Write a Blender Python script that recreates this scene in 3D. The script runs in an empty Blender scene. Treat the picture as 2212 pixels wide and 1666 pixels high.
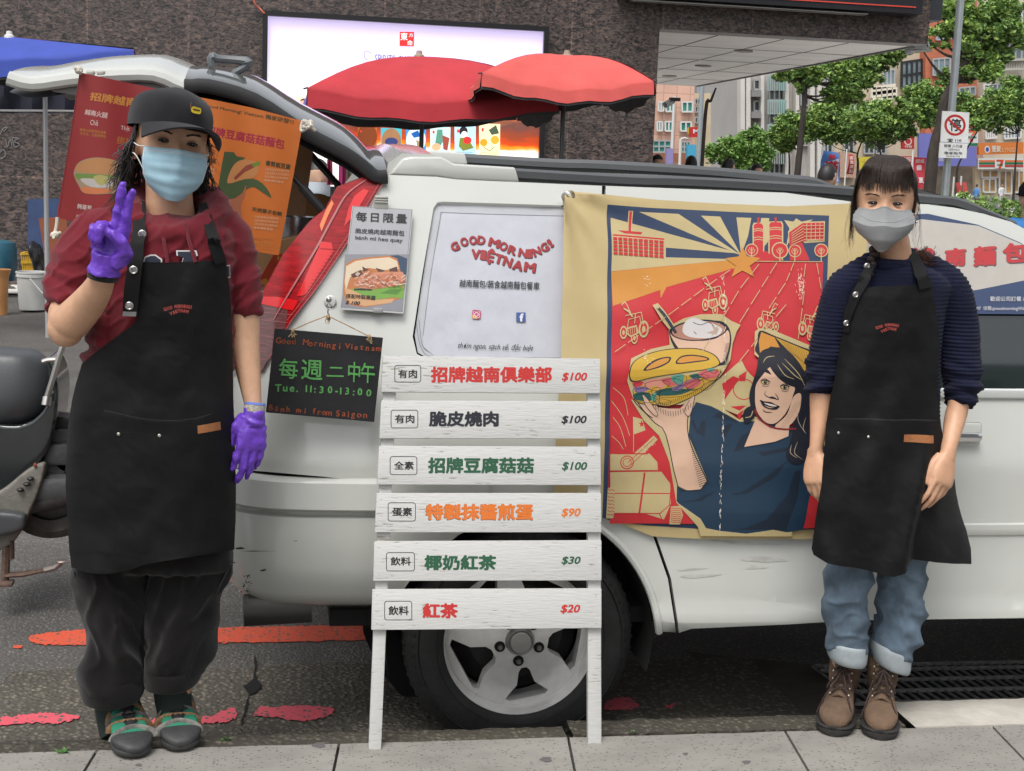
import bpy,bmesh,math,random
import numpy as np
from mathutils import Vector,Matrix,noise
random.seed(11);RNG=np.random.default_rng(5)
sc=bpy.context.scene;COL=sc.collection
# ---------------------------------------------------------------- camera
W,H,F,HC=2211.,1666.,3000.,1.55
YAW,PIT,ROL=math.radians(9.5),math.atan(463/3000),0.04
_R=Matrix.Rotation(-YAW,3,'Z') @ Matrix.Rotation(math.pi/2-PIT,3,'X') @ Matrix.Rotation(ROL,3,'Z')
R=np.array(_R);CAM=np.array([0,0,HC])
cd=bpy.data.cameras.new('camera');cam=bpy.data.objects.new('camera',cd);COL.objects.link(cam)
cam.matrix_world=Matrix.Translation((0,0,HC)) @ _R.to_4x4()
cd.sensor_width=36;cd.lens=36*F/W;cd.clip_end=1500;cd.clip_start=0.05
sc.camera=cam
# ---------------------------------------------------------------- sky, sun, exposure
SUN_EL,SUN_ROT=math.radians(62),math.radians(212)
wd=bpy.data.worlds.new('World');sc.world=wd;wd.use_nodes=True
nt=wd.node_tree;bg=nt.nodes['Background']
sky=nt.nodes.new('ShaderNodeTexSky');sky.sky_type='NISHITA';sky.sun_disc=False
sky.sun_elevation=SUN_EL;sky.sun_rotation=SUN_ROT;sky.dust_density=4;sky.air_density=1.2;sky.ozone_density=1
hs=nt.nodes.new('ShaderNodeHueSaturation');hs.inputs['Saturation'].default_value=0.22
nt.links.new(sky.outputs[0],hs.inputs['Color']);nt.links.new(hs.outputs[0],bg.inputs[0])
bg.inputs[1].default_value=0.15
sl=bpy.data.lights.new('sun','SUN');sl.energy=1.4;sl.angle=math.radians(28);sl.color=(1,.97,.92)
so=bpy.data.objects.new('sun',sl);COL.objects.link(so)
sd=Vector((math.sin(SUN_ROT)*math.cos(SUN_EL),math.cos(SUN_ROT)*math.cos(SUN_EL),math.sin(SUN_EL)))
so.rotation_euler=sd.to_track_quat('Z','Y').to_euler();so.location=(0,-5,12)
vs=sc.view_settings;vs.view_transform='Standard';vs.look='None';vs.gamma=1;vs.exposure=0.45
# ---------------------------------------------------------------- measuring: photo pixel -> point in the place
def ray(x,y):return R @ np.array([(x-W/2)/F,(H/2-y)/F,-1.])
def onY(x,y,Y):d=ray(x,y);return CAM+d*(Y/d[1])
def onZ(x,y,z):d=ray(x,y);return CAM+d*((z-HC)/d[2])
def onP(x,y,p0,n):d=ray(x,y);return CAM+d*(np.dot(np.array(p0)-CAM,n)/np.dot(d,n))
def D(x0,y0):
    return lambda x,y:((x0+x/2.45)*.70729,(y0+y/2.45)*.70729)
RIGHT=np.array([math.cos(YAW),-math.sin(YAW),0]);FWD=np.array([math.sin(YAW),math.cos(YAW),0]);UP=np.array([0,0,1.])
def ppm(Y):return F/Y/1.0
def V3(*a):return np.array(a,float)
def lerp(a,b,t):return a+(b-a)*t
def sstep(a,b,x):t=np.clip((x-a)/(b-a),0,1);return t*t*(3-2*t)
def nz(p,s=1.,o=0):return noise.noise(Vector((p[0]*s+o,p[1]*s+o*.7,p[2]*s-o)))
def catmull(P,k,closed=False):
    P=np.asarray(P,float);n=len(P);out=[]
    for i in range(n if closed else n-1):
        if closed:a,b,c,d=P[i-1],P[i],P[(i+1) % n],P[(i+2) % n]
        else:a,b,c,d=P[max(i-1,0)],P[i],P[i+1],P[min(i+2,n-1)]
        for j in range(k):
            t=j/k
            out.append(.5*(2*b+(c-a)*t+(2*a-5*b+4*c-d)*t*t+(3*b-a-3*c+d)*t ** 3))
    if not closed:out.append(P[-1])
    return np.array(out)
# ---------------------------------------------------------------- materials
MATS={}
def mat(name,col,rough=.6,metal=0,var=0,vs_=8,bump=0,bs=60,coat=0,emit=0,spec=.5,alpha=None,trans=0,stretch=(1,1,1),col2=None,wave=None,speck=None,sheen=0,sss=0,vd=4):
    if name in MATS:return MATS[name]
    m=bpy.data.materials.new(name);m.use_nodes=True;N=m.node_tree.nodes;L=m.node_tree.links
    b=N['Principled BSDF'];MATS[name]=m
    c=(*col,1) if len(col) == 3 else col
    b.inputs['Base Color'].default_value=c;b.inputs['Roughness'].default_value=rough;b.inputs['Metallic'].default_value=metal
    b.inputs['Specular IOR Level'].default_value=spec;b.inputs['Coat Weight'].default_value=coat;b.inputs['Coat Roughness'].default_value=.08
    if trans:b.inputs['Transmission Weight'].default_value=trans
    if alpha is not None:b.inputs['Alpha'].default_value=alpha
    if sheen:b.inputs['Sheen Weight'].default_value=sheen
    if sss:b.inputs['Subsurface Weight'].default_value=sss;b.inputs['Subsurface Radius'].default_value=(.012,.005,.003);b.inputs['Subsurface Scale'].default_value=1.
    if emit:b.inputs['Emission Color'].default_value=c;b.inputs['Emission Strength'].default_value=emit
    tc=N.new('ShaderNodeTexCoord');mp=N.new('ShaderNodeMapping');mp.inputs['Scale'].default_value=stretch
    L.new(tc.outputs['Object'],mp.inputs[0]);src=None
    if var:
        n=N.new('ShaderNodeTexNoise');n.inputs['Scale'].default_value=vs_;n.inputs['Detail'].default_value=vd;n.inputs['Roughness'].default_value=.65
        L.new(mp.outputs[0],n.inputs['Vector'])
        rp=N.new('ShaderNodeValToRGB');rp.color_ramp.elements[0].position=.32;rp.color_ramp.elements[1].position=.68
        lo=[x*(1-var) for x in c[:3]] if col2 is None else col2
        hi=[min(1,x*(1+var*.6)) for x in c[:3]] if col2 is None else c[:3]
        rp.color_ramp.elements[0].color=(*lo,1);rp.color_ramp.elements[1].color=(*hi,1)
        L.new(n.outputs[0],rp.inputs[0]);src=rp.outputs[0]
    if speck:      # (scale, threshold, colour): small stones or chips
        v=N.new('ShaderNodeTexVoronoi');v.inputs['Scale'].default_value=speck[0];L.new(mp.outputs[0],v.inputs['Vector'])
        wn=N.new('ShaderNodeSeparateColor');L.new(v.outputs['Color'],wn.inputs[0])
        th=N.new('ShaderNodeMath');th.operation='GREATER_THAN';th.inputs[1].default_value=speck[1];L.new(wn.outputs[0],th.inputs[0])
        ds=N.new('ShaderNodeMath');ds.operation='LESS_THAN';ds.inputs[1].default_value=.42;L.new(v.outputs['Distance'],ds.inputs[0])
        mu=N.new('ShaderNodeMath');mu.operation='MULTIPLY';L.new(th.outputs[0],mu.inputs[0]);L.new(ds.outputs[0],mu.inputs[1])
        mx=N.new('ShaderNodeMix');mx.data_type='RGBA';L.new(mu.outputs[0],mx.inputs['Factor'])
        if src:L.new(src,mx.inputs['A'])
        else:mx.inputs['A'].default_value=c
        mx.inputs['B'].default_value=(*speck[2],1);src=mx.outputs['Result']
    if src:L.new(src,b.inputs['Base Color'])
    if src and emit:L.new(src,b.inputs['Emission Color'])
    h=None
    if bump:
        n2=N.new('ShaderNodeTexNoise');n2.inputs['Scale'].default_value=bs;n2.inputs['Detail'].default_value=5
        L.new(mp.outputs[0],n2.inputs['Vector']);h=n2.outputs[0]
    if wave:       # (axis, scale, strength) ribs or weave
        w=N.new('ShaderNodeTexWave');w.bands_direction=wave[0];w.inputs['Scale'].default_value=wave[1];w.inputs['Distortion'].default_value=wave[3] if len(wave) > 3 else .6
        w.inputs['Detail'].default_value=1;L.new(tc.outputs['Object'],w.inputs['Vector'])
        if h is None:h=w.outputs['Fac']
        else:
            ad=N.new('ShaderNodeMath');ad.operation='MULTIPLY_ADD';ad.inputs[1].default_value=wave[2];L.new(w.outputs['Fac'],ad.inputs[0]);L.new(h,ad.inputs[2]);h=ad.outputs[0]
    if h is not None:
        bp=N.new('ShaderNodeBump');bp.inputs['Strength'].default_value=bump or wave[2];bp.inputs['Distance'].default_value=.01
        L.new(h,bp.inputs['Height']);L.new(bp.outputs[0],b.inputs['Normal'])
    return m
def flat(name,rgb,rough=.6):return mat(name,rgb,rough,var=.06,vs_=14)
def s2l(r,g,b):
    f=lambda c:(c/255/12.92) if c/255 <= .04045 else ((c/255+.055)/1.055) ** 2.4
    return (f(r),f(g),f(b))
def ink(r,g,b,rough=.55):   # a printed colour named by its sRGB value
    return mat('print_%02x%02x%02x' % (r,g,b),tuple(c*.66 for c in s2l(r,g,b)),rough,var=.05,vs_=20)
# ---------------------------------------------------------------- mesh builder
class MB:
    def __init__(s):s.v=[];s.f=[];s.m=[];s.n=0
    def add(s,v,f,m=0):
        v=np.asarray(v,float).reshape(-1,3);s.v.append(v);s.f += [tuple(int(i)+s.n for i in q) for q in f];s.m += [m]*len(f);s.n += len(v);return s
    def box(s,c,d,rot=None,m=0,bev=0):
        d=np.array(d,float)/2
        if bev:
            b=bmesh.new();bmesh.ops.create_cube(b,size=1)
            for q in b.verts:q.co=Vector((q.co.x*2*d[0],q.co.y*2*d[1],q.co.z*2*d[2]))
            bmesh.ops.bevel(b,geom=b.edges[:],offset=bev,segments=2,profile=.5,affect='EDGES');b.verts.index_update()
            v=np.array([q.co[:] for q in b.verts]);f=[[q.index for q in fc.verts] for fc in b.faces];b.free()
        else:
            v=np.array([(x,y,z) for x in (-1,1) for y in (-1,1) for z in (-1,1)])*d
            f=[(0,1,3,2),(4,6,7,5),(0,4,5,1),(2,3,7,6),(0,2,6,4),(1,5,7,3)]
        if rot is not None:v=v @ np.array(rot).T
        return s.add(v+np.array(c),f,m)
    def beam(s,a,b,w,h,up=(0,0,1),m=0,bev=0):
        a=np.array(a,float);b=np.array(b,float);z=b-a;l=np.linalg.norm(z);z /= l
        x=np.cross(np.array(up,float),z)
        if np.linalg.norm(x) < 1e-6:x=np.array([1.,0,0])
        x /= np.linalg.norm(x);y=np.cross(z,x)
        return s.box((a+b)/2,(w,h,l),np.array([x,y,z]).T,m,bev)
    def loft(s,rings,m=0,cap=(True,True),closed=True):
        rings=np.asarray(rings,float);k,n=rings.shape[:2];f=[]
        for i in range(k-1):
            for j in range(n if closed else n-1):
                a=i*n+j;b=i*n+(j+1) % n;f.append((a,b,b+n,a+n))
        v=rings.reshape(-1,3)
        if closed:
            if cap[0]:v=np.vstack([v,rings[0].mean(0)]);c=len(v)-1;f += [(c,(j+1) % n,j) for j in range(n)]
            if cap[1]:v=np.vstack([v,rings[-1].mean(0)]);c=len(v)-1;o=(k-1)*n;f += [(c,o+j,o+(j+1) % n) for j in range(n)]
        return s.add(v,f,m)
    def tube(s,P,r,n=8,m=0,k=1,flat_=1.,up=None,cap=True):
        P=np.asarray(P,float);r=np.full(len(P),r) if np.isscalar(r) else np.asarray(r,float)
        if k > 1:
            q=catmull(np.hstack([P,r[:,None]]),k);P=q[:,:3];r=q[:,3]
        t=np.gradient(P,axis=0);t /= np.linalg.norm(t,axis=1)[:,None]+1e-12
        u=np.array(up,float) if up is not None else (np.array([0,0,1.]) if abs(t[0][2]) < .8 else np.array([1.,0,0]))
        rings=[];a=np.arange(n)/n*2*math.pi
        for p,d,q in zip(P,t,r):
            x=np.cross(u,d)
            if np.linalg.norm(x) < 1e-5:x=np.cross(np.array([.3,.9,.2]),d)
            x /= np.linalg.norm(x);y=np.cross(d,x)
            if up is None:u=y
            rings.append(p+q*(np.cos(a)[:,None]*x+flat_*np.sin(a)[:,None]*y))
        return s.loft(rings,m,(cap,cap))
    def cyl(s,a,b,r,r2=None,n=16,m=0):return s.tube([a,b],[r,r if r2 is None else r2],n,m)
    def lathe(s,prof,c,axis=(0,0,1),n=24,m=0,cap=(False,False)):
        z=np.array(axis,float);z /= np.linalg.norm(z);x=np.cross([0,1,.01] if abs(z[1]) < .9 else [1,0,0],z);x /= np.linalg.norm(x);y=np.cross(z,x)
        a=np.arange(n)/n*2*math.pi
        return s.loft([np.array(c)+z*h+r*(np.cos(a)[:,None]*x+np.sin(a)[:,None]*y) for r,h in prof],m,cap)
    def ell(s,c,r,n=20,k=12,ax=None,m=0):
        th=np.linspace(0,math.pi,k+1)[1:-1];a=np.arange(n)/n*2*math.pi
        A=np.eye(3) if ax is None else np.array(ax)
        rg=[np.array(c)+(np.stack([np.sin(t)*np.cos(a)*r[0],np.sin(t)*np.sin(a)*r[1],np.full(n,-np.cos(t)*r[2])],1)) @ A.T for t in th]
        s.add(np.zeros((0,3)),[]);s.loft(rg,m);return s
    def grid(s,G,m=0,mf=None):
        G=np.asarray(G,float);a,b=G.shape[:2];f=[(i*b+j,i*b+j+1,(i+1)*b+j+1,(i+1)*b+j) for i in range(a-1) for j in range(b-1)]
        if mf is None:return s.add(G.reshape(-1,3),f,m)
        n0=len(s.m);s.add(G.reshape(-1,3),f,m);q=0
        for i in range(a-1):
            for j in range(b-1):s.m[n0+q]=mf(i,j);q += 1
        return s
    def prism(s,poly,d,m=0):   # poly: 3-D outline, d: thickness vector
        P=np.asarray(poly,float);n=len(P);tri=[t[:] for t in _tess(P)]
        d=np.array(d,float);f=[tuple(t) for t in tri]+[tuple(i+n for i in t[::-1]) for t in tri]
        f += [(i,i+n,(i+1) % n+n,(i+1) % n) for i in range(n)]
        return s.add(np.vstack([P,P+d]),f,m)
    def poly(s,poly,m=0):
        P=np.asarray(poly,float);return s.add(P,_tess(P),m)
    def mesh(s,name='mesh'):
        me=bpy.data.meshes.new(name);V=np.vstack(s.v) if s.v else np.zeros((0,3))
        me.from_pydata(V.tolist(),[],s.f);me.polygons.foreach_set('material_index',s.m);me.update();return me
def _tess(P):
    P=np.asarray(P,float)
    from mathutils.geometry import tessellate_polygon
    return [tuple(t) for t in tessellate_polygon([[Vector(p) for p in P]])]
def origin(o):
    L=Vector((0,0,0))
    while o is not None:L=L+o.location;o=o.parent
    return L
def obj(name,mb,m,parent=None,smooth=35,loc=None,fix=True):
    me=mb.mesh(name) if isinstance(mb,MB) else mb
    me.name=name
    if loc is None and parent is None and len(me.vertices):
        co=np.empty(len(me.vertices)*3);me.vertices.foreach_get('co',co);co=co.reshape(-1,3)
        loc=((co[:,0].min()+co[:,0].max())/2,(co[:,1].min()+co[:,1].max())/2,co[:,2].min())
    o=bpy.data.objects.new(name,me);COL.objects.link(o)
    if parent is not None:o.parent=parent;L=origin(parent)
    else:o.location=loc;L=Vector(loc)
    me.transform(Matrix.Translation(-L))
    for q in (m if isinstance(m,(list,tuple)) else [m]):me.materials.append(q)
    if fix:
        b=bmesh.new();b.from_mesh(me);bmesh.ops.recalc_face_normals(b,faces=b.faces[:]);b.to_mesh(me);b.free()
    if smooth:
        me.polygons.foreach_set('use_smooth',[True]*len(me.polygons));me.set_sharp_from_angle(angle=math.radians(smooth))
    return o
def tag(o,label=None,cat=None,group=None,kind=None):
    for k,v in (('label',label),('category',cat),('group',group),('kind',kind)):
        if v:o[k]=v
    return o
def thing(name,loc,label,cat,group=None):
    o=bpy.data.objects.new(name,None);COL.objects.link(o);o.location=Vector([float(x) for x in loc]);o.empty_display_size=.1
    return tag(o,label,cat,group)
def copy_tree(o,parent=None):
    c=o.copy();COL.objects.link(c)
    if parent is not None:c.parent=parent
    for ch in [q for q in bpy.data.objects if q.parent == o]:copy_tree(ch,c)
    return c
def evaluated(mb,mods,name='tmp'):
    me=mb.mesh(name) if isinstance(mb,MB) else mb
    o=bpy.data.objects.new(name,me);COL.objects.link(o)
    for t,kw in mods:
        md=o.modifiers.new(t,t)
        for k,v in kw.items():setattr(md,k,v)
    dg=bpy.context.evaluated_depsgraph_get();dg.update()
    r=bpy.data.meshes.new_from_object(o.evaluated_get(dg));bpy.data.objects.remove(o);return r
def fuse(mb,vox=.006,sm=4,fac=.5):
    return evaluated(mb,[('REMESH',dict(mode='VOXEL',voxel_size=vox,use_smooth_shade=True)),('SMOOTH',dict(iterations=sm,factor=fac))])
def displace(me,fn):
    n=len(me.vertices);co=np.empty(n*3);no=np.empty(n*3);me.vertices.foreach_get('co',co)
    me.vertex_normals.foreach_get('vector',no);co=co.reshape(-1,3);no=no.reshape(-1,3)
    d=np.array([fn(p,q) for p,q in zip(co,no)])
    co=co+(no*d[:,None] if d.ndim == 1 else d);me.vertices.foreach_set('co',co.ravel());me.update();return me
def clean(poly):return [p for i,p in enumerate(poly) if abs(p[0]-poly[i-1][0])+abs(p[1]-poly[i-1][1]) > 1e-7]
def cut_poly(poly,step,holes=()):   # 2-D polygon -> (verts2d, faces) refined by a grid
    b=bmesh.new();poly=clean(poly)
    vs_=[b.verts.new((p[0],p[1],0)) for p in poly]
    from mathutils.geometry import tessellate_polygon
    loops=[[Vector((p[0],p[1],0)) for p in poly]]
    for hl in holes:
        hl=clean(hl);loops.append([Vector((p[0],p[1],0)) for p in hl]);vs_ += [b.verts.new((p[0],p[1],0)) for p in hl]
    for t in tessellate_polygon(loops):
        try:b.faces.new([vs_[i] for i in t])
        except ValueError:pass
    if step:
        P=np.array([v.co[:2] for v in b.verts])
        for ax in (0,1):
            lo,hi=P[:,ax].min(),P[:,ax].max();n=math.ceil((hi-lo)/step)
            for i in range(1,n):
                c=[0,0,0];c[ax]=lo+(hi-lo)*i/n;nn=[0,0,0];nn[ax]=1
                bmesh.ops.bisect_plane(b,geom=b.verts[:]+b.edges[:]+b.faces[:],plane_co=c,plane_no=nn)
    bmesh.ops.triangulate(b,faces=[f for f in b.faces if len(f.verts) > 4])
    b.verts.index_update();v=[tuple(q.co[:2]) for q in b.verts];f=[[q.index for q in fc.verts] for fc in b.faces];b.free();return v,f
def grid_cut(v,f,st):
    b=bmesh.new();vv=[b.verts.new((p[0],p[1],0)) for p in v]
    for q in f:
        try:b.faces.new([vv[i] for i in q])
        except ValueError:pass
    P=np.array(v,float)[:,:2]
    for val,no in ((P[:,0],(1,0,0)),(P[:,1],(0,1,0)),(P[:,0]-P[:,1],(1,-1,0))):
        for i in range(math.floor(val.min()/st)+1,math.ceil(val.max()/st)):
            co=(i*st,0,0) if no[0] else (0,i*st,0)
            bmesh.ops.bisect_plane(b,geom=b.verts[:]+b.edges[:]+b.faces[:],plane_co=co,plane_no=no,dist=1e-5)
    b.verts.index_update();v=[tuple(q.co[:2]) for q in b.verts];f=[[q.index for q in fc.verts] for fc in b.faces];b.free();return v,f
class Art:      # a printed sheet: a surface function of photo pixels, with flat inks laid on it
    def __init__(s,surf,step=None,lift=.0006):
        s.surf0=surf;s.mb=MB();s.mats=[];s.step=step;s.lift=lift;s.k=0;s.cache={}
        s.surf=s.facet if step else surf
    def corner(s,i,j):
        k=(i,j)
        if k not in s.cache:p=np.array(s.surf0(i*s.step,j*s.step,0));s.cache[k]=(p,np.array(s.surf0(i*s.step,j*s.step,.01))-p)
        return s.cache[k]
    def facet(s,x,y,l=0):
        a,b=x/s.step,y/s.step;i,j=math.floor(a),math.floor(b);u,v=a-i,b-j
        p0,d=s.corner(i,j);p2=s.corner(i+1,j+1)[0]
        if u >= v:p1=s.corner(i+1,j)[0];p=p0+(p1-p0)*u+(p2-p1)*v
        else:p1=s.corner(i,j+1)[0];p=p0+(p1-p0)*v+(p2-p1)*u
        return p+d*(l/.01)
    def mi(s,m):
        if m not in s.mats:s.mats.append(m)
        return s.mats.index(m)
    def put(s,v,f,m,lay=None):
        if lay is None:s.k += 1;lay=s.k*.25
        if len(v):
            if s.step:v,f=grid_cut(v,f,s.step)
            s.mb.add([s.surf(x,y,s.lift*lay) for x,y in v],f,s.mi(m))
    def poly(s,p,m,lay=None,holes=()):v,f=cut_poly(p,None,holes);s.put(v,f,m,lay)
    def rect(s,x0,y0,x1,y1,m,lay=None):s.poly([(x0,y0),(x1,y0),(x1,y1),(x0,y1)],m,lay)
    def ell(s,cx,cy,rx,ry,m,lay=None,n=28,a=0):s.poly([(cx+rx*math.cos(t)*math.cos(a)-ry*math.sin(t)*math.sin(a),cy+rx*math.cos(t)*math.sin(a)+ry*math.sin(t)*math.cos(a)) for t in np.arange(n)/n*2*math.pi],m,lay)
    def line(s,P,w,m,lay=None,k=1,taper=False):
        P=np.asarray(P,float)
        if k > 1:P=catmull(P,k)
        t=np.gradient(P,axis=0);t /= np.linalg.norm(t,axis=1)[:,None]+1e-9;n=np.stack([-t[:,1],t[:,0]],1)
        ww=np.full(len(P),w/2.)
        if taper:ww=ww*(np.sin(np.linspace(.15,math.pi-.15,len(P))) ** .7)
        a=P+n*ww[:,None];b=P-n*ww[:,None];q=len(P)
        s.put(np.vstack([a,b]).tolist(),[(i,i+1,q+i+1,q+i) for i in range(q-1)],m,lay)
    def ring(s,cx,cy,r,w,m,lay=None,n=32):
        a=np.arange(n+1)/n*2*math.pi;s.line([(cx+r*math.cos(t),cy+r*math.sin(t)) for t in a],w,m,lay)
    def text(s,body,quad,m,bold=0,shear=0,lay=None,space=1.,arc=None):
        # quad: (x0,y0) top-left, (x1,y1) top-right, (x2,y2) bottom-right, (x3,y3) bottom-left of the ink's box
        v,f=text2d(body,0,shear,space)
        if not len(v):return
        lo=v.min(0)-bold;sz=v.max(0)+bold-lo;q=np.array(quad,float)
        if lay is None:s.k += 1;lay=s.k*.25
        for n_,(dx,dy) in enumerate(((0,0),(1,.3),(-1,-.3),(.3,-1),(-.3,1),(.7,.7),(-.7,-.7),(.7,-.7),(-.7,.7)) if bold > .006 else ((0,0),)):
            u=(v+np.array((dx,dy))*bold-lo)/np.maximum(sz,1e-6);out=[]
            for a,b in u:out.append(tuple((q[0]*(1-a)+q[1]*a)*b+(q[3]*(1-a)+q[2]*a)*(1-b)))
            s.put(out,f,m,lay+n_*.03)
    def tx(s,body,x,y,h,m,bold=0,shear=0,slope=0,lean=0,width=None,lay=None,space=1.,arc=None):
        v,f=text2d(body,bold,shear,space);sz=v.max(0)-v.min(0);w=width or h*sz[0]/sz[1]
        s.text(body,[(x,y),(x+w,y+slope*w),(x+w-lean*h,y+slope*w+h),(x-lean*h,y+h)],m,bold,shear,lay,space,arc)
    def obj(s,name,parent=None,loc=None):return obj(name,s.mb,s.mats,parent,smooth=60,loc=loc,fix=False)
_TX={}
def text2d(body,bold=0,shear=0,space=1.):
    k=(body,bold,shear,space)
    if k in _TX:return _TX[k]
    c=bpy.data.curves.new('txt','FONT');c.body=body;c.size=1;c.offset=bold;c.shear=shear;c.space_character=space;c.resolution_u=3;c.fill_mode='FRONT'
    o=bpy.data.objects.new('txt',c);COL.objects.link(o)
    dg=bpy.context.evaluated_depsgraph_get();dg.update();me=bpy.data.meshes.new_from_object(o.evaluated_get(dg))
    v=np.array([q.co[:2] for q in me.vertices]).reshape(-1,2);f=[tuple(p.vertices) for p in me.polygons]
    bpy.data.objects.remove(o);bpy.data.meshes.remove(me);_TX[k]=(v,f);return v,f
def planar(p0,n,lift_dir=None,wave=None):
    n=np.array(n,float);n /= np.linalg.norm(n);toward=n if np.dot(n,CAM-np.array(p0)) > 0 else-n
    def s(x,y,l=0):
        p=onP(x,y,p0,n)
        if wave:p=p+toward*wave(p)
        return p+toward*l
    return s
# ================================================================ THE SETTING
def pebble(name,cols,scale,bump=.6,rough=.85,paint=None,var2=.3):
    if name in MATS:return MATS[name]
    m=bpy.data.materials.new(name);m.use_nodes=True;MATS[name]=m;N=m.node_tree.nodes;L=m.node_tree.links;b=N['Principled BSDF']
    tc=N.new('ShaderNodeTexCoord');v=N.new('ShaderNodeTexVoronoi');v.inputs['Scale'].default_value=scale;v.inputs['Randomness'].default_value=1
    wv=N.new('ShaderNodeTexNoise');wv.inputs['Scale'].default_value=scale*.6;wv.inputs['Detail'].default_value=2
    mxv=N.new('ShaderNodeVectorMath');mxv.operation='MULTIPLY_ADD';mxv.inputs[1].default_value=(.012,)*3
    L.new(tc.outputs['Object'],wv.inputs['Vector']);L.new(wv.outputs['Color'],mxv.inputs[0]);L.new(tc.outputs['Object'],mxv.inputs[2]);L.new(mxv.outputs[0],v.inputs['Vector'])
    sp=N.new('ShaderNodeSeparateColor');L.new(v.outputs['Color'],sp.inputs[0])
    r=N.new('ShaderNodeValToRGB');L.new(sp.outputs[0],r.inputs[0]);el=r.color_ramp.elements
    el[0].color=(*cols[0],1);el[1].color=(*cols[-1],1)
    for i,c in enumerate(cols[1:-1]):e=el.new((i+1)/(len(cols)-1));e.color=(*c,1)
    dr=N.new('ShaderNodeValToRGB');dr.color_ramp.elements[0].position=.15;dr.color_ramp.elements[0].color=(1,1,1,1);dr.color_ramp.elements[1].position=.62;dr.color_ramp.elements[1].color=(0,0,0,1)
    L.new(v.outputs['Distance'],dr.inputs[0])
    mx=N.new('ShaderNodeMix');mx.data_type='RGBA';L.new(dr.outputs[0],mx.inputs['Factor']);mx.inputs['A'].default_value=(*[c*.62 for c in cols[1]],1);L.new(r.outputs[0],mx.inputs['B'])
    n=N.new('ShaderNodeTexNoise');n.inputs['Scale'].default_value=1.7;n.inputs['Detail'].default_value=6;L.new(tc.outputs['Object'],n.inputs['Vector'])
    m2=N.new('ShaderNodeMix');m2.data_type='RGBA';m2.blend_type='MULTIPLY';m2.inputs['Factor'].default_value=1
    rr=N.new('ShaderNodeValToRGB');rr.color_ramp.elements[0].color=(1-var2,)*3+(1,);rr.color_ramp.elements[0].position=.35;rr.color_ramp.elements[1].position=.65;L.new(n.outputs[0],rr.inputs[0])
    L.new(mx.outputs['Result'],m2.inputs['A']);L.new(rr.outputs[0],m2.inputs['B']);L.new(m2.outputs['Result'],b.inputs['Base Color'])
    bp=N.new('ShaderNodeBump');bp.inputs['Strength'].default_value=bump;bp.inputs['Distance'].default_value=.006;L.new(dr.outputs[0],bp.inputs['Height']);L.new(bp.outputs[0],b.inputs['Normal'])
    b.inputs['Roughness'].default_value=rough;return m
ROADZ=-.2
M_asph=pebble('asphalt',[(.095,.089,.082),(.14,.131,.121),(.17,.159,.146),(.27,.252,.228)],85,.6)
M_gut=pebble('gutter_concrete',[(.075,.066,.052),(.12,.107,.084),(.15,.134,.105),(.25,.22,.17),(.12,.118,.11)],58,.8)
M_kerb=pebble('kerb_concrete',[(.055,.048,.036),(.085,.074,.054),(.11,.10,.075),(.18,.16,.12)],60,.7)
M_pave=mat('paving',(.240,.228,.205),.8,var=.2,vs_=5,bump=.25,bs=140,speck=(150,.86,(.09,.082,.075)),stretch=(.7,1.4,1),vd=8)
g=MB();g.grid([[(x,y,ROADZ) for y in (3.65,8,30,120,420)] for x in (-160,-20,0,20,60,300)]);tag(obj('road',g,M_asph,smooth=0),kind='structure')
g=MB()
xs=np.linspace(-.9,1.72,40);G=[]
for x in xs:   # the gutter strip: its back edge is ragged
    e=4.72+.05*nz((x,0,0),3)+.02*nz((x,1,0),13);G.append([(x,3.66,ROADZ+.008),(x,4.2,ROADZ+.008),(x,e,ROADZ+.007),(x,e+.03,ROADZ-.001)])
g.grid(G);tag(obj('gutter',g,M_gut,smooth=0),kind='structure')
def blot(P,n=6,amp=2.2,seed=0):
    P=catmull(P,n,True);out=[]
    for x,y in P:out.append((x+amp*nz((x,y,seed),.11),y+amp*.7*nz((x,y,seed+5),.13)+amp*.5*nz((x,y,seed+2),.47)))
    return out
# crack and hole in the gutter
M_black=mat('black_void',(.006,.006,.006),.95)
def gpoly(P,z,name,m,parent=None):g=MB();g.poly([onZ(x,y,z) for x,y in P],0);return obj(name,g,m,parent,smooth=0)
d5,d6,d7,d8=D(0,1675),D(700,1675),D(1500,1675),D(2226,1675)
cr=[d6(*p) for p in ((195,800),(208,870),(200,940),(225,990),(235,1030),(195,1075),(160,1100),(140,1170),(118,1240),(100,1315),(85,1318),(108,1220),(130,1140),(150,1085),(105,1035),(150,1000),(182,960),(188,900),(186,830))]
tag(gpoly(blot(cr,3,4,3),ROADZ+.0125,'road_crack',M_black),kind='structure')
# sidewalk: slabs with open joints, back to behind the camera
J=[onZ(207,1629,0),onZ(738,1609,0),onZ(1231,1589,0),onZ(1703,1580,0),onZ(2146,1570,0)]
J2=[onZ(185,1666,0),onZ(717,1666,0),onZ(1259,1660,0),onZ(1777,1664,0),onZ(2211,1617,0)]
Yk=3.59;w=MB();jx=[J[0][0]+.633*k for k in range(-6,10)];slope=(J2[2][0]-J[2][0])/(J2[2][1]-J[2][1])
for r in range(5):
    y1=Yk-.62*r;y0=y1-.62
    for a,b in zip(jx[:-1],jx[1:]):
        q=[(xx+(yy-Yk)*.12,yy) for xx,yy in ((a+.004,y0+.004),(b-.004,y0+.004),(b-.004,y1-.002),(a+.004,y1-.002))]
        n0=8;top=[];e=.5
        w.prism([(x,y+(.006*nz((x,y,3),9) if y > y1-.01 else 0),0) for x,y in [q[0],q[1]]+[tuple(np.array(q[1])*(1-t)+np.array(q[2])*t) for t in (.5,)]+[tuple(np.array(q[2])*(1-t)+np.array(q[3])*t) for t in np.linspace(0,1,14)]],(0,0,-.19))
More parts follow.
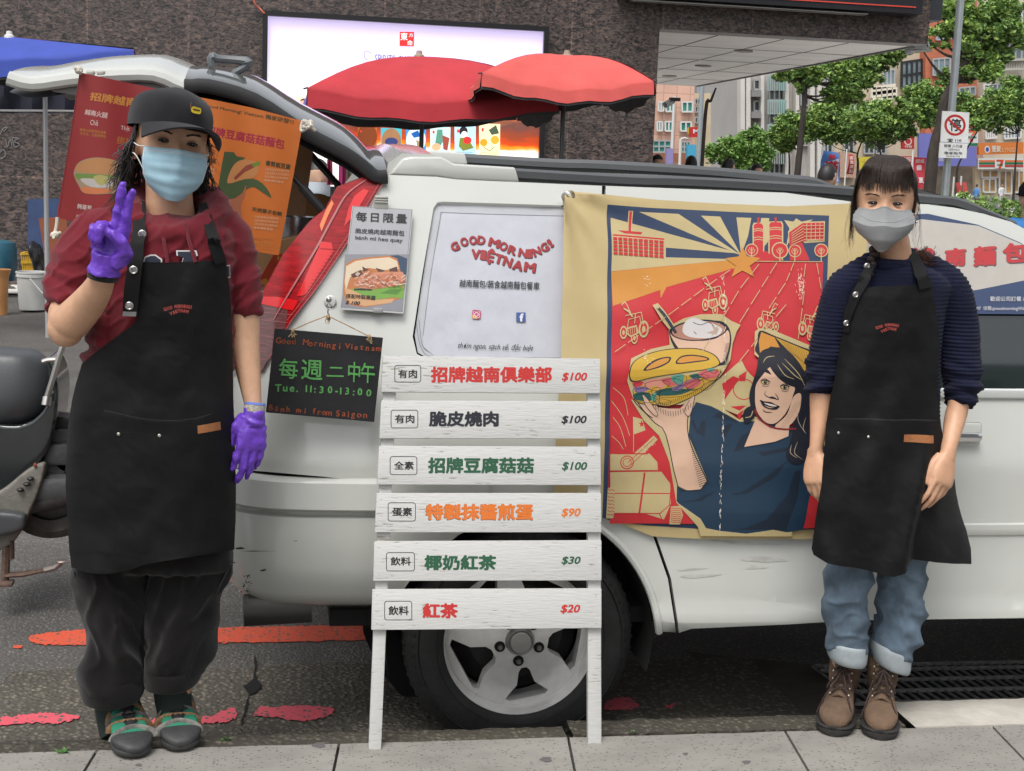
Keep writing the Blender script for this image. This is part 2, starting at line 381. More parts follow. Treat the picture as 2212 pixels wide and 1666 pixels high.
tag(obj('sidewalk',w,M_pave,smooth=0),kind='structure')
s_=MB();s_.box((0,-8,-.12),(60,23.16,.19));tag(obj('sidewalk_bed',s_,mat('paving_bed',(.09,.085,.08),.9,var=.2),smooth=0),kind='structure')
# kerb strip behind the slabs
def kerb(x0,x1,z,m,name,w0=Yk,w1=3.705,amp=.006):
    g=MB();G=[]
    for x in np.linspace(x0,x1,int((x1-x0)/.02)):
        f=lambda k:amp*nz((x,k,0),14)+amp*.6*nz((x,k,2),45)
        G.append([(x,w0+.002,z-.03),(x,w0+.006,z+f(0)*.4),(x,lerp(w0,w1,.5),z+f(1)),(x,w1-.012,z+f(2)),(x,w1+f(3),z-.012),(x,w1+.004+f(4),z-.07),(x,w1+.008,ROADZ-.01)])
    g.grid(G);return tag(obj(name,g,m,smooth=60),kind='structure')
kx=onZ(1225,1575,0)[0]
kerb(-1.4,kx-.006,-.012,M_kerb,'kerb');kerb(kx+.006,1.80,.004,M_kerb,'kerb_stone')
M_wk=mat('kerb_white_paint',(.46,.43,.38),.75,var=.18,vs_=9,bump=.3,bs=50)
kerb(1.83,3.6,.0,M_wk,'kerb_white',Yk,3.80,.004)
# paint lines
M_red=mat('red_road_paint',s2l(205,76,46),.7,var=.28,vs_=30,bump=.5,bs=70,col2=s2l(196,84,60),speck=(60,.70,(.13,.09,.075)))
M_pink=mat('pink_road_paint',s2l(206,84,98),.75,var=.3,vs_=70,col2=s2l(200,80,92),bump=.4,bs=70,speck=(60,.66,(.11,.095,.08)))
rl=[(62,1376),(110,1366),(180,1360),(260,1358),(400,1357),(520,1355),(600,1353),(700,1351),(860,1350),(1200,1346),(1215,1370),(1000,1374),(780,1382),(640,1386),(520,1388),(420,1388),(300,1390),(180,1393),(110,1393),(75,1388)]
tag(gpoly(blot(rl,14,4),ROADZ+.004,'red_line',M_red),kind='structure')
tag(gpoly(blot([d5(95,732),d5(130,722),d5(168,728),d5(150,745),d5(110,745)],4,1),ROADZ+.004,'red_paint_drop',M_red),kind='structure')
for k,P in enumerate([[(-40,1552),(20,1548),(70,1542),(110,1541),(170,1545),(160,1553),(120,1562),(60,1562),(-40,1568)],
        [(310,1562),(335,1553),(365,1551),(350,1562),(322,1566)],[(430,1556),(470,1540),(506,1528),(508,1548),(490,1558),(445,1562)],
        [(551,1545),(560,1528),(600,1526),(640,1524),(716,1528),(705,1548),(660,1556),(600,1550)],[(1310,1516),(1340,1505),(1370,1512),(1376,1528),(1345,1532),(1305,1532)],[(1438,1522),(1454,1520),(1452,1530),(1440,1528)]]):
    tag(gpoly(blot(P,12,6,k),ROADZ+.0125,'pink_line',M_pink),kind='structure')
# drain grate
M_iron=mat('grate_iron',(.26,.26,.25),.5,.3,var=.4,vs_=40)
gr=thing('drain_grate',(2.2,4.4,ROADZ),'dark steel drain grate with slanted bars behind the white kerb','drain grate')
p=MB();p.box((2.44,4.42,ROADZ+.002),(1.02,.40,.002));obj('drain_pit',p,M_black,gr,smooth=0)
b_=MB()
for y in (4.24,4.345,4.45,4.55,4.60):b_.box((2.44,y,ROADZ+.012),(1.02,.009,.012))
for i in range(28):
    x=1.95+i*.036;b_.beam((x+.012,4.235,ROADZ+.010),(x-.03,4.605,ROADZ+.010),.0045,.008)
obj('grate_bars',b_,M_iron,gr,smooth=0)
f_=MB();f_.poly([(1.66,4.10,ROADZ+.003),(1.93,4.10,ROADZ+.003),(1.93,4.64,ROADZ+.003),(1.50,4.80,ROADZ+.003)]);obj('drain_frame',f_,mat('drain_concrete',(.07,.06,.05),.9,var=.3),gr,smooth=0)
# weeds and small leaves in the joints
M_weed=mat('weed_leaf',(.06,.17,.03),.6,var=.4,vs_=60)
def weed(x,y,n,sz,z=0,label=''):
    c=onZ(x,y,z);g=MB()
    for i in range(n):
        a=random.random()*6.28;r=sz*random.uniform(.4,1);d=V3(math.cos(a),math.sin(a)*.6,random.uniform(.3,1.0))*r;sd=V3(-math.sin(a),math.cos(a),0)*r*.28
        b0=c+V3(random.uniform(-1,1),random.uniform(-.5,.5),0)*sz*.7
        g.add([b0,b0+d*.5+sd,b0+d+V3(0,0,-.2*r),b0+d*.5-sd],[(0,1,2,3)])
    tag(obj('weed',g,M_weed,smooth=0),label,'weed','weeds in the paving joints')
weed(132,1626,26,.016,0,'bright green weed sprouting at the slab edge near the left corner')
weed(488,1598,20,.013,-.012,'thin weed in the kerb gap beside the sandals');weed(1362,1584,26,.012,0,'row of tiny weeds in the kerb joint right of the menu stand leg');weed(1470,1582,16,.010,0,'sparse tiny weed in the kerb joint between menu stand and boots')
weed(1800,1574,12,.008,0,'tiny weed by the kerb beside the brown boots')

# ---------------------------------------------------------------- granite building behind the van
def granite():
    m=bpy.data.materials.new('granite');m.use_nodes=True;N=m.node_tree.nodes;L=m.node_tree.links;b=N['Principled BSDF']
    tc=N.new('ShaderNodeTexCoord');mp=N.new('ShaderNodeMapping');mp.inputs['Scale'].default_value=(.75,1,1.5);L.new(tc.outputs['Object'],mp.inputs[0])
    n=N.new('ShaderNodeTexNoise');n.inputs['Scale'].default_value=17;n.inputs['Detail'].default_value=5;n.inputs['Distortion'].default_value=1.4;n.inputs['Roughness'].default_value=.6;L.new(mp.outputs[0],n.inputs['Vector'])
    r=N.new('ShaderNodeValToRGB');L.new(n.outputs[0],r.inputs[0]);e=r.color_ramp.elements
    e[0].position=.38;e[0].color=(.020,.019,.020,1);e[1].position=.66;e[1].color=(.19,.135,.112,1);q=e.new(.47);q.color=(.062,.052,.049,1);q=e.new(.56);q.color=(.118,.09,.080,1)
    n2=N.new('ShaderNodeTexNoise');n2.inputs['Scale'].default_value=.5;n2.inputs['Detail'].default_value=3;L.new(tc.outputs['Object'],n2.inputs['Vector'])
    bt=N.new('ShaderNodeTexBrick');bt.offset=0;bt.inputs['Scale'].default_value=1;bt.inputs['Brick Width'].default_value=1.27;bt.inputs['Row Height'].default_value=1.42;bt.inputs['Mortar Size'].default_value=.011;bt.inputs['Color1'].default_value=(1,1,1,1);bt.inputs['Color2'].default_value=(.86,.86,.88,1);bt.inputs['Mortar'].default_value=(1.5,1.4,1.35,1)
    sx=N.new('ShaderNodeSeparateXYZ');cx=N.new('ShaderNodeCombineXYZ');L.new(tc.outputs['Object'],sx.inputs[0]);ad=N.new('ShaderNodeMath');L.new(sx.outputs[0],ad.inputs[0]);L.new(sx.outputs[1],ad.inputs[1]);L.new(ad.outputs[0],cx.inputs[0]);L.new(sx.outputs[2],cx.inputs[1]);L.new(cx.outputs[0],bt.inputs['Vector'])
    mx=N.new('ShaderNodeMix');mx.data_type='RGBA';mx.blend_type='MULTIPLY';mx.inputs['Factor'].default_value=1;L.new(r.outputs[0],mx.inputs['A']);L.new(bt.outputs[0],mx.inputs['B'])
    L.new(mx.outputs['Result'],b.inputs['Base Color']);b.inputs['Roughness'].default_value=.28
    return m
M_gran=granite();YW=19.
wx=onY(1417,200,YW)[0];fx=onY(2006,60,YW)[0];zs=onY(1700,79,YW)[2];ze=6.
gb=thing('granite_building',(0,YW,ROADZ),'dark brown granite building with a cantilevered corner and pale soffit','building')
m_=MB();m_.box(((wx-16)/2,YW+.25,(ze+ROADZ)/2),(wx+16,.5,ze-ROADZ));m_.box((wx-.25,YW+3.6,(zs+ROADZ)/2),(.5,6.2,zs-ROADZ));obj('wall',m_,M_gran,gb,smooth=0)
m_=MB();m_.box(((wx+fx)/2+.003,YW+.2,(zs+ze)/2),(fx-wx-.006,.4,ze-zs));m_.box((fx-.2,YW+5.9,(zs+.12+ze)/2),(.4,11,ze-zs-.12));obj('fascia',m_,M_gran,gb,smooth=0)
M_soff=mat('soffit_panel',(.80,.77,.73),.32,var=.16,vs_=1.1,stretch=(.35,2.2,1),vd=6)
m_=MB();m_.box(((wx+fx)/2,YW+5.9,zs+.04),(fx-wx-.02,10.98,.06));obj('soffit',m_,M_soff,gb,smooth=0)
m_=MB();M_dkl=mat('dark_seam',(.09,.085,.08),.6)
for fy in (2.3,4.6,6.9,9.2):m_.box(((wx+fx)/2,YW+fy,zs+.008),(fx-wx-.04,.018,.006))
for fr in (.25,.5,.75):m_.box((lerp(wx,fx,fr),YW+5.8,zs+.008),(.018,10.6,.0055))
m_.beam((fx-.03,YW+.4,zs+.004),(fx-.03,YW+11.2,zs+.004),.05,.03);obj('soffit_seam',m_,M_dkl,gb,smooth=0)
for (x,y) in ((1605,111),(1518,143),(1445,165),(1990,110)):
    c=onZ(x,y,zs);m_=MB();m_.lathe([(.02,.012),(.13,.012),(.15,.0),(.15,.02)],(c[0],c[1],zs-.01),n=20);obj('downlight',m_,mat('downlight_trim',(.25,.24,.22),.4),gb)
# dark sign boxes over the corner
sb=thing('sign_box',(*onY(1700,0,YW-.35)[:2],zs),'long dark sign box with a thin red stripe over the corner','sign box')
m_=MB();A=onY(1345,-3,YW-.35);B=onY(1991,31,YW-.35);m_.box(((A[0]+B[0])/2,YW-.18,B[2]+.9),(B[0]-A[0],.33,1.8));obj('sign_case',m_,mat('sign_case',(.02,.02,.024),.3,var=.2),sb)
m_=MB();m_.box(((A[0]+B[0])/2-.05,YW-.352,B[2]+.085),(B[0]-A[0]-.1,.01,.016));obj('stripe',m_,mat('red_stripe',(.62,.07,.05),.4),sb)
m_=MB();m_.box(((A[0]+B[0])/2-.3,YW-.18,B[2]-.035),(B[0]-A[0]-.9,.20,.012));obj('bottom_rail',m_,mat('rail_alu',(.5,.48,.46),.3,.7),sb)
c=onY(2020,22,YW+.1);m_=MB();m_.box((fx+.1,YW+.6,c[2]+.9),(.2,1.1,2.1));tag(obj('side_sign',m_,mat('side_sign',(.035,.037,.045),.35)),'dark slab sign on the end of the granite fascia','sign box')
# ---------------------------------------------------------------- backlit billboard
def glow_sky():
    m=bpy.data.materials.new('billboard_print');m.use_nodes=True;N=m.node_tree.nodes;L=m.node_tree.links;b=N['Principled BSDF']
    tc=N.new('ShaderNodeTexCoord');sx=N.new('ShaderNodeSeparateXYZ');L.new(tc.outputs['Generated'],sx.inputs[0])
    n=N.new('ShaderNodeTexNoise');n.inputs['Scale'].default_value=5;n.inputs['Detail'].default_value=7;mp=N.new('ShaderNodeMapping');mp.inputs['Scale'].default_value=(1.6,1,3.6);L.new(tc.outputs['Generated'],mp.inputs[0]);L.new(mp.outputs[0],n.inputs['Vector'])
    ma=N.new('ShaderNodeMath');ma.operation='MULTIPLY_ADD';ma.inputs[1].default_value=.16;L.new(n.outputs[0],ma.inputs[0]);L.new(sx.outputs[2],ma.inputs[2])
    su=N.new('ShaderNodeMath');su.operation='SUBTRACT';su.inputs[1].default_value=.08;L.new(ma.outputs[0],su.inputs[0])
    r=N.new('ShaderNodeValToRGB');L.new(su.outputs[0],r.inputs[0]);e=r.color_ramp.elements
    e[0].position=0;e[0].color=(*s2l(248,240,232),1);e[1].position=1;e[1].color=(*s2l(222,208,252),1)
    for p_,c in ((.235,(250,244,236)),(.27,(255,150,40)),(.31,(205,70,25)),(.35,(150,66,40)),(.42,(105,68,62)),(.48,(180,100,60)),(.53,(250,226,200)),(.58,(252,245,238)),(.65,(240,234,255)),(.8,(228,217,255))):
        q=e.new(p_);q.color=(*s2l(*c),1)
    L.new(r.outputs[0],b.inputs['Base Color']);L.new(r.outputs[0],b.inputs['Emission Color']);b.inputs['Emission Strength'].default_value=.5;b.inputs['Roughness'].default_value=.25;return m
M_glow=glow_sky();YB=YW-.10;bb=thing('billboard',onY(870,345,YB),'large backlit billboard with bottles and a sunset sky on the granite wall','billboard')
A=onY(578,38,YB);zb=onY(870,352,YB)[2]-.35;xr=onY(1168,200,YB)[0];xl=onY(577,160,YB)[0];zt=onY(870,52,YB)[2]
m_=MB();m_.box(((xl+xr)/2,YB+.02,(zt+zb)/2),(xr-xl,.03,zt-zb));obj('light_panel',m_,M_glow,bb,smooth=0)
m_=MB();t=.065
for c,d in ((((xl+xr)/2,zt+t/2),(xr-xl+2*t,t)),(((xl+xr)/2,zb-t/2),(xr-xl+2*t,t)),((xl-t/2,(zt+zb)/2),(t,zt-zb)),((xr+t/2,(zt+zb)/2),(t,zt-zb))):m_.box((c[0],YB,c[1]),(d[0],.14,d[1]))
obj('billboard_frame',m_,mat('frame_black',(.012,.012,.014),.35),bb,smooth=0)
def glow(rgb):return mat('backlit_%02x%02x%02x' % rgb,s2l(*rgb),.3,emit=.55,var=.08,vs_=6)
a=Art(planar((0,YB+.0,0),(0,-1,0)),lift=.003);d2=D(700,0)
P=[d2(*p) for p in ((1275,240),(1382,240),(1380,348),(1273,346))];a.poly(P,glow((222,48,48)))
Wg=glow((255,236,232))
a.text('東',[d2(1280,246),d2(1334,246),d2(1334,304),d2(1280,304)],Wg,.02);a.text('方',[d2(1342,250),d2(1376,250),d2(1375,280),d2(1342,280)],Wg,.01);a.text('命',[d2(1330,302),d2(1372,302),d2(1372,344),d2(1330,344)],Wg,.01)
a.text("SPIRITS  SHOP'SELECTION",[d2(1090,405),d2(1645,438),d2(1643,495),d2(1088,470)],glow((96,100,150)),-.004)
a.line([d2(*p) for p in ((1058,398),(1030,385),(1010,395),(1012,430),(1035,452))],1.0,glow((80,84,130)),k=4)
labs=[((960,955,1105,1110),(176,92,40)),((1133,958,1290,1190),(70,168,180)),((1320,955,1472,1178),(66,136,210)),((1502,950,1654,1160),(190,226,222)),((1684,938,1844,1165),(176,216,238)),((1868,925,2026,1172),(236,226,176))]
a.obj('billboard_print',bb)
for (x0,y0,x1,y1),c in labs:
    a=Art(planar((0,YB+.0,0),(0,-1,0)),lift=.003)
    f=lambda u,v:d2(x0+(x1-x0)*u,y0+(y1-y0)*v);sc_=.2887
    a.poly([f(0,0),f(1,.02),f(.985,.97),f(.5,1.0),f(.015,.96)],glow(c));k=c[0];cx,cy=f(.5,.42)
    if k in (70,66,176) and c != (176,216,238):
        a.ell(cx,cy,21,27,glow((150,110,76) if k == 70 else (210,232,236) if k == 66 else (120,60,30)))
        if k == 70:a.ell(cx,cy+2,14,9,glow((52,62,110)));a.poly([f(0,.74),f(1,.75),f(.985,.97),f(.5,1),f(.015,.96)],glow((238,160,46)))
        if k == 66:a.poly([f(.25,.2),f(.6,.1),f(.75,.3),f(.4,.35)],glow((30,90,160)));a.poly([f(.5,.4),f(.85,.55),f(.6,.8)],glow((158,128,90)))
    elif k == 190:a.poly([f(.35,.1),f(.6,.1),f(.65,.5),f(.4,.8),f(.25,.6)],glow((86,140,120)));a.ell(*f(.3,.72),10,8,glow((226,170,130)));a.poly([f(.6,.3),f(.95,.4),f(.85,.85),f(.65,.8)],glow((150,70,60)))
    elif k == 176:a.ell(*f(.42,.2),9,10,glow((40,36,44)));a.ell(*f(.46,.32),7,8,glow((250,226,210)));a.poly([f(.25,.42),f(.6,.4),f(.9,.75),f(.4,.85),f(.2,.7)],glow((120,124,50)));a.ell(*f(.6,.5),9,8,glow((220,50,50)))
    else:a.ell(*f(.22,.58),8,8,glow((238,150,40)));a.ell(*f(.75,.5),9,9,glow((240,160,50)));a.poly([f(.45,.2),f(.8,.05),f(.95,.3),f(.6,.35)],glow((70,84,66)));a.line([f(.2,.7),f(.5,.82),f(.7,.7)],1.2,glow((60,70,50)),k=4)
    if k in (190,176,236):a.rect(*f(.12,.14),*f(.22,.24),glow((214,60,60)))
    a.line([f(.1,.88),f(.85,.9)],.8,glow((70,110,130)));a.obj('printed_bottle',bb)
m_=MB();bc=onY(768,205,YB-.05)
m_.lathe([(.075,-.35),(.075,-.05),(.062,-.04),(.062,.14),(.0,.145)],onY(768,196,YB-.06),n=16);obj('bottle_neck',m_,mat('bottle_red',s2l(120,52,52),.3),bb)
# wire at the billboard corner
m_=MB();m_.tube([onY(546,-10,YW-.05),onY(550,8,YW-.06),onY(562,20,YW-.06),onY(571,29,YW-.2)],.012,6,k=5);tag(obj('wire',m_,mat('wire_red',(.5,.12,.08),.5)),'loose red wire dangling above the billboard corner','wire')
m_=MB()
for P in ([(0,292),(8,278),(16,276),(8,285)],[(12,300),(16,318),(22,302),(26,316)],[(26,298),(32,318),(42,312),(30,306),(40,300),(26,298)],[(0,330),(8,324),(12,336),(2,344)]):m_.tube([onY(x,y,YW-.012) for x,y in P],.008,5,k=5)
tag(obj('graffiti',m_,mat('chalk',(.17,.165,.16),.9)),'thin white scribble on the granite wall under the blue canopy','graffiti')

for x,y,r in ((1180,1640,13),(1612,1646,9),(690,1584+25,14),(1480,1628,6),(300,1652,7)):
    P=[onZ(x+r*math.cos(t)*(1+.25*math.sin(3*t+x)),y+r*.42*math.sin(t),.0012) for t in np.arange(18)/18*6.283];g=MB();g.poly(P);tag(obj('pavement_stain',g,mat('gum_stain',(.11,.105,.105),.7,var=.2,vs_=60),smooth=0),kind='structure')
# ================================================================ THE STREET BEYOND
c4=D(2226,0);c3=D(1500,0);d1=D(0,0);d2=D(700,0)
g=MB();g.grid([[(x,y,ROADZ+.02) for y in (YW-1.2,YW+14)] for x in (-12,16)]);tag(obj('arcade_bounce_paving',g,mat('arcade_bounce_paving',(.62,.60,.57),.5,var=.12,vs_=3),smooth=0),kind='structure')  # paving added under the building, kept pale and wide to bounce light onto the soffit
M_win=mat('window_glass',(.035,.05,.055),.08,spec=.8);M_gwin=mat('green_glass',s2l(60,140,128),.15,var=.3,vs_=.6);M_alu=mat('window_alu',(.42,.43,.43),.4,.3);M_wht=mat('window_white',(.62,.62,.6),.5)
M_bwin=mat('blue_grey_glass',s2l(120,138,146),.12,var=.35,vs_=.5)
def win(par,Y,p,nx=2,ny=1,fm=None,gm=None,fw=.05,name='window'):
    q=[onY(x,y,Y) for x,y in p];fm=fm or M_alu;gm=gm or M_win
    q=[q[0],q[1],q[2],q[3]];at=lambda u,v:(q[0]*(1-u)+q[1]*u)*(1-v)+(q[3]*(1-u)+q[2]*u)*v
    f=MB()
    for i in range(nx+1):u=i/nx;f.beam(at(u,-.01),at(u,1.01),fw,.12,(0,1,0))
    for j in range(ny+1):v=j/ny;f.beam(at(-.005,v)-V3(0,.004,0),at(1.005,v)-V3(0,.004,0),fw,.12,(0,1,0))
    o=obj(name,f,fm,par,smooth=0);g=MB();g.prism([at(0,0),at(1,0),at(1,1),at(0,1)],(0,.05,0));obj('pane',g,gm,o,smooth=0);return o
def block(name,Y,p,m,label,cat='building',depth=8,pname='wall'):
    q=[onY(x,y,Y) for x,y in p];t=thing(name,q[-1],label,cat);g=MB();g.prism(q,(0,depth,0));obj(pname,g,m,t,smooth=0);return t
def rc(f,x0,y0,x1,y1,s=0):return [f(x0,y0),f(x1,y0+s),f(x1,y1+s),f(x0,y1)]
def tile(name,rgb,sx,sy,mort=.7):
    m=mat(name,s2l(*rgb),.7,var=.10,vs_=.5);N=m.node_tree.nodes;L=m.node_tree.links;b=N['Principled BSDF'];src=b.inputs['Base Color'].links[0].from_socket
    tc=N.new('ShaderNodeTexCoord');s=N.new('ShaderNodeSeparateXYZ');c=N.new('ShaderNodeCombineXYZ');L.new(tc.outputs['Object'],s.inputs[0]);L.new(s.outputs[0],c.inputs[0]);L.new(s.outputs[2],c.inputs[1])
    t=N.new('ShaderNodeTexBrick');t.offset=.0;t.inputs['Scale'].default_value=1;t.inputs['Brick Width'].default_value=sx;t.inputs['Row Height'].default_value=sy;t.inputs['Mortar Size'].default_value=.02;t.inputs['Color1'].default_value=(1,1,1,1);t.inputs['Color2'].default_value=(.93,.93,.93,1);t.inputs['Mortar'].default_value=(mort,)*3+(1,)
    x=N.new('ShaderNodeMix');x.data_type='RGBA';x.blend_type='MULTIPLY';x.inputs['Factor'].default_value=1;L.new(c.outputs[0],t.inputs['Vector']);L.new(src,x.inputs['A']);L.new(t.outputs[0],x.inputs['B']);L.new(x.outputs['Result'],b.inputs['Base Color']);return m
# pink tiled office
B=block('tiled_building',62,rc(c3,1150,500,1520,1420),tile('pink_tile',(214,172,152),.62,.62),'pink tiled office block with green windows beside the granite corner')
for r in ((1250,765,1285,832),(1305,768,1365,836),(1425,765,1503,838),(1240,912,1275,980),(1300,912,1352,982),(1415,915,1492,982)):win(B,61.8,rc(c3,*r),2,1,M_wht,M_gwin,.07)
for r in ((1208,1055,1340,1140),(1420,1062,1482,1140)):win(B,61.8,rc(c3,*r),3,2,M_alu,M_gwin,.07,'shop_window')
a=Art(planar((0,61.7,0),(0,-1,0)),lift=.02);a.poly([c3(*p) for p in ((1195,1146),(1500,1150),(1500,1215),(1195,1215))],ink(176,112,84));a.obj('fascia_band',B)
# old narrow house between
B=block('narrow_house',66,rc(c3,1498,700,1640,1420),mat('old_plaster',s2l(206,190,160),.8,var=.2,vs_=.6),'narrow cream house with cage balconies behind the street lamp')
for y in (742,800,880):win(B,65.8,rc(c3,1505,y,1560,y+40),3,1,M_alu,M_win,.06)
# blue-grey hall and peach podium
B=block('grey_hall',105,rc(c3,1590,500,1900,850),mat('blue_grey_panel',s2l(138,150,162),.6,var=.08,vs_=.1),'windowless blue grey block above a peach coloured podium')
B=block('peach_building',92,rc(c3,1590,895,1862,1420),mat('peach_plaster',s2l(226,190,146),.8,var=.12,vs_=.3),'low peach building with a red roof storey and grey shutters')
g=MB();g.prism([onY(*p,92.5) for p in rc(c3,1600,840,1858,897)],(0,5,0));obj('roof_storey',g,mat('maroon_roof',s2l(128,74,70),.7,var=.2),B,smooth=0)
for i in range(4):win(B,91.8,rc(c3,1690+i*40,1040,1720+i*40,1110),1,2,M_alu,mat('shutter_grey',s2l(120,124,126),.5),.1)
win(B,91.8,rc(c3,1725,850,1845,892),3,1,M_wht,M_win,.1)
# grey ribbed apartment tower with glass balconies
B=block('ribbed_tower',78,rc(c4,60,480,720,1420),mat('tower_grey',s2l(180,176,172),.7,var=.1,vs_=.3),'grey apartment tower with vertical ribs and green glass balconies')
M_rib=mat('tower_rib',s2l(206,202,196),.65,var=.08,vs_=.3)
for x0,x1 in ((86,118),(128,160),(238,262),(418,446),(498,524),(606,640),(660,690)):
    g=MB();g.prism([onY(*p,77.4) for p in rc(c4,x0,480,x1,1420)],(0,.7,0));obj('rib',g,M_rib,B,smooth=0)
M_gl=mat('balcony_glass',s2l(140,186,178),.12,var=.15,vs_=.8)
for y in (570,748,930,1120):
    g=MB();g.prism([onY(*p,77.2) for p in rc(c4,290,y,424,y+110)],(0,.1,0));o=obj('balcony',g,M_gl if y < 1000 else mat('balcony_dark',s2l(78,96,92),.4),B,smooth=0)
    g=MB()
    for i in range(9):g.beam(onY(*c4(290+i*16.7,y),77.1),onY(*c4(290+i*16.7,y+110),77.1),.05,.05,(0,1,0))
    obj('balcony_rail',g,M_alu,o,smooth=0);win(B,77.8,rc(c4,300,y+105,410,y+178),3,1,M_alu,M_win,.08)
for y in (600,760,930):
    win(B,77.8,rc(c4,185,y,240,y+70),1,1,M_alu,M_win,.08);g=MB();g.prism([onY(*p,77.2) for p in rc(c4,172,y+75,240,y+125)],(0,.8,0));obj('ledge',g,mat('ledge_grey',s2l(130,128,128),.7),B,smooth=0)
for y in (560,700,860,1000):win(B,77.8,rc(c4,535,y,600,y+90),2,1,M_alu,M_win,.08)
# old cream apartments, brick block, right apartments
Yf=102
B=block('cream_apartment',Yf,rc(c4,690,300,1475,1450),mat('cream_tile',s2l(196,182,160),.75,var=.16,vs_=.35),'weathered cream apartment house with white balcony and dark framed windows')
for r in ((1150,530,1236,640),(1085,750,1200,800),(900,780,1010,860),(740,760,850,840),(700,600,800,700)):win(B,Yf-.3,rc(c4,*r,-8),3,1,M_alu,M_bwin,.12)
win(B,Yf-.5,rc(c4,1290,470,1440,665,-22),4,2,mat('window_black',(.02,.02,.02),.4),M_bwin,.16)
g=MB();f=lambda*p:onY(*c4(*p),Yf-.6)
for y in (648,690,735):g.beam(f(1068,y+14),f(1240,y-8),.25,.3,(0,1,0))
for i in range(5):x=1075+i*40;g.beam(f(x,655),f(x,735),.35,.3,(0,1,0))
obj('balcony_rail',g,mat('rail_white',s2l(222,214,196),.6,var=.1),B,smooth=0)
for i,x in enumerate((700,860,1010,1100)):win(B,Yf-.3,rc(c4,x,1030,x+70,1150),2,1,M_alu,M_win,.12,'shop_window')
g=MB();g.prism([onY(*p,Yf-.7) for p in rc(c4,830,1140,950,1330)],(0,.5,0));o=obj('arch',g,mat('arch_stone',s2l(180,150,130),.8,var=.2),B,smooth=0)
B=block('brick_building',Yf-1,rc(c4,1468,-40,1905,1450),tile('orange_brick',(190,112,84),.9,.35,.85),'orange brick apartment block above the violet shop sign')
for r in ((1525,445,1650,565),(1720,660,1840,720),(1550,200,1660,300),(1700,220,1820,320),(1740,420,1860,520)):win(B,Yf-1.3,rc(c4,*r,-10),3,1,M_alu,M_bwin,.12)
B=block('balcony_apartment',Yf-2,rc(c4,1900,-40,2330,1450),mat('beige_tile',s2l(198,190,174),.75,var=.16,vs_=.4),'beige apartment house with rows of window grilles at the far right')
for r in ((2005,315,2230,450),(1905,635,2070,715),(2110,600,2240,690),(2020,100,2230,220),(1920,960,2000,1040),(2060,960,2180,1040)):win(B,Yf-2.3,rc(c4,*r,-8),5,1,M_wht,M_bwin,.12)
for y in (455,235):
    g=MB();f=lambda*p:onY(*c4(*p),Yf-3)
    for i in range(14):g.beam(f(1985+i*18,y),f(1985+i*18,y+70),.07,.07,(0,1,0))
    for k in (0,70):g.beam(f(1980,y+k),f(2230,y+k-8),.18,.5,(0,1,0))
    obj('grille',g,mat('grille_grey',s2l(170,168,158),.6),B,smooth=0)
# shop signs and flags: each its own thing
def board(name,Y,p,rgb,label,cat='sign',depth=.25,parts=(),emit=0):
    q=[onY(x,y,Y) for x,y in p];t=thing(name,q[-1],label,cat);g=MB();g.prism(q,(0,depth,0));obj('board',g,ink(*rgb),t,smooth=0)
    a=Art(planar((0,Y,0),(0,-1,0)),lift=.04)
    for k in parts:k(a)
    if a.mb.n:a.obj('lettering',t)
    return t
T=lambda body,f,r,rgb,bold=.02:(lambda a:a.text(body,rc(f,*r),ink(*rgb),bold))
Rr=lambda f,r,rgb:(lambda a:a.poly(rc(f,*r),ink(*rgb)))
g=MB();g.prism([onY(*p,Yf-2.6) for p in rc(c4,1420,1240,1850,1460)],(0,.3,0));tag(obj('shop_front',g,mat('shop_dim',s2l(140,128,112),.7,var=.5,vs_=.6),smooth=0),'dim open shop front under the violet sign','shop front')
board('violet_sign',Yf-4,rc(c4,1418,1000,1850,1245),(132,134,214),'wide violet blue shop sign behind the leaning tree','shop sign',parts=[T('XKKKK',c4,(1548,1185,1640,1208),(226,226,246))])
board('orange_sign',Yf-4,rc(c4,1866,1072,2202,1160,-8),(240,138,60),'orange shop sign with white characters above the striped fascia','shop sign',parts=[lambda a:a.ell(*c4(1930,1120),6,8,ink(240,236,236)),lambda a:a.ell(*c4(1930,1120),3.6,5,ink(70,90,180)),T('豐聚',c4,(1962,1090,2030,1142),(250,238,220)),T('LYNSDI',c4,(2040,1106,2150,1138),(250,214,170),0)])
st=board('striped_shop_sign',Yf-4,rc(c4,1862,1185,2202,1268,-2),(238,236,232),'white convenience store fascia with orange green and red stripes','shop sign',parts=[Rr(c4,(1868,1200,2198,1214),(238,120,50)),Rr(c4,(1868,1216,2198,1232),(30,126,84)),Rr(c4,(1868,1236,2198,1250),(214,52,46)),Rr(c4,(1985,1192,2060,1262),(238,236,232)),
    lambda a:a.poly([c4(*p) for p in ((1996,1196),(2050,1196),(2050,1208),(2030,1262),(2010,1262),(2028,1212),(1996,1212))],ink(224,80,44)),T('ELEVEN',c4,(2004,1228,2044,1240),(30,110,80),.04)])
board('vertical_shop_sign',Yf-6,rc(c4,1786,962,1862,1096),(240,240,238),'white upright convenience store sign with a red and orange seven','shop sign',parts=[lambda a:a.poly([c4(*p) for p in ((1790,975),(1850,968),(1850,990),(1826,1018),(1806,1018),(1828,992),(1790,996))],ink(238,110,50)),T('ELEVEN',c4,(1786,1020,1848,1036),(30,120,84),.05),lambda a:a.poly([c4(*p) for p in ((1800,1040),(1822,1038),(1822,1062),(1800,1064))],ink(220,50,44)),Rr(c4,(1790,1072,1858,1092),(30,130,84))])
B=block('corner_shop',Yf-3,rc(c4,1840,1262,2330,1470),mat('shop_cream',s2l(214,196,164),.7,var=.12,vs_=.5),'cream convenience shop front with warm lit interior','shop front',.4)
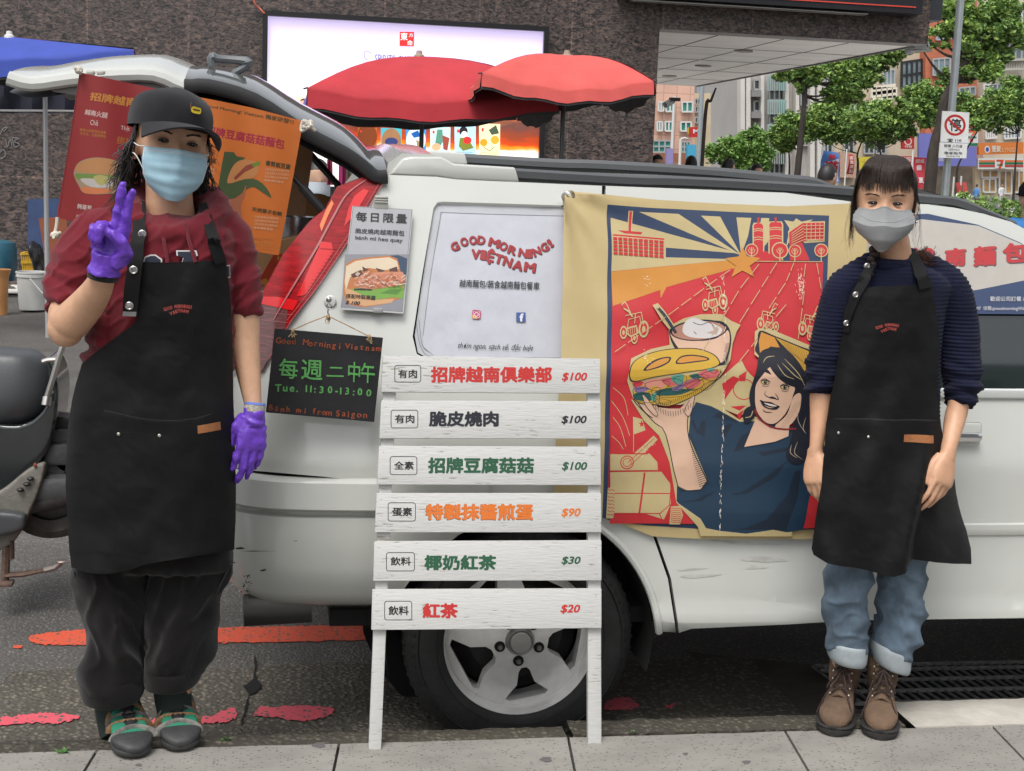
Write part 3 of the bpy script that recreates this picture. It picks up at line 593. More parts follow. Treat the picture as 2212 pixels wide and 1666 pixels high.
for r in ((1890,1275,2010,1330),(1900,1340,1990,1440),(2020,1280,2110,1450),(2130,1280,2200,1440)):win(B,Yf-3.2,rc(c4,*r),2,1,M_wht,mat('warm_interior',s2l(176,140,92),.3,var=.5,vs_=1.2),.12,'shop_window')
board('yellow_sign',Yf-5,rc(c4,974,1178,1160,1268,-6),(236,216,70),'yellow shop sign with brush lettering left of the right woman','shop sign',parts=[T('大家好',c4,(990,1190,1120,1256),(214,170,50),.0)])
board('red_sign',Yf-5,rc(c4,1190,1170,1372,1270),(206,50,52),'red shop sign with white characters beside the yellow sign','shop sign',parts=[T('芳鄰美容',c4,(1200,1176,1362,1212),(250,226,220))])
board('red_sign',Yf-5,rc(c4,1294,1012,1384,1116),(196,46,46),'dark red hanging sign with a white emblem above the red shop sign','shop sign',parts=[lambda a:a.ring(*c4(1338,1060),7,2.5,ink(240,220,214)),T('特價',c4,(1312,1090,1366,1108),(250,220,210))])
board('red_sign',Yf-5,rc(c4,1310,880,1394,914),(204,48,50),'small red sign peeking between the tree crowns','shop sign',parts=[lambda a:a.poly([c4(1330,890),c4(1350,905),c4(1376,888),c4(1352,898)],ink(240,220,214))])
board('red_square_sign',60,rc(c3,1490,952,1555,1028),(226,44,44),'red square sign with a white letter on the lamp post by the pink block','shop sign',parts=[T('M',c3,(1508,968,1552,1000),(250,250,250),.05)])
board('yellow_edge_sign',60.5,rc(c3,1476,955,1490,1002),(236,216,70),'small yellow sign at the edge of the red square sign','shop sign')
board('blue_banner',58,rc(c3,1466,1084,1532,1212),(84,190,232),'bright blue street banner near the pink block','banner')
board('lilac_banner',57,rc(c3,1312,1112,1360,1232),(170,160,218),'pale lilac street banner below the pink block windows','banner')
board('red_square_sign',70,rc(c3,1572,1090,1604,1130),(206,60,110),'small magenta sign right of the lamp pole','shop sign')
def nobori(Y,p,rgb,label,parts,wob=.1):
    t=thing('flag',onY(*p[3],Y),label,'flag','upright advertising flags');a=Art(planar((0,Y,0),(0,-1,0),wave=lambda q:wob*math.sin(q[2]*5+q[0]*3)),step=3,lift=.02)
    a.poly(p,ink(*rgb))
    for k in parts:k(a)
    a.obj('cloth',t);g=MB();A=onY(*p[0],Y)+V3(-.06,0,.2);Bq=onY(*p[3],Y)+V3(-.06,0,-1.6);g.cyl(A,Bq,.03,n=6);obj('pole',g,M_wht,t)
nobori(48,[c4(698,1128),c4(812,1145),c4(838,1372),c4(675,1345)],(86,134,206),'blue and white advertising flag with a large red character',[lambda a:a.poly([c4(720,1215),c4(812,1190),c4(826,1360),c4(690,1340)],ink(216,216,236)),T('滿',c4,(712,1205,812,1300),(216,46,60),.03),T('鮮',c4,(736,1155,790,1196),(226,60,60)),T('!!',c4,(760,1310,800,1370),(222,60,60),.05)])
nobori(52,[c4(888,1156),c4(930,1158),c4(926,1306),c4(882,1304)],(200,44,44),'narrow red flag with white upright characters',[T('誠',c4,(894,1168,922,1196),(250,220,214)),T('徵',c4,(894,1202,922,1230),(250,220,214)),T('高',c4,(894,1236,922,1264),(250,220,214)),T('點',c4,(894,1268,922,1298),(250,220,214))])
nobori(40,[c4(1386,1176),c4(1474,1184),c4(1460,1420),c4(1378,1400)],(206,52,66),'red flag with white characters behind the right woman',[T('超值',c4,(1398,1192,1462,1222),(240,200,200)),T('盛',c4,(1404,1236,1446,1276),(250,226,226),.03),T('夏',c4,(1410,1330,1452,1372),(250,226,226),.03)],.06)
nobori(46,[c4(1690,1368),c4(1735,1365),c4(1732,1445),c4(1690,1445)],(188,62,60),'short red flag at the foot of the leaning tree',[])
nobori(46,[c4(1745,1362),c4(1784,1366),c4(1780,1445),c4(1742,1445)],(196,74,66),'short red flag second from the leaning tree',[])

# ---------------------------------------------------------------- trees
ML=[mat('leaf_light',(.27,.40,.085),.55,var=.3,vs_=2),mat('leaf_mid',(.17,.29,.065),.55,var=.3,vs_=2),mat('leaf_dark',(.095,.185,.05),.6,var=.3,vs_=2)]
M_bark=mat('bark',(.040,.031,.025),.9,var=.5,vs_=6,bump=.8,bs=14,stretch=(1,1,.35))
def leaf_cloud(clumps,n,sz,flatz=.6,seed=0):
    rng=np.random.default_rng(seed);mb=MB();vol=np.array([c[3]*c[4] for c in clumps]);cnt=np.maximum((n*vol/vol.sum()).astype(int),5)
    for (x,y,z,rx,rz),k in zip(clumps,cnt):
        sub=rng.normal(size=(max(4,k // 30),3));sub /= np.linalg.norm(sub,axis=1)[:,None];sub *= rng.uniform(.35,1.12,(len(sub),1)) ** .6
        ix=rng.integers(0,len(sub),k);p=sub[ix]+rng.normal(size=(k,3))*.145
        tone=rng.uniform(0,1,len(sub))[ix]*.5+rng.uniform(0,1,k)*.5;p=p*np.array([rx,rx*.8,rz])+np.array([x,y,z])
        a=rng.uniform(0,6.28,k);t=rng.normal(size=(k,3))*np.array([1,1,flatz]);t /= np.linalg.norm(t,axis=1)[:,None];u=np.cross(t,rng.normal(size=(k,3)));u /= np.linalg.norm(u,axis=1)[:,None]
        s=sz*rng.uniform(.55,1.25,k)[:,None];q=np.stack([p-t*s,p+u*s*.42-t*s*.1,p+t*s,p-u*s*.42-t*s*.1],1)
        f=[(4*i,4*i+1,4*i+2,4*i+3) for i in range(k)];n0=len(mb.m);mb.add(q.reshape(-1,3),f);mb.m[n0:]=[0 if v > .60 else 1 if v > .36 else 2 for v in tone]
    return mb
def tree(Y,trunk,clumps,n,sz,label,cat='tree',mats=None,name='street_tree',r0=.16,limbs=True,group='street trees'):
    tp=[onY(x,y,Y) for x,y in trunk];base=np.array([tp[0][0],Y,ROADZ]);t=thing(name,base,label,cat,group)
    cl=[]
    for k,(x,y,rx,ry) in enumerate(clumps):
        p=onY(x,y,Y);s=Y/F*1.03;cl.append((p[0],Y+(nz((x,y,0),.05))*rx*s*1.4,p[2],rx*s,ry*s))
    g=MB();pts=[base]+tp;rr=np.linspace(r0,r0*.38,len(pts));pts=catmull(pts,4);g.tube(pts,np.interp(np.linspace(0,1,len(pts)),np.linspace(0,1,len(rr)),rr)*np.array([1+.12*nz(p,3) for p in pts]),10)
    if limbs:
        for i,c in enumerate(cl):
            j=min(range(len(tp)),key=lambda q:np.linalg.norm(tp[q]-np.array(c[:3]))+(0 if tp[q][2] < c[2] else 2));a=tp[j];b=np.array(c[:3]);m=(a+b)/2+V3(0,0,-.12*np.linalg.norm(b-a))
            g.tube([a,m,b],[r0*.34,r0*.22,r0*.08],6,k=4)
    obj('trunk',g,M_bark,t);obj('crown',leaf_cloud(cl,n,sz,seed=len(label)),mats or ML,t,smooth=0,fix=False);return t
tree(34,[c4(1510,1300),c4(1535,1100),c4(1580,930),c4(1610,760),c4(1690,610),c4(1790,430),c4(1900,280),c4(2000,150),c4(2110,-20)],
     [c4(*p)+r for p,r in (((1680,60),(32,30)),((1800,90),(34,26)),((1640,210),(26,20)),((1560,250),(18,12)),((1960,120),(34,30)),((2080,60),(40,34)),((1880,420),(40,26)),((1960,500),(26,26)),((2040,420),(22,20)),((1760,560),(24,18)),((1620,560),(14,16)),((2120,240),(30,26)),((2180,300),(26,20)),((1740,330),(28,16)),((1900,560),(30,16)),((1620,330),(12,10)),((2050,220),(34,26)),((1750,200),(36,20)),((1500,330),(16,10)),((1420,350),(14,8)),((1880,250),(30,22)),((1990,340),(30,22)))],
     17000,.085,'large dark trunked tree leaning right behind the no stopping sign',r0=.165)
tree(44,[c4(512,1290),c4(530,1100),c4(548,900),c4(566,720),c4(570,600),c4(580,520)],
     [c4(*p)+r for p,r in (((480,560),(34,18)),((600,560),(36,22)),((700,520),(34,22)),((820,500),(36,24)),((900,560),(36,30)),((840,640),(34,26)),((900,720),(36,20)),((1000,560),(30,26)),((1080,480),(36,24)),((1160,430),(34,20)),((1230,380),(36,18)),((1320,340),(30,16)),((1090,580),(16,12)),((380,560),(22,12)),((520,660),(10,14)),((760,720),(20,14)),((980,470),(34,24)))],
     16000,.098,'tall tree with wide light crown under the soffit edge',r0=.125)
mid=[(66,[c4(450,1290),c4(445,1120)],[((450,960),(34,30)),((370,1010),(22,22)),((430,1080),(26,16)),((510,900),(20,12))],'small round tree in front of the grey ribbed tower'),
       (64,[c4(962,1260),c4(960,1150),c4(1010,1020)],[((700,900),(42,36)),((640,960),(28,26)),((780,840),(36,24)),((860,960),(40,30)),((780,1010),(36,20)),((700,830),(26,16))],'dense tree crown beside the blue advertising flag'),
       (62,[c4(1132,1220),c4(1128,1120)],[((980,880),(40,30)),((1080,900),(42,34)),((1180,860),(40,34)),((1260,930),(36,30)),((1150,1010),(44,24)),((1320,990),(26,16)),((1230,790),(22,16))],'broad dense tree above the yellow sign'),
       (60,[c4(1700,1440),c4(1705,1280),c4(1740,1180),c4(1860,980)],[((1490,740),(40,34)),((1400,820),(28,22)),((1560,700),(26,22)),((1520,830),(38,24)),((1480,900),(24,18)),((1730,790),(30,26)),((1800,860),(34,26)),((1600,640),(16,12))],'bright tree behind the leaning trunk and the sign pole'),
       (58,[c4(2128,1450),c4(2140,1250),c4(2160,1000)],[((1960,780),(36,30)),((2060,820),(40,34)),((2160,760),(40,34)),((2120,660),(36,24)),((2200,860),(30,30)),((1900,860),(26,26)),((2020,930),(30,18)),((2190,620),(30,18)),((1860,920),(22,14))],'leafy tree with thin trunks before the convenience store')]
for Y,tr,cl,lb in mid:tree(Y,tr,[c4(*p)+r for p,r in cl],8500,.115,lb,r0=.07)
MLL=[mat('shrub_light',(.20,.34,.07),.55,var=.3,vs_=2),mat('shrub_mid',(.12,.25,.045),.55,var=.3,vs_=2),ML[1]]
tree(52,[c3(1840,1300),c3(1850,1200)],[c3(*p)+r for p,r in (((1690,1150),(26,18)),((1780,1120),(30,24)),((1870,1120),(34,26)),((1960,1060),(28,30)),((1990,1160),(34,30)),((1880,1230),(50,20)),((2000,1240),(30,20)))],10000,.095,'pale yellow green young tree behind the roof rail',mats=MLL,r0=.05,name='young_tree')
tree(30,[c3(1600,860),c3(1640,760),c3(1680,660)],[c3(*p)+r for p,r in (((2190,560),(16,12)),)],300,.1,'bare thin branch in front of the grey hall',r0=.05,limbs=False,name='bare_tree')
# hedge with white blossom
hb=[onY(*c4(x,y),42) for x,y in ((1480,1500),(1700,1510),(1900,1530),(2100,1550),(2300,1560))]
hd=thing('hedge',hb[1],'long clipped hedge dotted with white blossom beyond the van roof','hedge');cl=[]
for i in range(26):
    x,y=c4(1470+i*34,1480+i*3);p=onY(x,y,42+(i % 3));cl.append((p[0],p[1],p[2]-.1,.42,.34));cl.append((p[0],p[1],p[2]-.65,.5,.42))
hm=leaf_cloud(cl,9000,.07,seed=3);hm2=leaf_cloud(cl,420,.055,seed=9)
obj('foliage',hm,ML,hd,smooth=0,fix=False);hm2.m=[0]*len(hm2.m);obj('blossom',hm2,mat('white_blossom',(.75,.73,.70),.6),hd,smooth=0,fix=False)
# no stopping sign on its pole
YP=22.;pl=thing('no_stopping_sign',onY(*c4(1600,1600),YP),'grey pole carrying a round red no stopping sign and two text plates','traffic sign')
M_pole=mat('galvanised',(.40,.44,.46),.35,.55,var=.12,vs_=3)
pb,pt=onY(*c4(1612,1470),YP),onY(*c4(1733,-20),YP);bx=(pb[0]+pt[0])/2;g=MB();g.tube([(pb[0],YP,ROADZ),(pb[0],YP,pb[2]),pt,pt+V3(0,0,3)],[.068,.066,.060,.055],16);obj('pole',g,M_pole,pl)
def plate(nm,p):g=MB();g.prism([onY(x,y,YP-.2) for x,y in p],(0,.02,0));return obj(nm,g,mat('sign_white',(.66,.67,.66),.4,var=.06),pl,smooth=0)
p1,p2=[c4(1595,832),c4(1797,844),c4(1786,1072),c4(1580,1062)],[c4(1576,1066),c4(1782,1076),c4(1774,1186),c4(1568,1182)]
o1=plate('sign_plate',p1);a=Art(planar((0,YP-.2,0),(0,-1,0)),lift=.004)
K=ink(40,40,44);Rd=ink(205,44,48);cx,cy=c4(1689,938)
a.text('停',[c4(1650,888),c4(1736,890),c4(1734,985),c4(1648,982)],K,.02);a.ring(cx,cy,20.5,5.2,Rd);a.line([(cx-15.5,cy-13.5),(cx+15,cy+14.5)],4.6,Rd)
a.text('☎ 110',[c4(1630,1038),c4(1736,1040),c4(1736,1066),c4(1630,1062)],K,.015);a.obj('sign_print',o1)
o2=plate('text_plate',p2);a=Art(planar((0,YP-.2,0),(0,-1,0)),lift=.004);G_=ink(90,92,96)
a.text('騎樓 人行道',[c4(1608,1080),c4(1745,1086),c4(1744,1108),c4(1607,1104)],G_,.01);a.text('SIDEWALK',[c4(1640,1112),c4(1724,1116),c4(1724,1130),c4(1640,1128)],G_);a.text('違者拖吊',[c4(1606,1134),c4(1742,1140),c4(1742,1160),c4(1606,1156)],G_,.01);a.text('TOW-AWAY ZONE',[c4(1618,1164),c4(1726,1166),c4(1726,1178),c4(1618,1176)],G_);a.obj('sign_print',o2)
# other poles
def pole(Y,x0,y0,x1,y1,r,m,label,arm=None):
    A=onY(*c3(x0,y0),Y);Bp=onY(*c3(x1,y1),Y);t=thing('lamp_post',(A[0],Y,ROADZ),label,'lamp post');g=MB();g.tube([(A[0],Y,ROADZ),A,Bp],[r*1.15,r,r*.9],12)
    obj('post',g,m,t)
    if arm:g=MB();g.tube([onY(*c3(*p),Y) for p in arm],r*.6,8,k=4);obj('arm',g,m,t)
pole(40,1548,1260,1580,560,.075,M_pole,'thick grey lamp post right of the pink block')
pole(58,1345,1240,1368,720,.065,mat('pole_white',(.6,.6,.58),.5),'slim white pole before the pink block')
pole(56,1408,1240,1415,1040,.06,MATS['pole_white'],'short cream lamp post with a curved arm',[(1415,1045),(1440,1035),(1470,1040)])
# cameras under the soffit
def cctv(Y,base,body,d,label):
    b0,b1=onY(*base,Y),onY(*body,Y);t=thing('security_camera',b1,label,'security camera','security cameras under the soffit');g=MB();g.box((b0[0],Y,b0[2]-.03),(.22,.14,.07));g.tube([b0,(b0[0],Y,b1[2]+.04),b1],.018,6);obj('mount',g,mat('camera_mount',(.03,.03,.03),.5),t)
    g=MB();g.cyl(b1-V3(*d)*.5,b1+V3(*d)*.5,.06,.075,14);obj('housing',g,mat('camera_grey',(.30,.31,.32),.4),t);g=MB();g.cyl(b1+V3(*d)*.5,b1+V3(*d)*.56,.05,n=12);obj('lens',g,mat('lens_black',(.01,.01,.01),.1),t)
cctv(YW+10.5,c3(1372,735),c3(1330,772),(-.2,-.1,-.1),'small dark camera hanging at the far end of the soffit')
cctv(YW+1.5,c4(1385,272),c4(1400,360),(.25,-.2,.1),'grey security camera hanging at the near corner of the soffit')
# people beyond the van
def figure(base,h,cols,label,turn=0,group='people beyond the van',hair=(.012,.010,.010),cap=None,mask=None,wide=1):
    t=thing('person',base,label,'person',group);s=h/1.68;B0=np.array(base,float);c,sn=math.cos(turn),math.sin(turn)
    P=lambda x,y,z:B0+V3((x*c-y*sn)*s,(x*sn+y*c)*s,z*s)
    g=MB();g.ell(P(0,0,1.56),(.075*s,.09*s,.115*s));g.tube([P(0,.01,1.36),P(0,.01,1.52)],[.055*s,.05*s],12)
    g.tube([P(0,0,.85),P(0,0,1.1),P(0,0,1.34)],[.105*s,.095*s,.09*s],14);g.ell(P(0,-.085,1.55),(.012*s,.02*s,.022*s),8,6)
    for k in (-1,1):
        g.tube([P(k*.09,0,.86),P(k*.10,0,.45),P(k*.1,0,.06)],[.075*s,.055*s,.04*s],10);g.ell(P(k*.1,-.06,.04),(.045*s,.12*s,.04*s),10,6)
        g.tube([P(k*.17,0,1.34),P(k*.23,.01,1.08),P(k*.23,-.06,.84)],[.045*s,.038*s,.030*s],10);g.ell(P(k*.23,-.07,.78),(.025*s,.04*s,.07*s),8,6)
        g.ell(P(k*.076,.01,1.55),(.012*s,.02*s,.03*s),8,6)
    obj('body',fuse(g,.016,3),mat('skin_far',(.45,.27,.18),.55,var=.08),t,fix=False)
    g=MB();rg=[];
    for z,a,b in ((.80,.19,.13),(1.0,.17,.12),(1.2,.20,.13),(1.34,.19,.115),(1.40,.10,.08)):rg.append([P(a*wide*math.cos(q),b*wide*math.sin(q),z) for q in np.arange(20)/20*6.283])
    g.loft(catmull(rg,3).reshape(-1,20,3),cap=(False,False))
    for k in (-1,1):g.tube([P(k*.15,0,1.34),P(k*.235,.01,1.10),P(k*.235,-.03,.94)],[.075*s,.062*s,.055*s],12,k=4)
    obj('shirt',g,mat('cloth_%02d%02d%02d' % tuple(int(99*q) for q in cols[0]),cols[0],.85,var=.2,vs_=9),t)
    g=MB()
    for k in (-1,1):g.tube([P(k*.085,0,.88),P(k*.10,0,.45),P(k*.1,0,.06)],[.10*s,.08*s,.065*s],12,k=3)
    obj('trousers',g,mat('cloth_%02d%02d%02d' % tuple(int(99*q) for q in cols[1]),cols[1],.85,var=.2,vs_=9),t)
    g=MB();th=np.linspace(.0,1.75,9);g.loft([[P(.086*math.sin(q)*math.cos(a_),.012+.1*math.sin(q)*math.sin(a_)+(.03 if math.sin(a_) <-.3 and q > 1.1 else 0),1.565+.125*math.cos(q)) for a_ in np.arange(20)/20*6.283] for q in th],cap=(True,False));obj('hair',g,mat('hair_far',hair,.5,var=.4,vs_=40),t)
    if mask:g=MB();G=[[P(.08*math.sin(u),-.100*math.cos(u)*(1 if v < .8 else .93),1.545-v*.085) for u in np.linspace(-1.1,1.1,9)] for v in np.linspace(0,1,5)];g.grid(G);obj('face_mask',g,mask,t)
    if cap:g=MB();g.lathe([(.095*s,-.02),(.094*s,.05*s),(.06*s,.10*s),(0,.115*s)],P(0,.01,1.59),n=18);g.box(P(0,-.13,1.585),(.14*s,.1*s,.012));obj('cap',g,cap,t)
    return t
M_mask=mat('far_mask',(.5,.56,.62),.7)
for x,y,Y,f,col,lb in ((1245,1200,23,c3,(.05,.05,.06),'person with dark hair behind the van, leftmost of the heads over the roof'),(1492,1208,23.5,c3,(.25,.1,.08),'person with short dark hair below the thick lamp post'),(1780,1233,22,c3,(.3,.3,.32),'dark haired person behind the van below the beige building'),(1990,1268,23,c3,(.08,.1,.16),'person mostly hidden behind the roof rail under the young tree'),(744,1298,14,c4,(.3,.08,.12),'dark haired woman close behind the roof before the blue flag')):
    p=onY(*f(x,y),Y);figure((p[0],Y,ROADZ),(p[2]-ROADZ)+.09,(col,(.03,.03,.05)),lb,turn=random.uniform(-.6,3.4))
p=onY(*c4(850,1292),46);figure((p[0],46,ROADZ),1.62,((.55,.16,.22),(.1,.1,.1)),'person in a pink top beside the blue flag',1)
p=onY(*c4(2042,1375),Yf-8);figure((p[0],Yf-8,p[2]-1.7),1.7,((.62,.62,.62),(.5,.5,.5)),'person in white clothes before the convenience store',.3)
p=onY(*c4(1855,1380),Yf-9);figure((p[0],Yf-9,p[2]-1.7),1.7,((.1,.25,.55),(.1,.1,.1)),'person in blue outside the convenience store',2)
p=onY(*c4(2262,1368),11.2);figure((p[0],11.2,ROADZ),p[2]-ROADZ,((.03,.16,.42),(.02,.02,.03)),'man in a bright blue jacket cut by the right picture edge',-.7,cap=mat('cap_black_far',(.004,.004,.005),.9,spec=.1),wide=1.25)
# ================================================================ THE VAN
M_paint=mat('van_white_paint',(.50,.51,.48),.22,coat=.7,var=.04,vs_=2.5,spec=.5)
M_grey=mat('van_grey_plastic',(.055,.058,.062),.45,bump=.05,bs=300);M_trim=mat('van_black_trim',(.012,.012,.013),.5);M_void=mat('van_dark_inside',(.006,.006,.006),.95)
M_glass=mat('van_glass',(.010,.016,.016),.04,spec=.9,coat=.3);M_chrome=mat('chrome',(.75,.75,.76),.12,1)
YC=4.90     # middle of the van
ZB=onY(2150,1306,3.93)[2];ZS=onY(2150,1330,3.93)[2]
def SY(x,z):
    y=3.932+.02*((z-.30)/.5) ** 2-.028*math.exp(-((z-.27)/.14) ** 2)*float(sstep(.3,1.5,x))
    if z > .70:y += (z-.70)*.23
    y -= .018*float(sstep(ZB+.02,ZB-.015,z))*(1 if x > 1.0 else 0)
    y += .06*float(sstep(ZS,ZS-.10,z))
    if x < .12:k=min(1.,(.12-x)/.30);y += .28*(1-math.sqrt(max(0,1-k*k)))
    return y
def VS(x,y,l=0):
    Y=3.95
    for _ in range(7):p=onY(x,y,Y);Y=SY(p[0],p[2])
    p[1]=Y-l;return p
van=thing('van',(1.5,YC,ROADZ),'white food van parked at the kerb with its tailgate raised','van')
def panel(name,P,m,holes=(),step=22,thick=.025,off=0,parent=van,smooth=50):
    v,f=cut_poly(P,step,holes);pts=[VS(x,y,off) for x,y in v];b=bmesh.new();vv=[b.verts.new(p) for p in pts]
    for q in f:
        try:b.faces.new([vv[i] for i in q])
        except ValueError:pass
    bmesh.ops.remove_doubles(b,verts=b.verts[:],dist=1e-5);bmesh.ops.recalc_face_normals(b,faces=b.faces[:])
    ed=[e for e in b.edges if e.is_boundary];r=bmesh.ops.extrude_edge_only(b,edges=ed)
    for q in r['geom']:
        if isinstance(q,bmesh.types.BMVert):q.co.y += thick
    me=bpy.data.meshes.new(name);b.to_mesh(me);b.free();return obj(name,me,m,parent,smooth=smooth)
WX,WY,WR=1123,1385,303
arc=lambda a0,a1,n=26,r=WR:[(WX+r*math.cos(a),WY-r*math.sin(a)) for a in np.linspace(a0,a1,n)]
aR=math.atan2(WY-1364,math.sqrt(WR ** 2-21 ** 2));aL=math.acos((915-WX)/WR)
hole=[(955,436),(1270,446),(1258,778),(925,778),(900,765),(891,727),(911,598),(936,450),(944,438)]
lampR=[(563,803),(616,710),(680,626),(749,523),(805,424),(838,378)]
quarter=[(838,378),(942,382),(986,388),(1121,394),(1300,402),(1285,900),(1330,1060),(1411,1161),(1442,1250),(1457,1346),(1459,1366),(1424,1364)]+arc(aR,aL)+[(905,1090),(885,1066),(850,1051),(813,1043),(700,1030),(550,1017),(505,1010),(498,900),(503,818),(530,806)]+lampR[:-1]
qp=panel('quarter_panel',quarter,M_paint,[hole])
# rolled lip of the wheel arch and its dark liner
g=MB();lip=[VS(x,y,.004) for x,y in arc(aR,aL,34,WR-3)];g.tube(lip,.012,8);obj('arch_lip',g,M_paint,qp)
wc=VS(WX,WY);wc=np.array([onY(WX,WY,3.965)[0],3.965,onY(WX,WY,3.965)[2]]);wr=.352;ar_=WR/F*3.95
g=MB();th=np.linspace(-.25,math.pi+.25,30);g.grid([[(wc[0]+ar_*math.cos(a)*1.02,y,wc[2]+ar_*math.sin(a)*1.02) for y in (3.95,4.4)] for a in th]);g.poly([(wc[0]+.46*math.cos(a),4.4,wc[2]+.46*math.sin(a)) for a in np.arange(24)/24*6.283]);obj('arch_liner',g,M_void,van)
g=MB();g.box((1.75,YC,.20),(3.2,1.70,.05));g.box((1.45,YC,.7),(2.3,1.3,1.1));obj('underbody_light_block',g,M_void,van,smooth=0)  # floor slab, plus an added dark box inside the body to block light
rd=panel('rear_door',[(1308,402),(1697,417),(1844,437),(1846,1340),(1697,1349),(1494,1358),(1466,1367),(1464,1346),(1449,1250),(1418,1161),(1338,1060),(1293,900)],M_paint)
fd=panel('front_door',[(1851,438),(2003,442),(2060,449),(2123,462),(2184,480),(2260,520),(2420,640),(2560,780),(2640,855),(2650,1100),(2640,1325),(2211,1335),(1852,1340)],M_paint,[[(1880,476),(2003,466),(2110,490),(2200,528),(2330,620),(2470,760),(2510,838),(1876,844)]])
panel('side_glass',[(1878,474),(2003,464),(2112,488),(2202,526),(2332,618),(2474,760),(2514,840),(1874,846)],M_glass,off=-.012,parent=fd,thick=.004)
g=MB();g.tube([VS(x,y,.010) for x,y in ((1858,848),(2000,848),(2211,850),(2514,846))],.016,8,flat_=.55,up=(0,1,0));obj('belt_moulding',g,mat('belt_trim',(.66,.68,.66),.15,.3),fd)
g=MB()
for P,par in (([(1470,1150),(1700,1146),(1846,1143)],rd),([(1853,1143),(2100,1143),(2300,1141),(2640,1138)],fd)):
    g=MB();c_=catmull([VS(x,y,0) for x,y in P],6);g.loft([[(p[0],p[1]-.013*a+.002,p[2]+.019*b) for a,b in ((0,1),(.9,.8),(1,.2),(1,-.3),(.7,-.95),(0,-1))] for p in c_]);obj('side_moulding',g,M_paint,par)
hp=VS(2092,938,0);g=MB();g.box(hp+V3(-.005,-.004,0),(.085,.02,.078),bev=.012);o=obj('handle_recess',g,M_paint,fd);g=MB();g.box(hp+V3(-.03,-.028,-.004),(.115,.022,.030),bev=.009);obj('handle',g,M_chrome,fd)
# front end beyond the frame
panel('fender',[(2648,856),(2760,868),(3100,930),(3270,1020),(3300,1180),(3280,1320),(3230,1330)]+[(2960+290*math.cos(a),1385-290*math.sin(a)) for a in np.linspace(.2,math.pi-.2,16)]+[(2655,1326),(2660,1100)],M_paint,step=60)
E1=[VS(x,y) for x,y in ((838,378),(942,382),(1121,394),(1400,406),(1697,417),(1844,437),(2003,442),(2060,449),(2123,462))];TILT=.04
def across(E,n=11,crown=.012,inset=0):
    G=[]
    for e in E:
        ye=e[1]+inset;yf=2*YC-ye;G.append([(e[0],lerp(ye,yf,t),e[2]+TILT*t+crown*(1-abs(2*t-1) ** 2.2)) for t in np.linspace(0,1,n)])
    return G
g=MB();g.grid(across(catmull(E1,3)));obj('roof',g,M_paint,van)
E2=[VS(2123,462),VS(2184,480),VS(2260,520),VS(2420,640),VS(2560,780),VS(2640,850)];g=MB();g.grid(across(E2,crown=.06));obj('windscreen',g,M_glass,van)
E3=[VS(2640,850),VS(2760,868),VS(3100,930),VS(3270,1020),VS(3300,1180),VS(3280,1320)];g=MB();g.grid(across(E3,crown=.05));obj('bonnet',g,M_paint,van)
far=[VS(x,y) for x,y in ((560,800),(640,640),(760,480),(838,378),(1400,406),(1844,437),(2123,462),(2640,850),(3100,930),(3280,1100),(3280,1320),(600,1330),(510,1250),(500,1000))]
g=MB();g.prism([(p[0],2*YC-p[1]*.15-3.93*.85,p[2]+TILT*.8) for p in far],(0,-.04,0));obj('far_side',g,M_paint,van)
# bumper with a groove, wrapping round the tail
zt=VS(700,1030)[2]-.004;zg=VS(700,1112)[2];zb=VS(640,1332)[2]
prof=[(zt-.004,.05),(zt,.012),(zt-.012,-.012),(zg+.02,-.022),(zg+.012,-.014),(zg+.008,.012),(zg-.004,.012),(zg-.008,-.010),(zg-.06,-.012),(lerp(zg,zb,.5),-.004),(lerp(zg,zb,.8),.022),(zb+.02,.06),(zb-.004,.11),(zb,.16)]
plan=[(.60,3.932),(.45,3.93),(.2,3.932),(.05,3.942),(-.06,3.972),(-.135,4.035),(-.175,4.13),(-.192,4.3),(-.205,4.9),(-.192,5.5),(-.175,5.67),(-.135,5.765),(-.06,5.83),(.05,5.86),(.45,5.87)]
pc=catmull(plan,4);tg=np.gradient(pc,axis=0);tg /= np.linalg.norm(tg,axis=1)[:,None];nrm=np.stack([tg[:,1],-tg[:,0]],1)
if np.dot(nrm[0],(0,1)) < 0:nrm=-nrm
rings=[]
for i,(p,n_) in enumerate(zip(pc,nrm)):
    row=[]
    for z,ins in prof:
        x,y=p[0]+n_[0]*ins,p[1]+n_[1]*ins
        if y < 4.2:x=min(x,wc[0]-math.sqrt(max(0,(ar_-.0) ** 2-(z-wc[2]) ** 2)))
        row.append((x,y,z))
    rings.append(row)
g=MB();g.grid(rings);bp_=obj('bumper',g,M_paint,van,smooth=40)
g=MB();g.grid([[(p[0]+n_[0]*k,p[1]+n_[1]*k,z) for k,z in ((.03,zt+.02),(.03,zg-.03))] for p,n_ in zip(pc,nrm)]);obj('bumper_gap',g,M_void,bp_)
a=Art(lambda x,y,l=0:V3(*onY(x,y,3.925))+V3(0,-l,0),lift=.003);scr=mat('scrape_black',(.02,.02,.02),.8)
for k in range(46):
    x,y=D(0,1150)(1840+18*random.gauss(0,1)+10*(k % 3),1500+60*random.random()*4);a.ell(x,y-8,random.uniform(.5,1.7),random.uniform(.6,2.0),scr,n=7,lay=1,a=random.random()*3)
for P in ([(508,1183),(520,1181),(530,1184),(522,1186),(510,1186)],[(516,1190),(545,1189),(600,1190),(548,1191)],[(500,1215),(509,1213),(507,1216)],[(632,1168),(642,1167),(640,1169)],[(560,1232),(572,1228),(576,1231),(566,1234)]):a.poly(P,scr,1)
a.obj('scrapes',bp_)
a=Art(VS,step=30,lift=.0012);sm=mat('door_scuff',(.43,.43,.40),.5,var=.2,vs_=40)
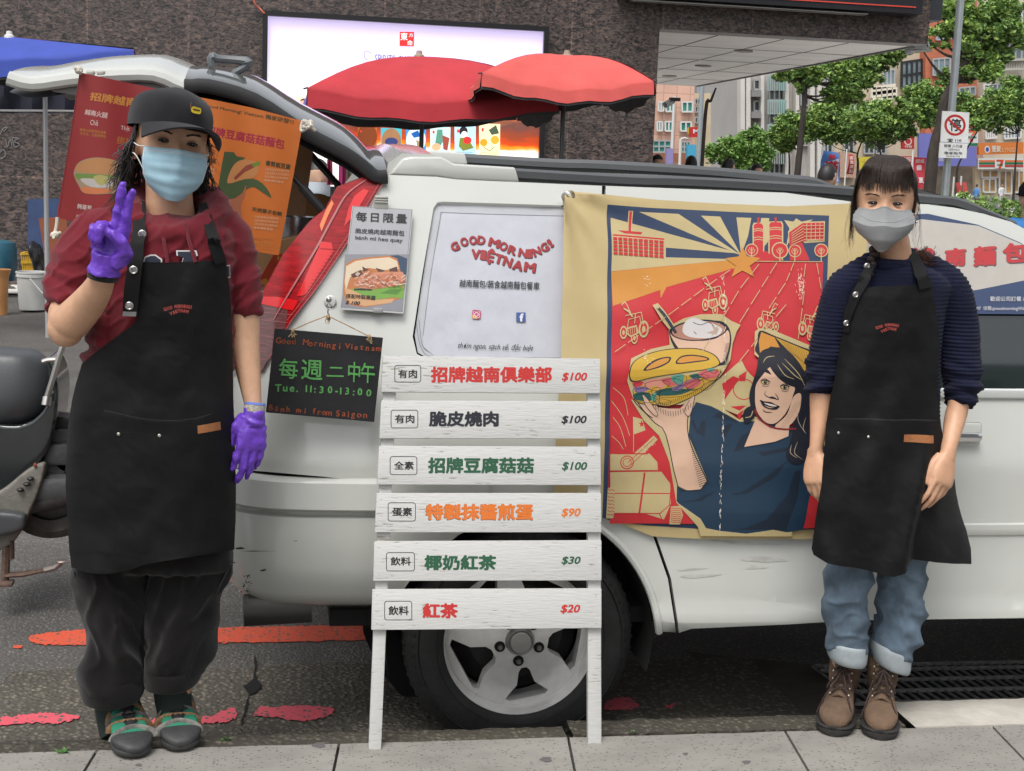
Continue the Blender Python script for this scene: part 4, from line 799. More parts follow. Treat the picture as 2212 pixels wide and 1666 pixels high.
for P in ([(1600,1205),(1650,1202),(1700,1210),(1660,1214),(1610,1211)],[(1620,1222),(1660,1226),(1612,1229)],[(1465,1230),(1530,1226),(1480,1233)],[(1470,1244),(1560,1240),(1500,1249)],[(1540,1166),(1620,1172),(1690,1176),(1620,1177),(1546,1170)]):a.poly(blot(P,4,2),sm,1)
a.obj('scuff_marks',rd)
g=MB();m0=onY(570,1318,4.05);g.tube([m0+V3(-.06,0,.0),m0+V3(.14,0,.01)],.05,14,flat_=.45,up=(0,1,0));obj('exhaust',g,mat('exhaust_metal',(.10,.095,.09),.4,.7),van)
# tail lamp
lampP=[(838,378),(805,424),(749,523),(680,626),(616,710),(563,803),(546,802),(533,770),(548,675),(564,638),(610,551),(668,479),(703,450),(728,404),(783,383)]
M_lamp=mat('lamp_red',(.30,.007,.011),.22,coat=0,var=.4,vs_=16,stretch=(1,1,5),spec=.35)
tl=panel('tail_lamp',lampP,M_lamp,off=.014,step=16,thick=.05)
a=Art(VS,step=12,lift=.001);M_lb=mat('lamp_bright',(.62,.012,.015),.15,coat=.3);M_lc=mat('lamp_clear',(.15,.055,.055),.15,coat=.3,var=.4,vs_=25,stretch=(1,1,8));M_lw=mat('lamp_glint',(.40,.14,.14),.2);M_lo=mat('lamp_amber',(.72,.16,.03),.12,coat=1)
def lp(P,m,l=16):a.poly([(x,y) for x,y in P],m,l)
lp([(563,803),(616,710),(622,660),(596,640),(560,646),(548,675),(533,770),(546,802)],M_lc,15)
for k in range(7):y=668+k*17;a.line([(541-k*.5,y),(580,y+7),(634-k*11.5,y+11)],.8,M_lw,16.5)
lp([(596,640),(644,648),(632,670),(562,655),(560,640)],M_lb,17);lp([(640,640),(690,530),(712,534),(720,542),(660,636)],M_lb);lp([(688,520),(716,524),(718,538),(690,536)],M_lb,18)
lp([(690,486),(704,452),(716,432),(720,440),(706,470),(694,500)],M_lo);lp([(764,424),(784,408),(796,412),(766,462),(742,490),(752,450)],M_lb)
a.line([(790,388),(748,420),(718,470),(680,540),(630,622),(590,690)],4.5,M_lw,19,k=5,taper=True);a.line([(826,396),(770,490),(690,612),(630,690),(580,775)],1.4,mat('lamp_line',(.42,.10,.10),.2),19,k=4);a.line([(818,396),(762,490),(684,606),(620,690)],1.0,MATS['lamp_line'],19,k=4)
for k in range(26):t=k/25;x0,y0=lerp(760,640,t),lerp(470,655,t);a.line([(x0,y0),(x0+32-8*t,y0-3)],.7,mat('lamp_rib',(.34,.02,.03),.2),18)
a.obj('lens_detail',tl)
# roof rails
def rail(dy,dz,far=False):
    top=[(1114,364),(1360,378),(1474,381),(1697,393),(1846,404),(2001,420),(2066,427),(2138,456),(2190,478)];S=[]
    for i,(x,y) in enumerate(top):
        Y=SY(onY(x,y,4.15)[0],1.47)+.05;p=onY(x,y,Y);S.append(p)
    S=catmull(S,4);g=MB()
    if far:S=S.copy();S[:,1]=2*YC-S[:,1];S[:,2] += TILT+dz
    sg=-1 if far else 1
    g.loft([[(p[0],p[1]+sg*a_,p[2]+b_) for a_,b_ in ((.0,-.034),(-.018,-.028),(-.020,-.008),(-.010,0),(.012,-.002),(.022,-.014),(.02,-.034))] for p in S]);return g,S
for fr,nm in ((False,'roof_rail'),(True,'roof_rail')):
    g,S=rail(0,.012,fr);ro=obj(nm,g,mat('rail_grey',(.085,.09,.095),.35,.1),van)
    g=MB();g.loft([[(p[0],p[1]+a_,p[2]+b_) for a_,b_ in ((-.012,-.03),(.012,-.03),(.014,-.075),(-.014,-.075))] for p in S]);obj('rail_base',g,M_trim,ro)
    g=MB();Pn=[(-.005,-.055),(.045,.072),(.10,.088),(.31,.090),(.355,.06),(.60,.048),(.615,-.045),(.30,-.058)];sx=E1[0][0];sy=S[0][1]
    x0=S[0][0];kx_=(x0+.008-sx)/.615;zz=S[0][2]-.046
    def zoff(px_):return zz+px_
    Q=[(841,378),(870,342),(890,339),(954,339),(980,354),(1113,362),(1122,394),(986,388),(942,382)]
    q=[onY(x,y,S[0][1]-(.03 if not fr else 0)) if not fr else None for x,y in Q]
    if fr:q=[V3(p[0],2*YC-p[1],p[2]+TILT+.012) for p in Q0]
    else:Q0=q
    b=bmesh.new();vv=[b.verts.new(p) for p in q];vb=[b.verts.new(V3(*p)+V3(0,(.075 if not fr else-.075),0)) for p in q];n_=len(q);b.faces.new(vv);b.faces.new(vb[::-1])
    for i in range(n_):b.faces.new((vv[i],vv[(i+1) % n_],vb[(i+1) % n_],vb[i]))
    bmesh.ops.recalc_face_normals(b,faces=b.faces[:]);bmesh.ops.bevel(b,geom=b.edges[:],offset=.007,segments=2,affect='EDGES',profile=.5);me=bpy.data.meshes.new('f');b.to_mesh(me);b.free();obj('rail_foot',me,M_paint,ro,smooth=50)
# spoiler step at the rear edge of the roof
g=MB();e0=onY(841,378,4.2);g.loft([[(e0[0]+dx,Y,e0[2]+dz+TILT*(Y-4.2)/1.4+.02*(1-((Y-YC)/.7) ** 2)) for dx,dz in ((-.01,-.02),(.0,.03),(.04,.06),(.13,.062),(.18,.03),(.18,-.02))] for Y in np.linspace(4.26,5.54,9)]);obj('roof_spoiler',g,M_paint,van)
# tailgate, raised
YH=4.22;low=[(836,376),(810,376),(784,355),(743,326),(651,277),(549,211),(450,181),(398,181),(332,155),(230,156),(150,163),(69,173),(17,160)]
hi=[22,28,32,34,32,28,24,25,24,24,21,18,5]
E=catmull([onY(x,y,YH) for x,y in low],3);hh=np.interp(np.linspace(0,1,len(E)),np.linspace(0,1,len(hi)),hi)/F*4.5;G=[]
for e,h in zip(E,hh):G.append([(e[0]-.0,lerp(YH,5.58,t),e[2]+TILT*t+h*(min(1,(t*6)) ** .5 if t < .1667 else 1-.0*t)+.035*math.sin(math.pi*t)-h*max(0,(t-.84)*6) ** 2) for t in (0,.015,.04,.08,.13,.2,.35,.5,.65,.8,.87,.92,.96,.985,1)])
xb=onY(400,180,YH)[0];M_hg=mat('tailgate_glass',(.10,.105,.105),.07,spec=.9,coat=.5,var=.12,vs_=.8)
hg=thing;g=MB();g.grid(G,mf=lambda i,j:1 if E[i][0] > xb else 0)
tg_=obj('tailgate',g,[M_paint,M_hg],van,smooth=60)
g=MB();g.grid([[(p[0],lerp(p[1],YC,.03),p[2]-.05-(.03 if 3 < j < 11 else 0)) for j,p in enumerate(r)] for r in G]);obj('inner_trim',g,M_grey,tg_)
g=MB();k0=[i for i,e in enumerate(E) if e[0] > xb-.02];g.tube([E[i]+V3(0,-.006,-.008) for i in k0],.014,8,flat_=1.5);obj('glass_seal',g,M_trim,tg_)
g=MB();k1=[i for i,e in enumerate(E) if e[0] <= xb+.02];g.tube([E[i]+V3(0,.0,-.012) for i in k1],.016,8,flat_=1.3);obj('edge_fold',g,M_paint,tg_)
lw=[onY(x,y,YH+.01) for x,y in ((62,174),(101,189),(115,199),(165,206),(240,210),(330,214),(400,200),(398,184),(230,162),(120,168))];g=MB();g.prism(lw,(0,1.34,TILT));obj('latch_panel',g,mat('trim_grey',(.16,.155,.15),.5),tg_,smooth=0)
g=MB()
for x in (197,219):p=onY(x,162,YH-.005);g.box(p,(.026,.02,.022),bev=.004)
obj('latch',g,mat('latch_metal',(.35,.33,.28),.35,.8),tg_)
g=MB();wp=[(459,144),(456,128),(462,124),(470,127),(519,131),(534,136),(528,146),(508,157),(500,167)];g.tube([onY(x,y,4.45) for x,y in wp],[.012,.014,.016,.012,.013,.018,.012,.011,.009],8,k=2)
for k in range(5):p=onY(500+k*8,168-k*2.5-4,4.46);g.tube([p,p+V3(.02,0,.03)],.005,5)
obj('wiper',g,mat('wiper_grey',(.11,.12,.13),.4),tg_)
for A,B_,Y in (((631,381),(700,458),4.2),((640,300),(732,403),5.5)):
    g=MB();a0,b0=onY(*A,Y),onY(*B_,Y);g.cyl(a0,lerp(a0,b0,.35),.008,n=8);g.cyl(lerp(a0,b0,.3),b0,.014,n=10);obj('gas_strut',g,M_trim,tg_)
# wheels
def wheel(c,par,flip=1):
    t=bpy.data.objects.new('wheel',None);COL.objects.link(t);t.parent=par;t.location=Vector(c)-origin(par);c=np.array(c)
    pr=[(.230,.0),(.238,-.010),(.246,-.016),(.262,-.020),(.30,-.018),(.318,-.012),(.336,.0),(.346,.014),(.352,.03),(.352,.18),(.34,.2),(.30,.215),(.22,.21)]
    g=MB();g.lathe([(r,h*flip) for r,h in pr],c,(0,1,0),72)
    for k in range(64):
        a=k/64*2*math.pi;d=V3(math.cos(a),0,math.sin(a));s=V3(-math.sin(a),0,math.cos(a));g.add([c+d*.322+s*q+V3(0,-.0155*flip,0) for q in (-.004,.006)]+[c+d*.352+s*q+V3(0,.02*flip,0) for q in (.010,-.002)]+[c+d*.355+s*q+V3(0,.028*flip,0) for q in (-.002,.010)],[(0,1,2,3),(3,2,5,4)])
    for r in (.256,.312):g.lathe([(r-.002,-.017*flip),(r,-.021*flip),(r+.002,-.017*flip)],c,(0,1,0),64)
    obj('tyre',g,mat('tyre_rubber',(.013,.013,.013),.75,var=.35,vs_=20,bump=.2,bs=90),t)
    M_al=mat('alloy',(.72,.71,.69),.36,.30,var=.08,vs_=30)
    holes=[]
    for k in range(5):
        a=math.radians(-79+72*k);w0,w1=(.17,.34) if k % 5 == 0 else (.30,.47);hp_=[]
        for r,w in ((.090,w0*.55),(.104,w0),(.15,w0*1.1),(.202,w1),(.209,w1*.8)):hp_.append((r*math.cos(a+w),r*math.sin(a+w)))
        for r,w in ((.209,w1*.8),(.202,w1),(.15,w0*1.1),(.104,w0),(.090,w0*.55)):hp_.append((r*math.cos(a-w),r*math.sin(a-w)))
        holes.append(hp_)
    v,f=cut_poly([(.222*math.cos(a),.222*math.sin(a)) for a in np.arange(60)/60*6.2832],.02,holes)
    b=bmesh.new();prof_=lambda r:.004+.030*max(0,min(1,(r-.05)/.12)) ** 1.3+.012*max(0,(r-.16)/.04)
    vv=[b.verts.new((c[0]+x,c[1]+flip*prof_(math.hypot(x,z)),c[2]+z)) for x,z in v]
    for q in f:
        try:b.faces.new([vv[i] for i in q])
        except ValueError:pass
    bmesh.ops.remove_doubles(b,verts=b.verts[:],dist=1e-5);bmesh.ops.recalc_face_normals(b,faces=b.faces[:]);r=bmesh.ops.extrude_edge_only(b,edges=[e for e in b.edges if e.is_boundary])
    for q in r['geom']:
        if isinstance(q,bmesh.types.BMVert):
            q.co.y += .045*flip;dx,dz=q.co.x-c[0],q.co.z-c[2];rr=math.hypot(dx,dz)
    me=bpy.data.meshes.new('rim');b.to_mesh(me);b.free();ri=obj('rim',me,M_al,t,smooth=38)
    g=MB();g.lathe([(.222,.034*flip),(.225,.012*flip),(.231,-.004*flip),(.237,.0),(.224,.04*flip),(.215,.16*flip)],c,(0,1,0),64);obj('rim_lip',g,M_al,ri)
    g=MB();g.lathe([(0,.10*flip),(.15,.10*flip),(.2,.14*flip)],c,(0,1,0),40);obj('brake_disc',g,mat('brake_dark',(.02,.02,.02),.6,.3),t)
    g=MB();g.lathe([(.0,-.020*flip),(.030,-.019*flip),(.033,-.016*flip),(.034,-.010*flip)],c,(0,1,0),32);g.lathe([(.034,-.012*flip),(.038,-.016*flip),(.042,-.010*flip),(.046,.006*flip)],c,(0,1,0),32);obj('hub_cap',g,mat('cap_alloy',(.36,.35,.34),.45,.7),ri)
    for k in range(5):
        a=math.radians(-20+72*k);d=c+V3(.063*math.cos(a),0,.063*math.sin(a));g=MB();g.lathe([(.0165,.004*flip),(.0160,-.0015*flip),(.0,-.002*flip)],d+V3(0,.002*flip,0),(0,1,0),20);g2=MB();g2.cyl(d+V3(0,-.002*flip,0),d+V3(0,-.010*flip,0),.0085,.007,12);lh=obj('lug_hole',g,M_void,ri);obj('lug_nut',g2,mat('lug_steel',(.2,.2,.2),.4,.8),ri)
    return t
wheel(wc,van);wheel((wc[0],2*YC-wc[1],wc[2]+.02),van,-1)
wf=VS(2960,1385);wheel((wf[0],3.965,wc[2]),van);wheel((wf[0],2*YC-3.965,wc[2]+.02),van,-1)
# ================================================================ SIGNS, BANNERS, MENU
d5,d6,d7,d8,d9,d10=D(0,600),D(700,600),D(1500,600),D(2226,600),D(1500,1150),D(700,1150);d11,d12,d13=D(2226,1150),D(700,1675),D(1500,1675)
def worn():
    m=bpy.data.materials.new('worn_white_board');m.use_nodes=True;N=m.node_tree.nodes;L=m.node_tree.links;b=N['Principled BSDF'];tc=N.new('ShaderNodeTexCoord')
    def ns(sc_,st,det=4):
        mp=N.new('ShaderNodeMapping');mp.inputs['Scale'].default_value=st;L.new(tc.outputs['Object'],mp.inputs[0]);n=N.new('ShaderNodeTexNoise');n.inputs['Scale'].default_value=sc_;n.inputs['Detail'].default_value=det;L.new(mp.outputs[0],n.inputs['Vector']);return n.outputs[0]
    a=ns(26,(1,1,7));c=ns(5,(1,1,1.5));ad=N.new('ShaderNodeMath');ad.operation='MULTIPLY_ADD';ad.inputs[1].default_value=.55;L.new(c,ad.inputs[0]);L.new(a,ad.inputs[2])
    r=N.new('ShaderNodeValToRGB');L.new(ad.outputs[0],r.inputs[0]);e=r.color_ramp.elements;e[0].position=.54;e[0].color=(.27,.25,.215,1);e[1].position=.60;e[1].color=(.47,.47,.455,1);q=e.new(1.0);q.color=(.50,.50,.485,1)
    L.new(r.outputs[0],b.inputs['Base Color']);b.inputs['Roughness'].default_value=.6
    bp=N.new('ShaderNodeBump');bp.inputs['Strength'].default_value=.35;bp.inputs['Distance'].default_value=.004;L.new(ad.outputs[0],bp.inputs['Height']);L.new(bp.outputs[0],b.inputs['Normal']);return m
M_worn=worn();SN=np.array((0,-1.03,.26));SN /= np.linalg.norm(SN);SP=V3(0,3.545,0)
ms=thing('menu_stand',onP(1050,1616,SP,SN),'white slatted wooden menu stand leaning on the van between the two people','menu stand')
def bar3(p,off,t,m,par,name,bev=.0025):
    q=[onP(x,y,SP+SN*off,SN) for x,y in p];b=bmesh.new();f=[b.verts.new(v) for v in q];k=[b.verts.new(v-SN*t) for v in q];b.faces.new(f);b.faces.new(k[::-1])
    for i in range(4):b.faces.new((f[i],f[(i+1) % 4],k[(i+1) % 4],k[i]))
    bmesh.ops.recalc_face_normals(b,faces=b.faces[:]);bmesh.ops.bevel(b,geom=b.edges[:],offset=bev,segments=2,affect='EDGES',profile=.6);me=bpy.data.meshes.new(name);b.to_mesh(me);b.free();return obj(name,me,m,par,smooth=50)
bar3([(830,780),(858,780),(823,1619),(796,1619)],0,.022,M_worn,ms,'leg');bar3([(1269,784),(1296,784),(1299,1612),(1270,1612)],0,.022,M_worn,ms,'leg')
RED,NAV,GRN,ORG,BLK=ink(216,48,44),ink(30,32,46),ink(38,98,66),ink(244,128,40),ink(24,24,26)
SL=[((827,768),(1296,775),(1296,850),(823,847),d6,(1238,1265,1432,1390),(1262,1295,1405,1360),'有肉','招牌越南俱樂部',(930,792,1192,827),RED,'$100',(1213,805,1268,825)),
      ((823,865),(1297,867),(1297,948),(819,947),d10,(1210,252,1410,385),(1238,285,1385,350),'有肉','脆皮燒肉',(926,888,1077,922),NAV,'$100',(1212,898,1267,917)),
      ((818,963),(1297,965),(1298,1048),(814,1047),d10,(1203,600,1403,735),(1232,635,1380,698),'全素','招牌豆腐菇菇',(924,988,1153,1023),GRN,'$100',(1213,998,1268,1018)),
      ((813,1065),(1298,1065),(1299,1150),(809,1150),d10,(1188,945,1392,1082),(1218,980,1368,1045),'蛋素','特製抹醬煎蛋',(919,1088,1152,1124),ORG,'$90',(1212,1098,1254,1118)),
      ((808,1169),(1299,1167),(1299,1254),(806,1255),d10,(1175,1318,1385,1455),(1205,1350,1358,1415),'飲料','椰奶紅茶',(916,1199,1072,1232),GRN,'$30',(1212,1202,1254,1221)),
      ((804,1273),(1299,1271),(1299,1357),(802,1361),d12,(1162,395,1365,535),(1190,430,1342,500),'飲料','紅茶',(912,1303,989,1336),RED,'$20',(1210,1306,1253,1326))]
ssurf=lambda x,y,l=0:onP(x,y,SP+SN*(.0162+l),SN)
bx4=lambda r:[(r[0],r[1]),(r[2],r[1]),(r[2],r[3]),(r[0],r[3])]
for tl_,tr_,br_,bl_,f,rb,rt,t1,t2,rn,col,t3,rp in SL:
    s=bar3([tl_,tr_,br_,bl_],.016,.016,M_worn,ms,'slat');a=Art(ssurf,lift=.0005)
    (x0,y0),(x1,y1)=f(rb[0],rb[1]),f(rb[2],rb[3]);r=5;P=[]
    for cx,cy,a0 in ((x1-r,y0+r,-math.pi/2),(x1-r,y1-r,0),(x0+r,y1-r,math.pi/2),(x0+r,y0+r,math.pi)):P += [(cx+r*math.cos(a0+k*.3927),cy+r*math.sin(a0+k*.3927)) for k in range(5)]
    a.line(P+[P[0],P[1]],1.5,BLK);a.text(t1,bx4((*f(rt[0],rt[1]),*f(rt[2],rt[3]))),BLK,.022);a.text(t2,bx4(rn),col,.042)
    if col is ORG:a.text(t2,bx4((rn[0]-.8,rn[1]+1.0,rn[2]-.8,rn[3]+1.0)),ink(60,40,28),.034,lay=.05)
    a.text(t3,bx4(rp),col,.028,.22)
    for sx in (tl_[0]+10,tr_[0]-12):
        for sy in (tl_[1]+14,bl_[1]-14):a.ell(sx,sy,1.0,1.0,mat('nail',(.2,.19,.17),.5),n=8)
    a.obj('lettering',s)
# ---------------------------------------------------------------- chalkboard and hook
YCB=3.905;cbq=[(593,710),(827,730),(808,912),(574,891)]
cb=thing('chalkboard',onY(700,900,YCB),'black chalkboard with green and brown handwriting hanging on the van corner','chalkboard')
g=MB();g.prism([onY(x,y,YCB) for x,y in cbq],(0,.005,0));obj('board',g,mat('board_black',(.014,.014,.017),.55,var=.3,vs_=9),cb,smooth=0)
a=Art(planar((0,YCB,0),(0,-1,0)),lift=.0006);BR,GR=mat('chalk_brown',s2l(150,74,44),.9,var=.4,vs_=240),mat('chalk_green',s2l(92,160,88),.9,var=.3,vs_=240)
def hand(body,f,x0,y0,x1,y1,h,m,bold=.006,jit=.06,sh=.0):
    n=len(body);rng=random.Random(body);ws=[.5 if c in "!i:.-l1 ’'" else 1 for c in body];tot=sum(ws);u=0
    for c,w in zip(body,ws):
        t=(u+w/2)/tot;u += w
        if c == ' ':continue
        v,fc=text2d(c,0,sh);lo,hi_=v.min(0),v.max(0);k=h/.73;cx,cy=lerp(x0,x1,t),lerp(y0,y1,t)+h*rng.uniform(-.06,.06);an=rng.uniform(-jit,jit)+math.atan2(y1-y0,x1-x0);kx=k*rng.uniform(.92,1.08)
        mid=(lo[0]+hi_[0])/2;P=[((x-mid)*kx*math.cos(an)+y*k*math.sin(an)+cx,(x-mid)*kx*math.sin(an)-y*k*math.cos(an)+cy) for x,y in v]
        for ox,oy in ((0,0),(1.6,.8),(-1.2,1.4)) if h < 50 else ((0,0),(2.4,1),(-2,1.6),(.5,-2)):a.put([f(q[0]+ox,q[1]+oy) for q in P],fc,m)
hand('Good',d6,350,1100,500,1106,46,BR);hand('Morning',d6,550,1112,800,1135,46,BR);hand('¡',d6,815,1128,835,1130,46,BR);hand('Vietnam',d6,862,1138,1136,1158,44,BR)
for c,x0,x1,y in (('每',375,515,1348),('週',540,700,1356),('二',725,855,1352),('中',890,980,1372),('午',985,1090,1380)):
    a.text(c,[d6(x0,y-140),d6(x1,y-132),d6(x1-5,y+18),d6(x0-5,y+8)] if c not in '二' else [d6(x0+18,y-80),d6(x1,y-76),d6(x1,y-4),d6(x0,y-8)],GR,.012)
hand('Tue.',d6,340,1452,520,1456,56,GR,.012);hand('11:30-13:00',d6,560,1456,1070,1486,52,GR,.012);hand('Bánh',d6,288,1592,460,1606,44,BR);hand('mì',d6,495,1608,585,1616,42,BR);hand('from',d6,615,1618,760,1630,46,BR);hand('Saigon',d6,785,1632,1035,1646,48,BR)
a.obj('handwriting',cb)
M_jute=mat('jute',(.42,.30,.17),.95,var=.3,vs_=90);hk=(707,682)
g=MB();sw=lambda P:[onY(x,y,YCB-.012) for x,y in P]
for P in ([hk,(668,697),(632,713)],[hk,(752,704),(797,727)]):g.tube(sw(P),.0018,6,k=4)
rng=random.Random(3)
for cx,cy in ((632,714),(797,727),(708,684)):
    for k in range(9):g.tube(sw([(cx,cy),(cx+rng.uniform(-6,6),cy+rng.uniform(1,9)),(cx+rng.uniform(-9,9),cy+rng.uniform(4,16))]),.0012,5,k=3)
    g.ell(onY(cx,cy,YCB-.014),(.005,.004,.006),8,6)
obj('string',g,M_jute,cb)
hkT=thing('magnetic_hook',onY(713,664,3.93),'white magnetic hook on the van holding the chalkboard string','hook');hc=VS(713,651,.003)
g=MB();g.lathe([(.018,.0),(.018,-.006),(.015,-.009),(.006,-.010),(0,-.010)],hc,(0,1,0),28);obj('magnet',g,mat('hook_white',(.62,.62,.6),.35),hkT)
g=MB();c_=onY(710,648,3.914);g.ell(c_,(.008,.006,.008),12,8);g.tube([onY(x,y,3.908) for x,y in ((710,655),(716,662),(713,668),(706,664),(708,656))],.0016,6,k=4);g.tube([onY(x,y,3.906) for x,y in ((709,668),(708,676),(711,681),(708,686),(704,682))],.0020,6,k=4);obj('hook',g,mat('hook_steel',(.35,.35,.34),.3,.9),hkT)
# ---------------------------------------------------------------- small poster with clip
pq=[(762,446),(888,453),(867,672),(736,663)]
po=thing('poster',VS(800,668),'small grey menu poster of a stuffed baguette clipped on the van pillar','poster');a=Art(lambda x,y,l=0:VS(x,y,l+.024),step=30,lift=.0003);a.k=8
a.poly([(760,445),(890,452),(870,676),(733,667)],mat('laminate_edge',(.38,.38,.37),.3));a.poly(pq,ink(186,186,192));a.line(pq+[pq[0]],1.0,ink(90,92,100))
f6=lambda P:[d6(*p) for p in P]
a.poly(f6([(862,430),(1338,430),(1287,856),(838,824)]),ink(150,150,158));a.poly(f6([(1195,440),(1260,436),(1325,462),(1320,590),(1270,560),(1230,480)]),ink(48,76,104))
a.poly(f6([(865,505),(920,470),(1040,452),(1190,440),(1252,462),(1268,520),(1290,640),(1270,760),(1160,800),(1000,824),(880,800),(850,720)]),ink(206,128,70))
a.poly(f6([(872,518),(940,480),(1060,462),(1190,452),(1250,480),(1262,540),(1150,548),(1030,530),(960,560),(900,600),(870,700),(860,640)]),ink(240,220,190));a.poly(f6([(858,680),(930,700),(1060,770),(1230,760),(1210,790),(1010,815),(890,790)]),ink(228,176,128))
a.poly(f6([(900,690),(960,680),(1100,690),(1240,650),(1306,640),(1296,760),(1220,750),(1100,768),(1000,736)]),ink(126,178,72));a.poly(f6([(1120,720),(1200,690),(1290,690),(1250,730)]),ink(88,144,50));a.poly(f6([(930,685),(1080,680),(1060,700),(930,698)]),ink(40,46,38))
for P in ([(905,580),(980,545),(1000,580),(920,604)],[(990,520),(1040,545),(1000,560)],[(1090,530),(1160,550),(1120,575)],[(1190,540),(1250,520),(1256,570),(1200,566)]):a.poly(f6(P),ink(92,56,46))
a.poly(f6([(925,660),(950,600),(1010,570),(1150,560),(1290,560),(1312,600),(1300,650),(1200,672),(1060,690),(970,680)]),ink(222,150,116));rng=random.Random(5)
for k in range(110):
    x,y=rng.uniform(935,1295),rng.uniform(570,672);an=rng.uniform(-.9,.9);l=rng.uniform(14,44);a.line(f6([(x,y),(x+l*.5*math.cos(an),y+l*.5*math.sin(an)-5),(x+l*math.cos(an),y+l*math.sin(an))]),rng.uniform(.9,1.8),ink(*rng.choice([(238,204,186),(226,130,84),(244,224,210),(206,108,70)])),lay=a.k+.5+.1*(k % 3))
a.k += 3
a.text('每日限量',f6([(945,112),(1325,130),(1322,202),(942,184)]),ink(30,30,36),.025,space=1.35);a.text('脆皮燒肉越南麵包',f6([(940,235),(1306,253),(1303,295),(937,272)]),ink(52,52,60),.015);a.text('bánh mì heo quay',f6([(940,290),(1292,312),(1290,350),(938,326)]),ink(58,58,66),.02)
a.text('搭配特製黑醬',f6([(872,722),(1092,738),(1088,772),(869,754)]),ink(30,26,24),.015);a.text('$ 100',f6([(868,772),(976,780),(974,810),(866,800)]),ink(30,26,24),.03,.25);a.obj('print',po)
cl=thing('clip',VS(823,437),'grey plastic clip holding the top edge of the small poster','clip');g=MB()
c_=(VS(822,437,.026));g.box(c_,(.040,.016,.040),bev=.003);obj('jaw',g,mat('clip_plastic',(.42,.42,.38),.5),cl);g=MB()
for k in (-.012,.0,.012):g.box(c_+V3(0,-.009,.008+k*.6),(.040,.006,.004),bev=.001)
obj('grip',g,MATS['clip_plastic'],cl)
g=MB();g.box(VS(814,669,.028),(.026,.010,.014),bev=.002);tag(obj('magnet_tab',g,mat('magnet_grey',(.34,.34,.34),.4)),'small grey magnet at the bottom edge of the small poster','magnet')
# ---------------------------------------------------------------- white sheet in the rear window
ws=thing('window_sheet',VS(1080,770),'white printed sheet taped inside the rear side window of the van','poster');wsurf=lambda x,y,l=0:VS(x,y,l-.012)+V3(0,.004*nz((x,y,0),.02),0)
a=Art(wsurf,step=24,lift=.0006);a.poly([(946,442),(1268,450),(1256,776),(926,776),(903,763),(896,726),(914,600),(936,455)],ink(206,208,214));a.poly([(956,458),(1266,466),(1254,774),(940,772),(915,750),(913,726),(930,600)],ink(212,214,224),3)
g_=ink(120,122,130)
for P in ([(900,700),(906,740),(918,765),(936,772)],[(905,690),(912,745),(926,760)],[(951,459),(1060,463),(1262,468)],[(953,459),(930,600),(914,726)]):a.line(P,.9,g_,5,k=4)
def letters(a,seq,h,m,bold=.09,dx=0,dy=0,lay=None):
    n=len(seq)
    for i,(c,x,y,w) in enumerate(seq):
        x0,y0=seq[max(i-1,0)][1:3];x1,y1=seq[min(i+1,n-1)][1:3];an=math.atan2(y1-y0,x1-x0);v,f=text2d(c,0);lo,hi_=v.min(0),v.max(0);s_=hi_-lo;k=h/.73;kx=w/max(s_[0],.05)
        for q_,(ox,oy) in enumerate(((0,0),(1,.3),(-1,-.3),(.3,-1),(-.3,1),(.7,.7),(-.7,-.7),(.7,-.7),(-.7,.7))):
          u=(v-(lo+hi_)/2)+np.array((ox,oy))*bold;a.put([(x+dx+p[0]*kx*math.cos(an)+p[1]*k*math.sin(an),y+dy+p[0]*kx*math.sin(an)-p[1]*k*math.cos(an)) for p in u],f,m,(lay or 20)+q_*.03)
gm=[('G',983,533,16),('O',1003,523,15),('O',1022,519.7,15),('D',1040,519.5,15),('M',1068,525,21),('O',1088,532.7,15),('R',1107,541,16),('N',1130,547,17),('I',1144,548.5,6),('N',1160,544,16),('G',1177,535,15),('!',1189,526,5)]
vn=[('V',1028,550,17),('I',1044,551.4,6),('Ệ',1060,554.5,14),('T',1078,560,16),('N',1097,566,17),('A',1119,574,20),('M',1145,578,22)]
for sq,h in ((gm,18),(vn,20)):letters(a,sq,h,ink(64,26,30),.05,1.1,1.3,6);letters(a,sq,h,ink(176,42,50),.05,lay=7)
a.k=40;a.text('越南麵包/蔬食越南麵包餐車',[(993,604),(1166,610),(1165,627),(992,620)],ink(50,50,56),.014);a.text('thơm ngon, sạch sẽ, đặc biệt',[(990,739),(1153,746),(1152,762),(989,756)],ink(40,40,48),.0,.35)
x,y=d6(1850,885);a.poly([(x-9,y-8),(x-6,y-10),(x+7,y-9),(x+10,y-6),(x+9,y+8),(x+6,y+10),(x-7,y+9),(x-10,y+6)],ink(206,70,120));a.poly([(x-10,y+1),(x-1,y+2),(x+2,y+10),(x-7,y+9),(x-10,y+6)],ink(240,170,80));a.ring(x,y,4,1.6,ink(250,240,244));
P=[(x-7,y-6.5),(x+6.5,y-6.5),(x+7,y+6.5),(x-6.5,y+7)];a.line(P+P[:2],1.3,ink(250,240,244));x,y=d7(223,905);a.rect(x-10,y-10,x+10,y+10,ink(62,90,160));a.text('f',[(x-3,y-8),(x+6,y-8),(x+6,y+10),(x-3,y+10)],ink(240,242,248),.05);a.obj('print',ws)
